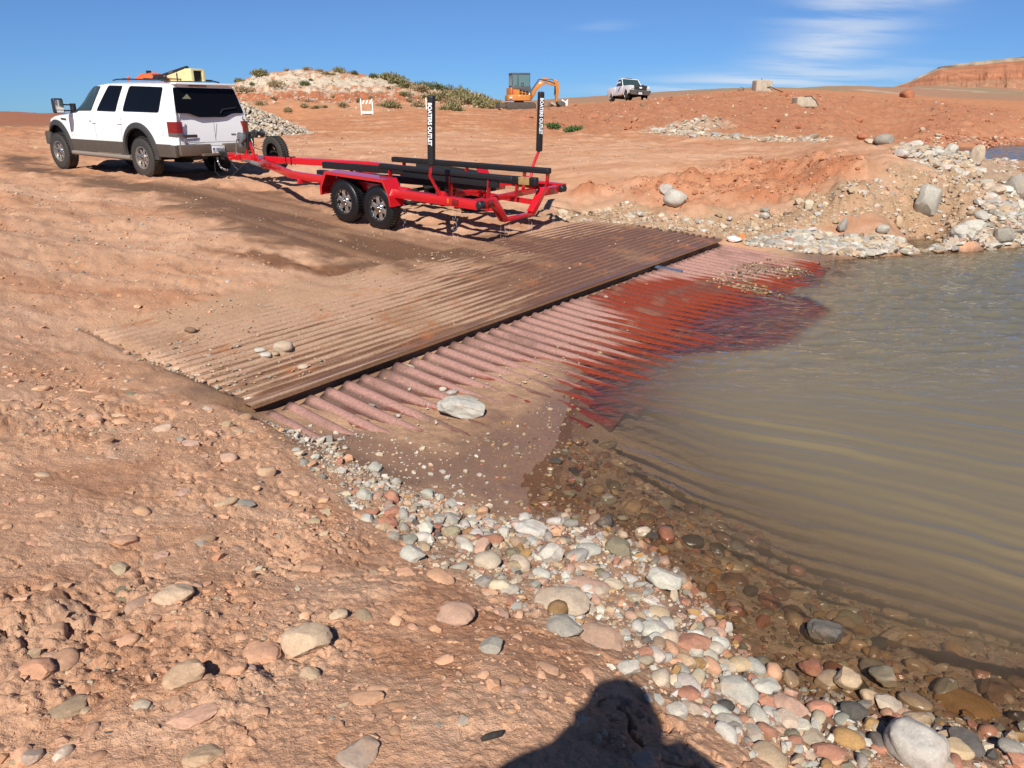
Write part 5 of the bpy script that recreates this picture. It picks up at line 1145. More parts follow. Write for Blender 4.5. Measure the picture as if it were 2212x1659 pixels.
st_ = MB(); st_.bar((-.33, .116, 2.03), (-.33, .116, 2.19), .010, .035, (1, 0, 0)); st_.bar((-.33, .12, 2.222), (-.33, -.23, 2.222), .035, .010); st_.build('strap', m_black, t)
t = suvthing('black_beam', 'long black bar lying on top of the cream box and sloping down over the SUV roof', 'bar')
bb = MB(); bb.bar((.42, .06, 2.13), (-.66, .06, 2.315), .07, .045); bb.build('beam', m_black, t, bevel=.01); bb = MB(); bb.bar((-.02, .10, 2.205), (-.18, .10, 2.232), .02, .045); bb.build('grey_clip', m_smoke, t)
t = suvthing('black_tray', 'flat black panel with two bolts standing on the SUV roof rack beside the cream box', 'panel')
bb = MB(); bb.box((-.42, .60, 2.105), (.50, .02, .09)); bb.box((-.36, .60, 2.05), (.72, .05, .03)); bb.build('panel', m_black, t, bevel=.006); bb = MB()
for x in (-.20, -.62): bb.cyl((x, .605, 2.11), (x, .618, 2.11), .020, 10)
bb.build('bolt', m_alloy_d, t)

# ------------------------------------------------------------------ red tandem boat trailer
m_tred = pmat('trailer_red_paint', (.52, .009, .016), rough=.24, spec=.5, coat=.7, noise=.08, nscale=6)
m_carpet = pmat('wet_black_carpet', (.010, .010, .011), rough=.5, bump=.35, nscale=160)
m_wood = pmat('bare_timber', (.36, .22, .085), rough=.75, noise=.35, nscale=12)
m_galv = pmat('galvanised', (.34, .34, .33), rough=.42, metal=.7, noise=.2)
m_spoke = pmat('machined_alloy', (.70, .69, .67), rough=.2, metal=.9)
m_rimb = pmat('black_rim', (.016, .016, .017), rough=.2, coat=.4)
m_letter = pmat('white_vinyl', (.82, .82, .82), rough=.45)
m_amber = pmat('amber_lens', (.55, .16, .02), rough=.2)
trl = thing('boat_trailer', 'red tandem axle boat trailer with black carpeted bunks and two tall black guide posts', 'boat trailer', TR_T, TR_B)
zf = lambda x: .625 - .022 * x
FH, FW = .135, .075
for sd in (1, -1):
    f = MB(); f.bar((4.62, sd * .05, zf(4.62)), (2.2, sd * .97, zf(2.2)), FW, FH); f.bar((2.215, sd * .968, zf(2.2)), (.82, sd * 1.0, zf(.82)), FW, FH)
    f.bar((.9, sd * 1.0, zf(.9)), (-.9, sd * 1.0, zf(-.9)), FW, FH)
    f.build('frame_rail', m_tred, trl, bevel=.008)
    f = MB(); f.bar((-.70, sd * 1.14, zf(-.7) - .01), (-2.50, sd * 1.14, zf(-2.5) - .005), .12, .135); f.build('rear_rail', m_tred, trl, bevel=.008)
    mk = MB(); mk.box((-1.93, sd * 1.2025, zf(-1.93)), (.035, .012, .075)); mk.build('marker_lamp', m_amber, trl, bevel=.006)
    mk = MB(); mk.box((-2.08, sd * 1.205, zf(-2.08)), (.13, .02, .085)); mk.build('side_lamp', m_red_l, trl, bevel=.02, seg=3)
tg = MB(); tg.bar((5.62, 0, zf(5.62)), (4.45, 0, zf(4.45)), .13, .14); tg.build('tongue', m_tred, trl, bevel=.008)
for c_, d_ in (((4.72, .0, zf(4.7)), (.02, .17, .18)), ((4.98, .0, zf(4.98)), (.02, .155, .165)), ((4.35, 0, zf(4.4) - .12), (.14, .08, .12))):
    tg = MB(); tg.box(c_, d_); tg.build('gusset', m_tred, trl, bevel=.005)
cpl = MB(); cpl.box((5.78, 0, zf(5.7) + .01), (.34, .10, .10)); cpl.box((5.86, 0, zf(5.8) + .05), (.2, .13, .05)); cpl.tube([(5.95, 0, .40), (5.88, 0, .50)], .03, 10); cpl.build('coupler', m_black, trl, bevel=.015)
bm_ = MB(); bm_.box((6.05, 0, .42), (.42, .065, .065)); bm_.box((6.22, .38, .44), (.1, .34, .11)); bm_.build('hitch_bar', m_black, trl, bevel=.01)
for sd in (1, -1):
    ch = MB(); pts = [(5.92, sd * .13, .44), (5.86, sd * .18, .30), (5.76, sd * .18, .20), (5.60, sd * .12, .20)]
    P_ = np.array([np.array(pts[0]) * (1 - t) ** 3 + 3 * np.array(pts[1]) * t * (1 - t) ** 2 + 3 * np.array(pts[2]) * t * t * (1 - t) + np.array(pts[3]) * t ** 3 for t in np.linspace(0, 1, 9)])
    for i in range(8):
        d = P_[i + 1] - P_[i]; c_ = (P_[i] + P_[i + 1]) / 2; dn = d / np.linalg.norm(d); s_ = np.cross(dn, (0, 1, 0) if i % 2 else (1, 0, .3)); s_ /= np.linalg.norm(s_)
        ch.tube([c_ + dn * .04 * math.cos(a) + s_ * .018 * math.sin(a) for a in np.linspace(0, 2 * math.pi, 11)], .0075, 6, cap=False)
    ch.build('safety_chain', m_chrome, trl)
wr_ = MB(); wr_.tube([(6.0, .16, .40), (5.8, .30, .16), (5.55, .34, .08), (5.25, .25, .14), (4.95, .12, .40)], .008, 6); wr_.tube([(5.7, .3, .10), (5.3, .6, .02), (5.0, .75, .02)], .006, 6); wr_.build('wiring', m_black, trl)
# winch stand
wsd = link(bpy.data.objects.new('winch_stand', None), trl)
s = MB(); s.bar((5.02, .0, zf(5) + .06), (4.90, 0, .86), .06, .03, (0, 1, 0)); s.bar((4.72, .0, zf(4.8) + .06), (4.86, 0, .86), .06, .03, (0, 1, 0)); s.build('post_leg', m_tred, wsd, bevel=.004)
s = MB(); s.bar((4.90, 0, .70), (4.84, 0, 1.05), .09, .09, (0, 1, 0)); s.bar((4.86, 0, 1.03), (4.56, 0, 1.06), .05, .05); s.bar((4.74, .0, .84), (4.72, 0, 1.0), .05, .05, (0, 1, 0)); s.build('post', m_black, wsd, bevel=.008)
s = MB(); s.lathe([(.0001, -.11), (.075, -.11), (.085, -.09), (.04, -.02), (.04, .02), (.085, .09), (.075, .11), (.0001, .11)], c=(4.49, 0, 1.06), n=20); s.build('bow_roller', m_black, wsd)
s = MB(); s.lathe([(.0001, -.05), (.10, -.05), (.11, 0), (.10, .05), (.0001, .05)], c=(4.97, .10, .93), n=20); s.box((5.0, .10, .83), (.10, .08, .16)); s.build('winch', pmat('winch_grey', (.13, .14, .15), rough=.45, noise=.3), wsd, bevel=.01)
s = MB(); s.tube([(4.97, .16, .93), (5.03, .18, .90), (5.10, .18, .66), (5.07, .18, .585), (5.03, .26, .575)], .012, 8); s.build('winch_handle', m_galv, wsd)
s = MB(); s.tube([(4.72, .03, .93), (4.66, .05, .86), (4.68, .05, .79), (4.64, .04, .74)], .010, 6); s.build('winch_hook', m_galv, wsd)
# swung-up tongue jack
jk = link(bpy.data.objects.new('tongue_jack', None), trl)
s = MB(); s.cyl((4.22, .17, .45), (4.55, .20, .49), .042, 18); s.build('jack_tube', m_galv, jk); s = MB(); s.cyl((4.55, .20, .49), (4.80, .215, .505), .028, 14); s.tube([(4.80, .21, .50), (4.86, .22, .47), (4.90, .20, .46)], .012, 6); s.build('jack_leg', m_smoke, jk)
s = MB(); s.box((4.30, .125, .56), (.09, .05, .16)); s.build('jack_bracket', m_chrome, jk, bevel=.008); s = MB(); s.cyl((4.20, .168, .449), (4.225, .17, .45), .03, 14); s.build('jack_end', m_dark, jk)
# fenders
for sd in (1, -1):
    f = MB(); yo, yi = sd * 1.30, sd * 1.0
    P_ = [(.98, .40), (.985, .53), (.84, .815), (-.62, .845), (-.76, .60), (-.79, .43)]
    for a, b_ in zip(P_[:-1], P_[1:]):
        n_ = np.array([-(b_[1] - a[1]), 0, b_[0] - a[0]]); n_ = n_ / np.linalg.norm(n_) * .006
        f.add([(a[0], yi, a[1]), (a[0], yo, a[1]), (b_[0], yo, b_[1]), (b_[0], yi, b_[1])] + [(a[0] + n_[0], yi, a[1] + n_[2]), (a[0] + n_[0], yo, a[1] + n_[2]), (b_[0] + n_[0], yo, b_[1] + n_[2]), (b_[0] + n_[0], yi, b_[1] + n_[2])], BF)
    c0 = np.array([.1, .45])
    for a, b_ in zip(P_[:-1], P_[1:]):      # outer lip
        ia = (a[0] + (c0[0] - a[0]) * .055, a[1] + (c0[1] - a[1]) * (.13 if a[1] > .6 else 0)); ib = (b_[0] + (c0[0] - b_[0]) * .055, b_[1] + (c0[1] - b_[1]) * (.13 if b_[1] > .6 else 0))
        f.add([(a[0], yo, a[1]), (b_[0], yo, b_[1]), (ib[0], yo, ib[1]), (ia[0], yo, ia[1]), (a[0], yo - sd * .006, a[1]), (b_[0], yo - sd * .006, b_[1]), (ib[0], yo - sd * .006, ib[1]), (ia[0], yo - sd * .006, ia[1])], BF)
    f.build('fender', m_tred, trl, smooth=0)
    w_ = MB(); w_.box((.1, sd * .985, .60), (1.56, .012, .36)); w_.build('fender_wall', m_dark, trl)
for x in (.4215, -.4215):
    ax = MB(); ax.cyl((x, -1.1, .35), (x, 1.1, .35), .035, 12); ax.build('axle', m_dark, trl)
    for sd in (1, -1): wheel_parts(trl, (x, sd * 1.155, .35), .352, .215, sd, m_rubber_wet, m_rimb, m_spoke, 6, rimr=.60, deep=True)
for sd in (1, -1):
    lf = MB()
    for x in (.42, -.42):
        for k in range(3): lf.tube([(x + t, sd * .93, .43 + k * .012 - .06 * (1 - (t / .38) ** 2)) for t in np.linspace(-.38 + .06 * k, .38 - .06 * k, 7)], .014, 5)
    lf.build('leaf_springs', m_dark, trl)
# cross members
for x in (1.9, .75, -1.25, -1.95):
    c_ = MB(); c_.bar((x, -1.05, zf(x) - .09), (x, 1.05, zf(x) - .09), .07, .09); c_.build('cross_member', m_tred, trl, bevel=.006)
for sd in (1, -1):
    c_ = MB(); c_.bar((-.9, sd * .50, .47), (-2.40, sd * .46, .50), .06, .08); c_.build('lower_rail', m_tred, trl, bevel=.006)
    c_ = MB(); c_.bar((-.8, sd * .2, .60), (-1.6, sd * 1.08, .66), .07, .07); c_.build('diagonal_brace', m_tred, trl, bevel=.006)
v = MB(); X = -2.47
v.bar((X, 1.04, zf(X) - .01), (X, .78, zf(X) - .01), .09, .135, (0, 0, 1)); v.bar((X, .80, .72), (X, .50, .37), .10, .12, (1, 0, 0)); v.bar((X, .53, .355), (X, -.26, .355), .10, .05); v.bar((X, -.23, .37), (X, -.54, .72), .10, .12, (1, 0, 0)); v.bar((X, -.50, zf(X)), (X, -.95, zf(X) - .01), .09, .13)
v.build('rear_cross_member', m_tred, trl, bevel=.007)
for y in (.90, -.72):
    t_ = MB(); t_.box((X - .052, y, zf(X)), (.03, .16, .085)); t_.build('tail_lamp', m_red_l, trl, bevel=.02, seg=3)
for sd, y in ((1, 1.05), (-1, -.96)):
    g_ = MB(); g_.lathe([(.0001, -.07), (.05, -.07), (.065, -.05), (.05, 0), (.065, .05), (.05, .07), (.0001, .07)], c=(X - .05, y + sd * .08, zf(X)), n=18); g_.box((X, y + sd * .03, zf(X)), (.09, .05, .11)); g_.build('guide_roller', m_black, trl, bevel=.008)
# bunks
def bunk(a, b_, w, h, nm='bunk', mt=m_carpet, bev=.022): q_ = MB(); q_.bar(a, b_, w, h); return q_.build(nm, mt, trl, bevel=bev, seg=3)
bunk((.22, .56, .905), (-2.70, .56, 1.02), .115, .085); bunk((1.28, -.76, .80), (-2.44, -.76, .985), .115, .095)
bunk((2.25, .30, .53), (-2.12, .30, .80), .10, .125); bunk((2.82, -.30, .57), (-2.18, -.30, .85), .10, .13); bunk((-2.16, -.30, .848), (-2.40, -.30, .862), .092, .118, 'bunk_timber', m_wood, .004); bunk((-2.385, -.30, .862), (-2.52, -.30, .868), .104, .13)
bunk((-.35, .56, .84), (-2.4, .56, .90), .06, .10, 'bunk_board', m_carpet, .004)
for x, y, z1 in ((.0, .56, .87), (-1.4, .56, .92), (-2.2, .56, .96), (1.0, -.76, .78), (-.6, -.76, .85), (-1.9, -.76, .92), (1.9, .30, .50), (.6, .30, .58), (-1.3, .30, .70), (-1.95, .30, .74), (2.0, -.30, .56), (.6, -.30, .66), (-1.3, -.30, .76), (-2.1, -.30, .80)):
    k_ = MB(); k_.bar((x, y, zf(x) - .08), (x - .02, y, z1), .08, .02, (1, 0, 0)); k_.build('bunk_bracket', m_tred, trl)
k_ = MB(); k_.bar((-2.36, -.80, zf(-2.4)), (-2.40, -.77, .96), .07, .03, (1, 0, 0)); k_.build('bunk_bracket', m_tred, trl)
# guide posts
for sd in (1, -1):
    gp = link(bpy.data.objects.new('guide_post', None), trl)
    b0 = (-1.75, sd * 1.16, zf(-1.75) + .04); b1 = (-1.68, sd * 1.33, 1.03) if sd > 0 else (-1.72, sd * 1.29, .98)
    top = np.array([-1.763, sd * 1.365, 2.175]); bot = np.array([-1.763, sd * 1.379, 1.19])
    p_ = MB(); p_.tube([b0, b1, bot + np.array([0, 0, .02]), top - np.array([0, 0, .05])], .026, 12); p_.build('pole', m_tred, gp)
    k_ = MB(); k_.box((b0[0] + .03, b0[1] - sd * .03, b0[2] + .03), (.16, .06, .10)); k_.build('post_bracket', m_tred, gp, bevel=.006)
    wpos = trw((top + bot) / 2); tocam = np.array([0, 0, CAM_H]) - wpos; l_ = TR_B @ tocam; l_[2] = 0; l_ /= np.linalg.norm(l_)
    a_ = math.atan2(l_[1], l_[0]) + (R(-24) if sd > 0 else R(22)); nx = np.array([math.cos(a_), math.sin(a_), 0]); ax_ = (top - bot); axl = np.linalg.norm(ax_); ax_ = ax_ / axl
    nx = nx - ax_ * (nx @ ax_); nx /= np.linalg.norm(nx); tx_ = np.cross(ax_, nx)
    pd = MB(); pd.box((top + bot) / 2, (.100, .100, axl), np.stack([nx, tx_, ax_], 1)); pad = pd.build('pad', m_carpet, gp, bevel=.03, seg=4)
    c_ = bot + ax_ * axl * .60 + nx * .0508 - tx_ * (.004)
    text_part('BOATERS OUTLET', .084, m_letter, pad, mat3(-ax_, tx_, nx, c_), 'pad_lettering', bold=.0026, sx=.86)
    if sd > 0: s_ = MB(); s_.tube([bot + np.array([-.04, .05, -.0]), bot + np.array([-.045, .055, -.10])], .004, 4); s_.build('loose_thread', m_smoke, pad)
# spare wheel on the right rail
wheel_parts(trl, (4.80, -.60, .585), .352, .20, -1, m_rubber, m_rimb, m_rimb, 10, name='spare_wheel', rimr=.60, drum=False)
sc2 = MB(); sc2.tube([(4.62, -.18, .55), (4.72, -.40, .57), (4.80, -.56, .585)], .035, 10); sc2.cyl((4.80, -.50, .585), (4.80, -.70, .585), .06, 14); sc2.build('spare_carrier', m_black, trl)
for x in (3.98, 3.86):
    y = -.05 - (4.62 - x) / 2.42 * .92; q_ = MB(); q_.bar((x, y + .047, zf(x) - .09), (x, y + .047, zf(x) + .085), .02, .014, (1, 0, 0)); q_.bar((x, y - .047, zf(x) - .09), (x, y - .047, zf(x) + .085), .02, .014, (1, 0, 0)); q_.bar((x, y - .06, zf(x) + .078), (x, y + .06, zf(x) + .078), .03, .014); q_.build('u_bolt', m_black, trl)
# water running off the frame
dm, nt, b = nmat('dripping_water'); b.inputs['Base Color'].default_value = (.9, .93, .95, 1); b.inputs['Roughness'].default_value = .05; b.inputs['Alpha'].default_value = .22; b.inputs['Specular IOR Level'].default_value = .8
dr = MB(); rq = random.Random(4)
for (x, y, z0) in ((-2.47, .5, .33), (-2.47, .42, .33), (-2.47, -.22, .33), (-2.47, -.28, .33), (-2.0, 1.14, .55), (-1.95, 1.05, .5), (-.9, 1.1, .5), (-2.47, -.93, .58)):
    for k in range(3):
        xx, yy = x + rq.uniform(-.03, .03), y + rq.uniform(-.05, .05); z = z0 - rq.uniform(0, .06)
        while z > .03:
            ln = rq.uniform(.015, .07); r_ = rq.uniform(.0018, .0042); dr.tube([(xx, yy, z), (xx + rq.uniform(-.004, .004), yy, z - ln * .6), (xx, yy, z - ln)], [r_ * .4, r_, r_ * .3], 5); z -= ln + rq.uniform(.0, .09)
o = dr.build('dripping_water', dm, trl); o['kind'] = 'stuff'
# rope lying on the ground to the right of the trailer
rp = MB(); pts = []
for px, py in ((1186, 446), (1215, 452), (1245, 459), (1275, 465), (1302, 470)):
    p = castg(px, py); pts.append((p[0], p[1], float(gz(p[0], p[1])) + .012))
rp.tube(pts, .011, 6); o = rp.build('rope', pmat('rope_brown', (.20, .12, .07), rough=.9)); tag(o, 'thin brown rope stretched over the dirt right of the red trailer', 'rope')
for (px0, py0, px1, py1), lab in (((548, 313, 606, 326), 'upper of two thin cables lying between the white SUV and the spare tyre'), ((548, 319, 606, 331), 'lower of two thin cables lying between the white SUV and the spare tyre')):
    rp = MB(); a = castg(px0, py0); b_ = castg(px1, py1); q_ = [a[:2] + (b_[:2] - a[:2]) * t for t in np.linspace(0, 1, 7)]
    rp.tube([(x, y, float(gz(x, y)) + .02) for x, y in q_], .011, 5); o = rp.build('cable', m_black); tag(o, lab, 'cable', 'cables beside the spare tyre')

# ------------------------------------------------------------------ mini excavator on the rise
def yaw_basis(az, pit=0.0, roll=0.0):     # az: compass angle of the forward axis, clockwise from +Y
    return frame(R(90 - az), R(pit), R(roll))
def ground_under(px, py, d):
    p = at_d(px, py, d); return np.array([p[0], p[1], float(gz(p[0], p[1]))])
m_exo = pmat('excavator_orange', (.52, .20, .035), rough=.45, noise=.2, nscale=5, dust=(.36, .20, .12), dust_h=(.2, 1.0, .4))
m_exg = pmat('excavator_grey', (.075, .085, .095), rough=.5, noise=.15, nscale=5)
m_cabglass = pmat('cab_glass', (.10, .18, .19), rough=.08, spec=.5)
m_trk = pmat('track_dusty', (.085, .065, .05), rough=.9, noise=.4, nscale=8)
m_bkt = pmat('bucket_steel', (.10, .085, .07), rough=.7, noise=.4, nscale=6)
ep = at_d(1121, 237, 59.5); EB = yaw_basis(76)
exc = thing('mini_excavator', 'orange mini excavator with a grey cab and folded boom on the red rise', 'excavator', ep, EB)
for sd in (1, -1):
    k = MB(); y0 = sd * .58
    outl = [(.90 + .24 * math.cos(a), .26 + .24 * math.sin(a)) for a in np.linspace(-math.pi / 2, math.pi / 2, 9)] + [(-.90 + .24 * math.cos(a), .26 + .24 * math.sin(a)) for a in np.linspace(math.pi / 2, 1.5 * math.pi, 9)]
    k.prism(outl, (0, y0 - .16, 0), (1, 0, 0), (0, 0, 1), (0, .32, 0))
    for i in range(12):
        x = -.9 + 1.8 * i / 11; k.box((x, y0, .505), (.07, .34, .03)); k.box((x, y0, .018), (.07, .34, .03))
    tk = k.build('track', m_trk, exc, bevel=.01)
    for x in (-.88, -.3, .1, .5, .88): w_ = MB(); w_.cyl((x, y0 - sd * .02 - .17 * (1 if sd < 0 else -1) * 1.0, .25), (x, y0, .25), .16 if abs(x) > .6 else .10, 14); w_.build('track_roller', m_bkt, tk)
k = MB(); k.box((0, 0, .40), (.9, .8, .22)); k.cyl((0, 0, .5), (0, 0, .62), .36, 20); k.build('chassis', m_bkt, exc)
k = MB(); k.prism([(-.0, -.75), (.05, -.75), (.05, .75), (0, .75)], (-1.62, 0, .08), (1, 0, 0), (0, 1, 0), (0, 0, .34)); k.bar((-1.6, .45, .2), (-.6, .42, .36), .10, .12); k.bar((-1.6, -.45, .2), (-.6, -.42, .36), .10, .12); k.build('dozer_blade', m_bkt, exc, bevel=.01)
k = MB(); q = [(-.98, -.45), (-.86, -.66), (-.5, -.76), (.62, -.76), (.84, -.55), (.84, .55), (.62, .76), (-.5, .76), (-.86, .66), (-.98, .45)]
k.prism(q, (0, 0, .62), (1, 0, 0), (0, 1, 0), (0, 0, .40)); k.build('counterweight', m_exo, exc, bevel=.05, seg=3)
k = MB(); k.prism([(-.80, 0), (.80, 0), (.80, .10), (-.12, .50), (-.80, .52)], (0, -.70, 1.0), (1, 0, 0), (0, 0, 1), (0, 1.40, 0)); eh = k.build('engine_hood', m_exo, exc, bevel=.05, seg=3)
for i in range(3):
    for j in range(2): k = MB(); k.box((-.06 + i * .24, -.704, 1.30 - j * .17 - i * .035), (.17, .012, .12)); k.build('vent', m_dark, eh)
k = MB(); k.prism([(-.79, .02), (-.56, .02), (-.65, .30), (-.70, .30)], (0, -.708, 1.08), (1, 0, 0), (0, 0, 1), (0, -.006, 0)); k.build('red_triangle', pmat('reflector_red', (.5, .05, .03), rough=.5), eh)
for c, d in (((-.80, -.768, .83), (.20, .008, .11)), ((-.18, -.768, .96), (.13, .008, .05)), ((.62, -.706, 1.10), (.08, .01, .12))): k = MB(); k.box(c, d); k.build('white_decal', m_plate, exc)
cab = link(bpy.data.objects.new('cab', None), exc)
k = MB()
X0, X1, Y0, Y1, Z0, Z1 = -.72, .66, -.70, .28, 1.36, 2.50
k.prism([(-.72, 1.36), (-.15, 1.36), (.72, 1.0), (.80, 1.05), (.70, 1.62), (-.72, 1.62)], (0, Y0, 0), (1, 0, 0), (0, 0, 1), (0, Y1 - Y0, 0))
for x in (X0 + .045, -.26, X1 - .03):
    for y in (Y0 + .03, Y1 - .03): k.bar((x, y, 1.6), (x, y, Z1 - .06), .07, .06 if x != -.26 else .10, (1, 0, 0))
k.box(((X0 + X1) / 2, (Y0 + Y1) / 2, Z1 - .04), (X1 - X0 + .02, Y1 - Y0 + .02, .11)); k.box((-.26, Y0 + .03, 1.75), (.12, .05, .35))
for x in (X0 + .045, X1 - .03): k.bar((x, Y0, Z1 - .1), (x, Y1, Z1 - .1), .07, .08); k.bar((x, Y0, 1.62), (x, Y1, 1.62), .07, .08)
k.build('cab_frame', m_exg, cab, bevel=.02)
for c, d in (((.2, Y0 + .02, 2.0), (.84, .012, .78)), ((-.48, Y0 + .02, 2.02), (.36, .012, .75)), ((.2, Y1 - .02, 2.0), (.84, .012, .78)), ((X1 - .02, -.21, 2.0), (.012, .9, .78)), ((X0 + .03, -.21, 2.02), (.012, .9, .70))):
    k = MB(); k.box(c, d); k.build('cab_window', m_cabglass, cab)
k = MB(); k.box((-.28, -.2, 1.72), (.18, .42, .55)); k.box((-.05, -.2, 1.62), (.4, .42, .12)); k.build('seat', m_dark, cab, bevel=.03)
k = MB(); k.tube([(.08 + .09 * math.cos(a), Y0 - .006, 1.72 + .11 * math.sin(a)) for a in np.linspace(0, 2 * math.pi, 17)], .016, 6, cap=False); k.build('door_latch', m_black, cab)
boom = link(bpy.data.objects.new('boom', None), exc)
yb = -.12
def beam2(pts, hs, w, nm, mt, par, y=yb):
    k = MB(); P_ = [np.array(p) for p in pts]; up = []; dn = []
    for i, p in enumerate(P_):
        t = P_[min(i + 1, len(P_) - 1)] - P_[max(i - 1, 0)]; t = t / np.linalg.norm(t); n_ = np.array([-t[1], t[0]]); up.append(tuple(p + n_ * hs[i] / 2)); dn.append(tuple(p - n_ * hs[i] / 2))
    k.prism(up + dn[::-1], (0, y - w / 2, 0), (1, 0, 0), (0, 0, 1), (0, w, 0)); return k.build(nm, mt, par, bevel=.015)
beam2([(.86, .78), (1.16, 1.35), (1.62, 1.86), (2.15, 1.92), (2.82, 1.72)], [.16, .27, .36, .27, .20], .18, 'main_boom', m_exo, boom)
beam2([(2.62, 2.10), (2.86, 1.92), (2.92, 1.3), (2.88, .55)], [.10, .30, .24, .15], .15, 'stick', m_exo, boom)
for a, b_, r_, mt in (((.95, .80), (1.22, 1.22), .06, m_exo), ((1.22, 1.22), (1.50, 1.64), .03, m_chrome), ((1.72, 2.12), (2.25, 2.14), .06, m_exo), ((2.25, 2.14), (2.66, 2.06), .03, m_chrome), ((2.74, 1.70), (2.72, 1.05), .055, m_black), ((2.72, 1.05), (2.80, .66), .03, m_chrome)):
    k = MB(); k.cyl((a[0], yb - .02, a[1]), (b_[0], yb - .02, b_[1]), r_, 12); k.build('hydraulic_cylinder', mt, boom)
for dy in (-.12, .12):
    k = MB(); k.tube([(.80, yb + dy, 1.2), (1.2, yb + dy, 1.72), (1.5, yb + dy, 2.12), (1.8, yb + dy, 2.06), (2.3, yb + dy, 1.98), (2.7, yb + dy, 1.82)], .018, 6); k.build('hose', m_black, boom)
k = MB(); k.box((1.56, yb - .095, 1.86), (.20, .008, .09), np.array(Matrix.Rotation(-.2, 3, 'Y'))); k.build('white_decal', m_plate, boom); k = MB(); k.box((1.98, yb - .095, 1.90), (.30, .008, .07), np.array(Matrix.Rotation(.15, 3, 'Y'))); k.build('grey_decal', m_galv, boom)
k = MB(); k.prism([(2.90, .60), (3.30, .62), (3.52, .46), (3.46, .12), (3.30, .02), (3.14, .26), (2.92, .40)], (0, yb - .32, 0), (1, 0, 0), (0, 0, 1), (0, .64, 0)); bk = k.build('bucket', m_bkt, boom, bevel=.015)
k = MB(); k.prism([(2.96, .40), (3.16, .28), (3.30, .07), (3.0, .10)], (0, yb - .30, 0), (1, 0, 0), (0, 0, 1), (0, .60, 0)); k.build('bucket_mouth', m_dark, bk)
for i in range(4): k = MB(); k.box((3.06 + .02, yb - .24 + i * .16, .06), (.12, .06, .05)); k.build('bucket_tooth', m_bkt, bk)

# ------------------------------------------------------------------ white pickup truck at the top of the red slope
pp = at_d(1354, 219.3, 74.0); PB = yaw_basis(166, 2.5, -3.5)
trk = thing('pickup_truck', 'white pickup truck with a black grille facing the camera on the skyline', 'pickup truck', pp, PB)
m_pw = pmat('pickup_white', (.78, .78, .77), rough=.3, coat=.4, dust=(.30, .20, .15), dust_h=(.3, 1.6, 1.0), nscale=4)  # dust tint darkened, with the shade on the truck's side painted in
m_pb = pmat('pickup_bumper', (.050, .050, .050), rough=.6, dust=(.2, .13, .09), dust_h=(.2, .9, .5))
def prof_body(secs, mat, nm, par, bev=.03):
    """secs: list of (x, half width bottom, half width top, z bottom, z top)"""
    k = MB(); V = []; F = []
    for x, wb, wt, zb, zt in secs: V += [(x, wb, zb), (x, (wb + wt) / 2 + .02, (zb + zt) / 2), (x, wt, zt), (x, -wt, zt), (x, -(wb + wt) / 2 - .02, (zb + zt) / 2), (x, -wb, zb)]
    for i in range(len(secs) - 1):
        for j in range(6): F.append((i * 6 + j, i * 6 + (j + 1) % 6, (i + 1) * 6 + (j + 1) % 6, (i + 1) * 6 + j))
    F.append(tuple(range(6))); F.append(tuple((len(secs) - 1) * 6 + j for j in range(6))); return k.add(V, F).build(nm, mat, par, bevel=bev, seg=3)
prof_body([(1.05, .99, .94, .48, 1.22), (2.55, .98, .90, .50, 1.18), (2.88, .95, .86, .55, 1.12)], m_pw, 'hood', trk, .05)
prof_body([(-.62, .99, .95, .45, 1.24), (1.06, .99, .95, .45, 1.24)], m_pw, 'cab_lower', trk, .03)
prof_body([(-.62, .95, .78, 1.22, 1.90), (.28, .95, .78, 1.22, 1.92)], m_pw, 'cab_roof', trk, .04)
k = MB(); k.add([(1.02, .90, 1.22), (1.02, -.90, 1.22), (.26, -.75, 1.90), (.26, .75, 1.90), (.95, .90, 1.20), (.95, -.90, 1.20), (.2, -.75, 1.88), (.2, .75, 1.88)], BF); k.build('windscreen', m_cabglass if 0 else m_glass2, trk)
for sd in (1, -1):
    k = MB(); k.bar((1.03, sd * .92, 1.21), (.26, sd * .775, 1.90), .055, .06); k.build('windscreen_pillar', m_pw, trk, bevel=.01)
    k = MB(); k.add([(.95, sd * .955, 1.25), (-.50, sd * .955, 1.25), (-.42, sd * .815, 1.84), (.25, sd * .815, 1.84), (.95, sd * .93, 1.25), (-.50, sd * .93, 1.25), (-.42, sd * .79, 1.84), (.25, sd * .79, 1.84)], BF); k.build('side_window', m_glass2, trk)
    k = MB(); k.box((.72, sd * 1.16, 1.33), (.10, .22, .24)); k.build('mirror', m_black, trk, bevel=.03); k = MB(); k.box((.72, sd * 1.02, 1.30), (.05, .12, .05)); k.build('mirror_arm', m_black, trk)
    k = MB(); k.box((2.86, sd * .74, .98), (.14, .30, .22)); k.build('headlight', pmat('headlight_lens', (.50, .50, .44), rough=.15, coat=.5) if sd > 0 else MATS['headlight_lens'], trk, bevel=.03)
    k = MB(); k.box((-1.66, sd * .95, .86), (2.08, .09, .72)); k.build('bed_side', m_pw, trk, bevel=.03)
    for cx in (1.98, -1.62):
        k = MB(); V = []; F = []
        for i in range(13):
            a = math.pi * i / 12
            for r_, o in ((.40, .98), (.47, 1.02), (.53, 1.0)): V.append((cx + r_ * math.cos(a), sd * o, .42 + r_ * math.sin(a)))
        for i in range(12):
            for j in range(2): F.append((i * 3 + j, i * 3 + j + 1, i * 3 + 4 + j, i * 3 + 3 + j))
        k.add(V, F); k.build('wheel_arch', m_pw, trk)
        k = MB(); k.cyl((cx, sd * .70, .42), (cx, sd * .985, .42), .43, 24); k.build('wheel_well', m_dark, trk)
        wheel_parts(trk, (cx, sd * .87, .37), .37, .26, sd, m_rubber, m_alloy_d, m_alloy_d, 6, rimr=.58)
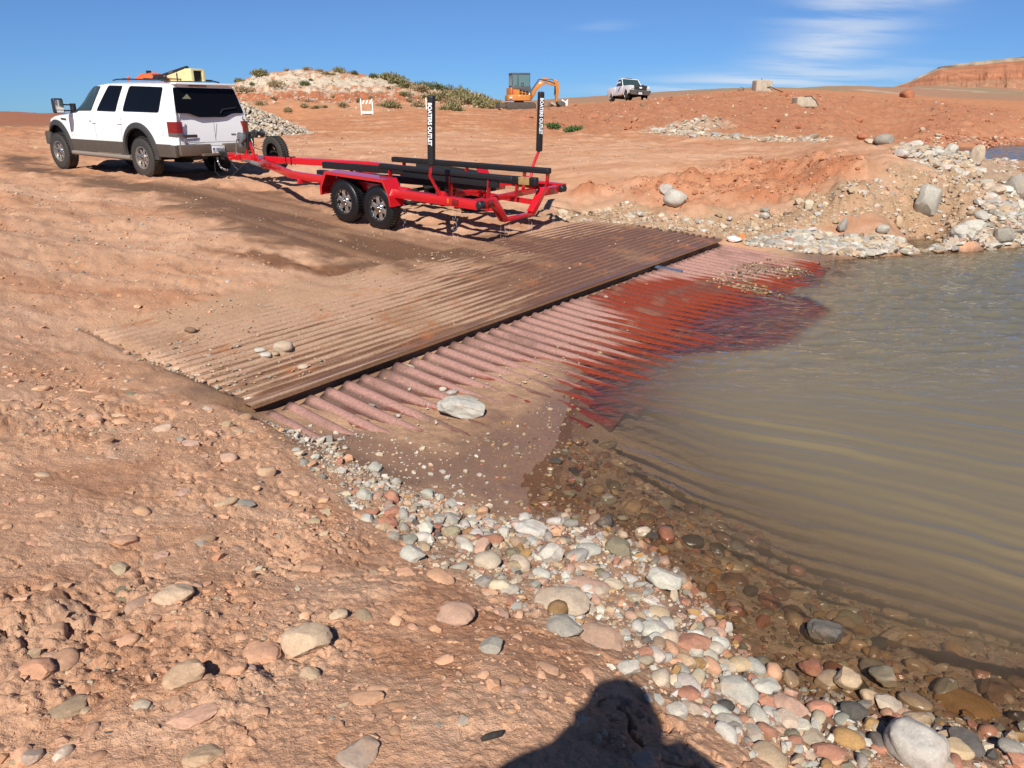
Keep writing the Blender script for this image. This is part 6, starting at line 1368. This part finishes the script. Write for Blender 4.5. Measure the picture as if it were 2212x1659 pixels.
k = MB(); k.box((-1.66, 0, .62), (2.05, 1.8, .08)); k.box((-2.68, 0, .86), (.06, 1.8, .66)); k.build('bed_floor', m_pw, trk, bevel=.01)
k = MB(); k.box((2.92, 0, .98), (.06, 1.14, .40), taper=(1, 1.12)); gr_ = k.build('grille', m_black, trk, bevel=.02)
for z in (.90, 1.06): k = MB(); k.box((2.957, 0, z), (.02, 1.02, .035)); k.build('grille_bar', m_pb, gr_)
k = MB(); k.prism([(.135 * math.cos(a), .066 * math.sin(a)) for a in np.linspace(0, 2 * math.pi, 25)[:-1]], (2.955, 0, .98), (0, 1, 0), (0, 0, 1), (.03, 0, 0)); k.build('oval_emblem', m_plate, gr_)
k = MB(); k.box((2.94, 0, .68), (.20, 1.98, .22)); k.box((2.96, 0, .50), (.14, 1.80, .22)); k.build('front_bumper', m_pb, trk, bevel=.04); k = MB(); k.box((3.045, 0, .58), (.02, .72, .06)); k.build('bumper_slot', m_dark, trk)
k = MB(); k.box((3.05, -.02, .50), (.015, .32, .16)); pl2 = k.build('licence_plate', m_plate, trk, bevel=.004); k = MB(); k.box((3.059, -.02, .50), (.004, .22, .05)); k.build('plate_number', m_galv, pl2)
k = MB(); k.box((-.1, 0, 1.97), (.16, .66, .09)); k.build('light_bar', pmat('light_bar', (.05, .025, .03), rough=.3), trk, bevel=.02)
k = MB(); k.box((.5, 0, .42), (4.4, .9, .16)); k.cyl((1.98, -.8, .37), (1.98, .8, .37), .05, 8); k.cyl((-1.62, -.8, .37), (-1.62, .8, .37), .07, 8); k.build('underbody', m_dark, trk)

# ------------------------------------------------------------------ A-frame barricades
m_bw = pmat('barricade_white', (.80, .79, .76), rough=.5); m_bo = pmat('barricade_orange', (.75, .20, .05), rough=.45)
def barricade(px, py, d, az, label, sc=1.0):
    p = at_d(px, py, d); p[2] = float(gz(p[0], p[1])); t = thing('barricade', label, 'barricade', p, yaw_basis(az), 'A-frame barricades on the dirt'); t.scale = (sc, sc, sc)
    for s_ in (1, -1):
        for y in (-.36, .36): k = MB(); k.bar((s_ * .34, y, 0), (s_ * .03, y, 1.0), .05, .045, (0, 1, 0)); k.build('leg', m_bw, t, bevel=.006)
        k = MB(); k.bar((s_ * .29, -.38, .17), (s_ * .29, .38, .17), .03, .15); k.build('lower_rail', m_bw, t)
        k = MB(); k.bar((s_ * .095, -.40, .80), (s_ * .095, .40, .80), .02, .22); pn = k.build('panel', m_bw, t)
        for i in range(4):
            y0 = -.42 + i * .22; q = [(max(-.40, min(.40, y0 + dy)), dz) for dy, dz in ((0, -.11), (.11, -.11), (.22, .11), (.11, .11))]
            k = MB(); k.prism(q, (s_ * .1075, 0, .80), (0, 1, 0), (0, 0, 1), (s_ * .003, 0, 0)); k.build('stripe', m_bo, pn)
barricade(793, 246, 52, 168, 'white A-frame barricade with an orange striped top board on the dirt below the pale hill')
barricade(930, 242, 56, 172, 'white barricade almost hidden behind the near black guide post', .8)
# concrete blocks and scraps on the red rise
m_conc = pmat('old_concrete', (.40, .335, .25), rough=.9, noise=.35, nscale=3, bump=.5)
def block(px, py, d, dims, az, lab, nm, cut=0.0):
    p = at_d(px, py, d); p[2] = float(gz(p[0], p[1])) - .06; t = thing(nm, lab, 'concrete block', p, yaw_basis(az)); w, dp, h = dims
    k = MB(); k.prism([(-w / 2, 0), (w / 2, 0), (w / 2, h * (1 - cut)), (w * .28, h), (-w * .44, h), (-w / 2, h * .92)], (0, -dp / 2, 0), (1, 0, 0), (0, 0, 1), (0, dp, 0)); k.build('block', m_conc, t, bevel=.05, seg=3); return t
t = block(1645, 199, 72, (1.50, 1.0, .98), 84, 'squarish pale concrete block on the crest of the red mound', 'concrete_block', .12)
k = MB(); k.tube([(-.1, 0, .95), (-.1, 0, 1.14)], .03, 6); k.build('iron_pin', m_black, t); k = MB(); k.tube([(.25, -.52, .35), (.5, -.6, .42), (.9, -.8, .2), (1.5, -1.2, -.05)], .035, 6); k.build('cable_end', m_black, t)
t = block(1737, 233, 61, (1.65, 1.0, .72), 86, 'wedge-shaped grey concrete block half sunk in the red slope', 'concrete_block', .65)
k = MB(); k.tube([(-.3, -.5, .74), (.2, -.52, .78), (.62, -.53, .45), (.85, -.53, .1)], .03, 6); k.build('iron_rod', m_bkt, t)
for px, py, d, w, lab, col in ((1180, 233, 61, 1.0, 'brown rubble chunk under the excavator boom', 'brown'), (1192, 233, 62, .8, 'pale broken slab under the excavator boom', 'cream'), (1690, 221, 66, .9, 'dark red clod on the red mound beside the squarish concrete block', 'deep'), (1600, 204, 74, .8, 'dark hollowed clod left of the squarish concrete block', 'brown'), (1860, 232, 62, .95, 'dark red overturned clod on the right red slope', 'deep'), (1960, 208, 82, 1.8, 'red rock heap on the far end of the mound', 'deep')):
    p = at_d(px, py, d); z = float(gz(p[0], p[1])); v = rock_verts(rr_, 3, .95) * np.array([w / 2, w * .35, w * .34]); me = np_mesh('rock', v, ICO[3][1], sm); set_col(me, PAL[col]); o = link(bpy.data.objects.new('rock', me)); o.location = (p[0], p[1], z + w * .1); o.rotation_euler = (0, 0, w); tag(o, lab, 'rock')
k = MB(); k.add([(-.3, 0, 0), (.05, -.1, 0), (.35, .05, .02), (.40, 0, .62), (.22, .1, .34), (-.02, -.05, .46), (-.28, .1, .62), (-.12, .12, .2)], [(0, 1, 5, 6), (1, 2, 3, 4), (1, 4, 5), (0, 7, 6), (0, 1, 7), (1, 2, 7), (2, 3, 7), (3, 4, 7), (4, 5, 7), (5, 6, 7)])
p = at_d(1219, 232, 63); o = k.build('plastic_sheet', m_bw); o.scale = (.7, .7, .8); o.location = (p[0], p[1], ep[2] + .30); tag(o, 'crumpled white plastic sheet behind the excavator bucket', 'plastic sheet')

# ------------------------------------------------------------------ gravel pile behind the SUV
gp_ = at_d(528, 272, 35); gz0 = float(gz(gp_[0], gp_[1]))
pile = thing('gravel_pile', 'cone of pale crushed rock behind the rear of the white SUV', 'gravel pile', (gp_[0], gp_[1], gz0))
PH, PR = 1.30, 2.55
def ph_(r): return PH * np.clip(1 - r / PR, -.08, 1) ** 1.0
k = MB(); V = []; F = []; nr2, na2 = 14, 40
for i in range(nr2 + 1):
    r = PR * 1.03 * i / nr2
    for j in range(na2): a = 2 * math.pi * j / na2; rr2 = r * (1 + .12 * math.sin(3 * a + 1)); V.append((rr2 * math.cos(a), rr2 * math.sin(a), float(ph_(r)) - .10))
for i in range(nr2):
    for j in range(na2): F.append((i * na2 + j, i * na2 + (j + 1) % na2, (i + 1) * na2 + (j + 1) % na2, (i + 1) * na2 + j))
k.add(V, F); k.build('pile_core', pmat('pile_earth', (.30, .24, .18), rough=.95, noise=.4, nscale=6), pile)
lst = []
rg = np.random.default_rng(5)
for i in range(2400):
    r = PR * math.sqrt(rg.random()) * 1.06; a = rg.random() * 6.283; rr2 = r * (1 + .12 * math.sin(3 * a + 1)); s = float(sizes(rg, 1, .09, .26, 2.2)[0]) / 2
    lst.append(('pile', (rr2 * math.cos(a), rr2 * math.sin(a), float(ph_(r)) + s * .1), (s * 1.15, s * .85, s * .7), rg.random() * 6.28, rg.normal(0, .4, 2), pick(rg, dict(white=3, cream=4, lgrey=3, grey=1.5, tan=1.5), 1)[0], True))
VV = []; FF = []; CC = []; off = 0
for s in lst:
    v = (LIB[1][rg.integers(6, 11)] * np.array(s[2])) @ rotm(s[3], s[4]).T + np.array(s[1]); VV.append(v); FF.append(ICO[1][1] + off); off += len(v); CC.append(np.repeat(s[5][None], len(v), 0))
me = np_mesh('crushed_rock', np.vstack(VV), np.vstack(FF), sm, smooth=False); set_col(me, np.vstack(CC)); o = link(bpy.data.objects.new('crushed_rock', me), pile); o['kind'] = 'stuff'

# ------------------------------------------------------------------ bushes
def bush_mesh(name, seed, n, flat, leaf, colr_):
    r_ = np.random.default_rng(seed); V = []; F = []; CC = []
    # several overlapping lobes give an uneven outline with gaps
    lobes = [(r_.normal(0, .22, 2), r_.uniform(.30, .55), r_.uniform(.7, 1.15)) for _ in range(7)]
    for i in range(n):
        (lx, ly), lr, lh = lobes[r_.integers(len(lobes))]
        d = r_.normal(size=3); d[2] = abs(d[2]); d /= np.linalg.norm(d); q = r_.random() ** .35; p = np.array([lx, ly, 0]) + d * lr * q * np.array([1, 1, lh * flat * 1.4])
        t = d + r_.normal(0, .55, 3); t[2] += .5; t /= np.linalg.norm(t); s_ = np.cross(t, r_.normal(size=3)); s_ /= np.linalg.norm(s_); l = leaf * r_.uniform(.6, 1.5); w_ = l * r_.uniform(.22, .4)
        o = len(V); V += [p - s_ * w_, p + s_ * w_, p + t * l * 1.4 + s_ * w_ * .4, p + t * l * 1.4 - s_ * w_ * .4]; F.append((o, o + 1, o + 2, o + 3)); c = colr_ * (1 + .28 * r_.normal()) * (.8 + .3 * r_.random()); CC += [c] * 4
    for i in range(26):
        a = r_.random() * 6.283; h = r_.uniform(.2, .55) * flat; tip = np.array([math.cos(a) * r_.uniform(.1, .5), math.sin(a) * r_.uniform(.1, .5), h]); o = len(V); sd_ = np.array([-math.sin(a), math.cos(a), 0]) * .010
        V += [-sd_, sd_, tip + sd_ * .4, tip - sd_ * .4]; F.append((o, o + 1, o + 2, o + 3)); CC += [np.array((.14, .10, .06))] * 4
    me = np_mesh(name, V, F, m_leaf, smooth=False); set_col(me, np.clip(np.array(CC), .01, .6)); return me
m_leaf, nt, b = nmat('scrub_leaf'); at = nt.nodes.new('ShaderNodeAttribute'); at.attribute_name = 'col'; nt.links.new(at.outputs['Color'], b.inputs['Base Color']); b.inputs['Roughness'].default_value = .8; b.inputs['Specular IOR Level'].default_value = .15
BR, OL, GR, DG = (np.array(c) for c in ((.30, .225, .125), (.215, .19, .088), (.075, .125, .040), (.115, .13, .058)))
BM = {k: [bush_mesh('bush', s, 900, fl, .085, c) for s in (1, 2, 3)] for k, c, fl in (('br', BR, .75), ('ol', OL, .70), ('gr', GR, .62), ('dg', DG, .8))}
BUSHES = [(516,178,20,'ol','round olive bush just above the SUV roof spoiler on the hill edge'),(525,201,24,'br','pale brown round bush low on the left end of the pale hill'),(544,186,11,'dg','small dark bush left of the big brown tumbleweed'),(560,166,32,'ol','wide low bush on the left skyline of the pale hill'),(590,190,32,'br','biggest round brown tumbleweed on the pale hill'),(655,187,22,'dg','round green bush in the middle of the pale hill'),(671,175,9,'dg','thin dark bush above the round green one on the hill'),
(706,162,17,'ol',"olive bush on the hill top above the striped barricade's left side"),(728,157,24,'ol',"low olive bush on the skyline right of the hill's highest point"),(764,161,15,'dg',"small dark bush on the skyline halfway between the hill top and the dense row"),(690,155,12,'br',"small brown bush just right of the hill's highest point"),(660,152,14,'br',"brown bush on the very top of the pale hill"),(620,154,12,'br',"small brown bush on the skyline just left of the hill's highest point"),(805,170,20,'dg','round bush at the left end of the long hedge-like row on the hill shoulder'),(834,173,40,'ol','left and highest bush of the dense row down the hill shoulder'),(857,183,42,'ol','middle bush of the dense row down the hill shoulder'),(876,191,26,'ol','lowest right bush of the dense row down the hill shoulder'),(837,193,11,'dg',"tiny dark bush below the left end of the dense row"),(870,208,22,'ol',"olive bush on the slope below the right end of the dense row"),
(914,190,24,'dg','dark round bush left of the largest dome-shaped one'),(944,195,34,'dg','largest dark dome-shaped bush on the right part of the hill'),(908,200,32,'br',"brown bush below the dark round bush left of the largest dome-shaped one"),(1010,196,15,'dg','dark upright bush, left of a pair on the right skyline of the hill'),(1021,199,15,'dg','dark upright bush, right of a pair on the right skyline of the hill'),(1047,204,8,'br',"tiny brown bush at the far right of the hill skyline"),
(559,228,18,'br',"brown bush at the foot of the hill above the gravel pile"),(620,242,21,'br','brown bush nearest the camera at the foot of the pale hill'),(657,233,17,'br',"brown bush at the hill foot right of the one nearest the camera"),(664,221,13,'br',"small brown bush on the red band below the round green bush"),(682,235,13,'ol',"tiny olive bush at the hill foot, first of two left of the barricade"),(701,233,12,'ol',"tiny olive bush at the hill foot, second of two left of the barricade"),(739,232,21,'br','brown bush left of the striped barricade'),(775,222,16,'br',"brown bush directly behind the striped barricade"),(829,231,18,'ol',"olive bush touching the left side of the wide one by the barricade"),(846,233,32,'ol','wide olive bush right of the striped barricade'),(903,231,30,'br','brown bush left of the near black guide post'),(884,219,19,'br',"small brown bush upslope of the brown one left of the guide post"),(930,215,26,'ol',"olive bush behind the near black guide post"),
(974,237,48,'ol','large olive bush right of the near black guide post, lowest on the hill foot'),(957,219,44,'ol',"broad olive bush upslope of the large one right of the guide post"),(993,216,48,'ol',"broad olive bush in the upper middle of the green right slope"),(1016,226,56,'ol',"widest olive bush of the green right slope"),(1042,233,42,'ol',"olive bush low on the right end of the green slope"),(1067,230,32,'ol',"last olive bush before the excavator"),(1086,232,20,'br',"brown bush right beside the excavator blade"),(985,228,40,'br',"brownish bush in the middle of the green right slope"),(1030,219,40,'br',"brownish bush on the upper right of the green slope"),(590,215,12,'br',"small brown bush below the biggest tumbleweed"),(720,212,12,'br',"small brown bush on the red band left of the barricade top"),(800,213,12,'br',"small brown bush on the red band right of the barricade top")]
rb = np.random.default_rng(9)
for px, py, w, k_, lab in BUSHES:
    p = castg(px, py)
    if p is None: continue
    depth = p[1] * cp - (p[2] - CAM_H) * sp; s = w * depth / FPX / 1.05
    o = link(bpy.data.objects.new('bush', BM[k_][rb.integers(3)])); o.location = (p[0], p[1] + s * .3, float(gz(p[0], p[1] + s * .3)) - .05 * s); o.scale = (s, s, s * rb.uniform(.85, 1.1)); o.rotation_euler = (0, 0, rb.uniform(0, 6.28))
    tag(o, lab or ('scrubby brown desert bush scattered on the pale hill' if k_ == 'br' else 'scrubby olive green desert bush growing on the pale hill'), 'bush', 'bushes on the pale hill')
for px, py, w, lab in ((1190, 277, 40, 'small green shrub on the dirt just right of the far black guide post'), (1238, 285, 50, 'larger bright green shrub alone on the red dirt right of the far guide post')):
    p = castg(px, py); depth = p[1] * cp - (p[2] - CAM_H) * sp; s = w * depth / FPX / 1.2
    o = link(bpy.data.objects.new('bush', BM['gr'][1])); o.location = (p[0], p[1] + s * .3, float(gz(p[0], p[1])) - .03); o.scale = (s, s, s * .8); tag(o, lab, 'bush')

# ------------------------------------------------------------------ the distant mesa
mm_, nt, b = nmat('mesa_rock'); at = nt.nodes.new('ShaderNodeAttribute'); at.attribute_name = 'col'; nz = nt.nodes.new('ShaderNodeTexNoise'); nz.inputs['Scale'].default_value = .05; nz.inputs['Detail'].default_value = 8; tcg = nt.nodes.new('ShaderNodeTexCoord'); nt.links.new(tcg.outputs['Object'], nz.inputs['Vector'])
r_ = nt.nodes.new('ShaderNodeMapRange'); r_.inputs[1].default_value = .3; r_.inputs[2].default_value = .7; r_.inputs[3].default_value = .8; r_.inputs[4].default_value = 1.15; nt.links.new(nz.outputs[0], r_.inputs[0]); mx = nt.nodes.new('ShaderNodeMixRGB'); mx.blend_type = 'MULTIPLY'; mx.inputs[0].default_value = 1; nt.links.new(at.outputs['Color'], mx.inputs[1]); nt.links.new(r_.outputs[0], mx.inputs[2]); nt.links.new(mx.outputs[0], b.inputs['Base Color']); b.inputs['Roughness'].default_value = .95; b.inputs['Specular IOR Level'].default_value = .05
TOP = [(1900, 196), (1940, 184), (1965, 175), (2000, 158), (2030, 143.5), (2060, 139), (2110, 132.5), (2160, 126.5), (2212, 121), (2400, 104), (2700, 88)]
pxs = np.concatenate([np.linspace(1900, 2240, 150), np.linspace(2245, 2700, 50)]); nv = 70
V = []; CC = []
for px in pxs:
    py = float(np.interp(px, [t[0] for t in TOP], [t[1] for t in TOP])); a = at_d(px, py, 1500); b0 = at_d(px, 194, 1290)
    topz = a[2] ; botz = min(b0[2], topz) - 12
    for j in range(nv + 1):
        t = j / nv; gul = float(fbm(np.array([px * .035]), np.array([t * 1.2]), 401, 5)[0])
        if t < .12: z = topz + 2 * (.12 - t) / .12 * 0 ; f = -(.12 - t) / .12 * .9
        elif t < .20: z = topz - (topz - botz) * .10 * (t - .12) / .08; f = .02 * (t - .12) / .08
        else: z = topz - (topz - botz) * (.10 + .90 * ((t - .20) / .80)); f = .02 + .98 * ((t - .20) / .80) ** .85
        step = .02 * math.sin(z * .32) ; f2 = f + (step + .07 * gul * min(1, max(0, t - .16) * 3)) if t > .12 else f
        p = a + (b0 - a) * f2 if f2 >= 0 else a + np.array([a[0] * .25, a[1] * .25, 0]) * (-f2)
        V.append((p[0], p[1], z)); s_ = math.sin(z * .55 + gul) * .5 + math.sin(z * .21) * .5
        c = np.array((.36, .155, .085)) * (1 + .16 * s_)
        if t < .125: c = np.array((.25, .19, .13))
        elif t < .21: c = np.array((.27, .21, .15)) * (1 + .25 * gul)
        elif t > .62: c = c * .6 + np.array((.33, .21, .13)) * .4
        CC.append(c)
idx = np.arange(len(pxs) * (nv + 1)).reshape(len(pxs), nv + 1); F = np.stack([idx[:-1, :-1], idx[:-1, 1:], idx[1:, 1:], idx[1:, :-1]], -1).reshape(-1, 4)
me = np_mesh('mesa', V, F, mm_, smooth=False); set_col(me, np.clip(np.array(CC), .02, .8)); tag(link(bpy.data.objects.new('mesa', me)), kind='structure')

# ------------------------------------------------------------------ small litter near the ramp
p = castg(1438, 588); pa = castg(1407, 581); pb = castg(1473, 594)
k = MB(); k.bar((*pa[:2], float(gz(*pa[:2])) + .06), (*pb[:2], float(gz(*pb[:2])) + .05), .07, .035); o = k.build('pole', pmat('blue_paint', (.07, .10, .17), rough=.5, noise=.3), bevel=.006); tag(o, 'blue-grey flat bar lying along the far red ribs', 'bar')
p = castg(1585, 523); k = MB(); v = rock_verts(np.random.default_rng(3), 2, .9) * np.array([.16, .08, .05]); k.add(v, [tuple(f) for f in ICO[2][1]]); o = k.build('wrapper', m_bw, smooth=0); o.location = (p[0], p[1], float(gz(p[0], p[1])) + .05)
tag(o, 'crumpled white plastic wrapper with a red patch at the far corner of the rusty mat', 'litter'); k = MB(); k.box((.12, -.02, .05), (.09, .05, .07)); k.build('red_patch', m_bo, o)
p = castg(1061, 1602); k = MB(); k.tube([(-.028, -.006, .008), (-.012, 0, .012), (.006, .005, .014), (.022, .012, .012), (.032, .022, .011)], [.006, .009, .010, .009, .004], 9); o = k.build('charred_stick', pmat('charred_wood', (.035, .028, .024), rough=.9, noise=.6, nscale=60, bump=.8)); o.location = (p[0], p[1], float(gz(p[0], p[1])) + .004); tag(o, 'short charred stick on the dirt left of the shadow', 'stick')

# ------------------------------------------------------------------ the photographer, standing behind the phone
def skinned(name, pts, edges, rad_, mat, parent=None, sub=2, root=0):
    me = bpy.data.meshes.new(name); me.from_pydata([tuple(p) for p in pts], edges, []); o = bpy.data.objects.new(name, me); C.objects.link(o)
    o.modifiers.new('s', 'SKIN'); sk = me.skin_vertices[0].data if me.skin_vertices else None
    if sk is None:
        bm = bmesh.new(); bm.from_mesh(me); bm.verts.layers.skin.verify(); bm.to_mesh(me); bm.free(); sk = me.skin_vertices[0].data
    for i, r_ in enumerate(rad_): sk[i].radius = (r_, r_) if not hasattr(r_, '__len__') else r_
    for i in range(len(rad_)): sk[i].use_root = (i == root)
    m_ = o.modifiers.new('d', 'SUBSURF'); m_.levels = sub; m_.render_levels = sub
    dg = bpy.context.evaluated_depsgraph_get(); m2 = bpy.data.meshes.new_from_object(o.evaluated_get(dg)); bpy.data.objects.remove(o)
    m2.name = name; m2.materials.clear(); m2.materials.append(mat); m2.polygons.foreach_set('use_smooth', [True] * len(m2.polygons)); return link(bpy.data.objects.new(name, m2), parent)
m_skin = pmat('skin', (.42, .24, .16), rough=.55); m_shirt = pmat('shirt_cloth', (.06, .075, .10), rough=.9, noise=.2, nscale=40); m_short = pmat('shorts_cloth', (.16, .13, .09), rough=.9, noise=.2, nscale=40); m_shoe = pmat('shoe', (.05, .045, .04), rough=.8); m_hair = pmat('dark_hair', (.03, .02, .014), rough=.6)
FX, FY = 0.01, -0.27
gzp = float(gz(np.array(FX), np.array(-.5))); TOPZ = 2.50; hgt = TOPZ - gzp; s_ = hgt / 1.80
def P(x, y, z): return (FX + x * s_, FY + y * s_, gzp + z * s_)
body_pts = [P(0, -.03, .96), P(0, -.035, 1.15), P(0, -.02, 1.43), P(0, -.01, 1.50), P(0, .02, 1.58), P(0, .03, 1.68),
 P(-.09, -.03, .90), P(-.11, 0, .50), P(-.12, -.03, .09), P(-.13, .12, .03), P(.09, -.03, .90), P(.11, 0, .50), P(.12, -.03, .09), P(.13, .12, .03),
 P(-.20, .0, 1.53), (-.27, -.12, 2.06), (-.13, -.075, 2.19), (-.085, -.035, 2.215), P(.20, .0, 1.53), (.30, -.14, 2.04), (.13, -.075, 2.19), (.085, -.035, 2.215)]
body_ed = [(0, 1), (1, 2), (2, 3), (3, 4), (4, 5), (0, 6), (6, 7), (7, 8), (8, 9), (0, 10), (10, 11), (11, 12), (12, 13), (2, 14), (14, 15), (15, 16), (16, 17), (2, 18), (18, 19), (19, 20), (20, 21)]
body_r = [.13, .12, .135, .062, .075, .092, .088, .058, .042, .036, .088, .058, .042, .036, .062, .045, .030, .030, .062, .045, .030, .030]
person = skinned('person', body_pts, body_ed, [r_ * s_ for r_ in body_r], m_skin); tag(person, 'photographer holding up a phone, seen only as a dark shadow at the bottom', 'person')
for sd in (-1, 1):
    for i in range(4):                        # fingers closed round the short edge of the phone
        z = 2.245 - i * .020; ln = (.9, 1.0, .95, .8)[i]
        skinned('finger', [(sd * .088, -.045, 2.225 - i * .006), (sd * .098, -.022, z), (sd * .090, -.006 * ln, z), (sd * .070, -.004, z)], [(0, 1), (1, 2), (2, 3)], [.010, .0095, .0085, .0075], m_skin, person, 1)
    skinned('thumb', [(sd * .088, -.05, 2.205), (sd * .085, -.055, 2.225), (sd * .066, -.040, 2.238), (sd * .050, -.034, 2.244)], [(0, 1), (1, 2), (2, 3)], [.013, .011, .010, .008], m_skin, person, 1)
sh_i = [0, 1, 2, 3, 14, 15, 18, 19]; mp_ = {v: i for i, v in enumerate(sh_i)}
skinned('shirt', [body_pts[i] for i in sh_i], [(mp_[a], mp_[b_]) for a, b_ in body_ed if a in mp_ and b_ in mp_], [(.15, .14, .17, .12, .125, .095, .125, .095)[i] * s_ for i in range(8)], m_shirt, person)
st_i = [0, 6, 7, 10, 11]; mp_ = {v: i for i, v in enumerate(st_i)}
skinned('shorts', [body_pts[i] for i in st_i], [(mp_[a], mp_[b_]) for a, b_ in body_ed if a in mp_ and b_ in mp_], [x * s_ for x in (.14, .105, .085, .105, .085)], m_short, person)
for sd in (-1, 1):
    k = MB(); k.tube([P(sd * .12, -.07, .05), P(sd * .12, 0, .06), P(sd * .13, .12, .045), P(sd * .135, .20, .035)], [.045, .058, .052, .03], 12); k.build('shoe', m_shoe, person)
    k = MB(); k.lathe([(.0001, -.008), (.022, -.006), (.03, 0), (.022, .006), (.0001, .008)], c=P(sd * .098, .02, 1.66), n=14); k.build('ear', m_skin, person)
    k = MB(); k.lathe([(.0001, -.004), (.010, -.002), (.013, .002), (.0001, .006)], c=P(sd * .034, .118, 1.685), n=12); k.build('eye', m_dark, person)
k = MB(); k.add([P(0, .118, 1.70), P(-.018, .11, 1.635), P(.018, .11, 1.635), P(0, .148, 1.642)], [(0, 1, 3), (0, 3, 2), (1, 2, 3), (0, 2, 1)]); k.build('nose', m_skin, person); k = MB(); k.box(P(0, .116, 1.605), (.05, .01, .010)); k.build('mouth', m_flagred, person)
k = MB(); V = []; F = []
for i in range(7):
    a = math.pi / 2 * i / 6
    for j in range(20): b_ = 2 * math.pi * j / 20; V.append(P(.118 * math.cos(a) * math.cos(b_), .02 + .128 * math.cos(a) * math.sin(b_), 1.70 + .115 * math.sin(a)))
for i in range(6):
    for j in range(20): F.append((i * 20 + j, i * 20 + (j + 1) % 20, (i + 1) * 20 + (j + 1) % 20, (i + 1) * 20 + j))
k.add(V, F); k.build('hair', m_hair, person, smooth=60)
k = MB(); k.box((0, -.020, 2.225), (.150, .008, .074)); ph = k.build('phone', m_black, None, bevel=.003); tag(ph, 'black phone held up by the photographer, its shadow merged with theirs', 'phone')
k = MB(); k.lathe([(.0001, .125), (.07, .12), (.105, .085), (.118, .03), (.122, .0), (.132, -.012), (.140, -.020), (.132, -.022), (.120, -.010), (.0001, -.008)], c=P(0, .02, 1.735), axis='z', n=32); k.build('shadow_hat', m_short, person)  # unseen hat, added to widen the head's cast shadow
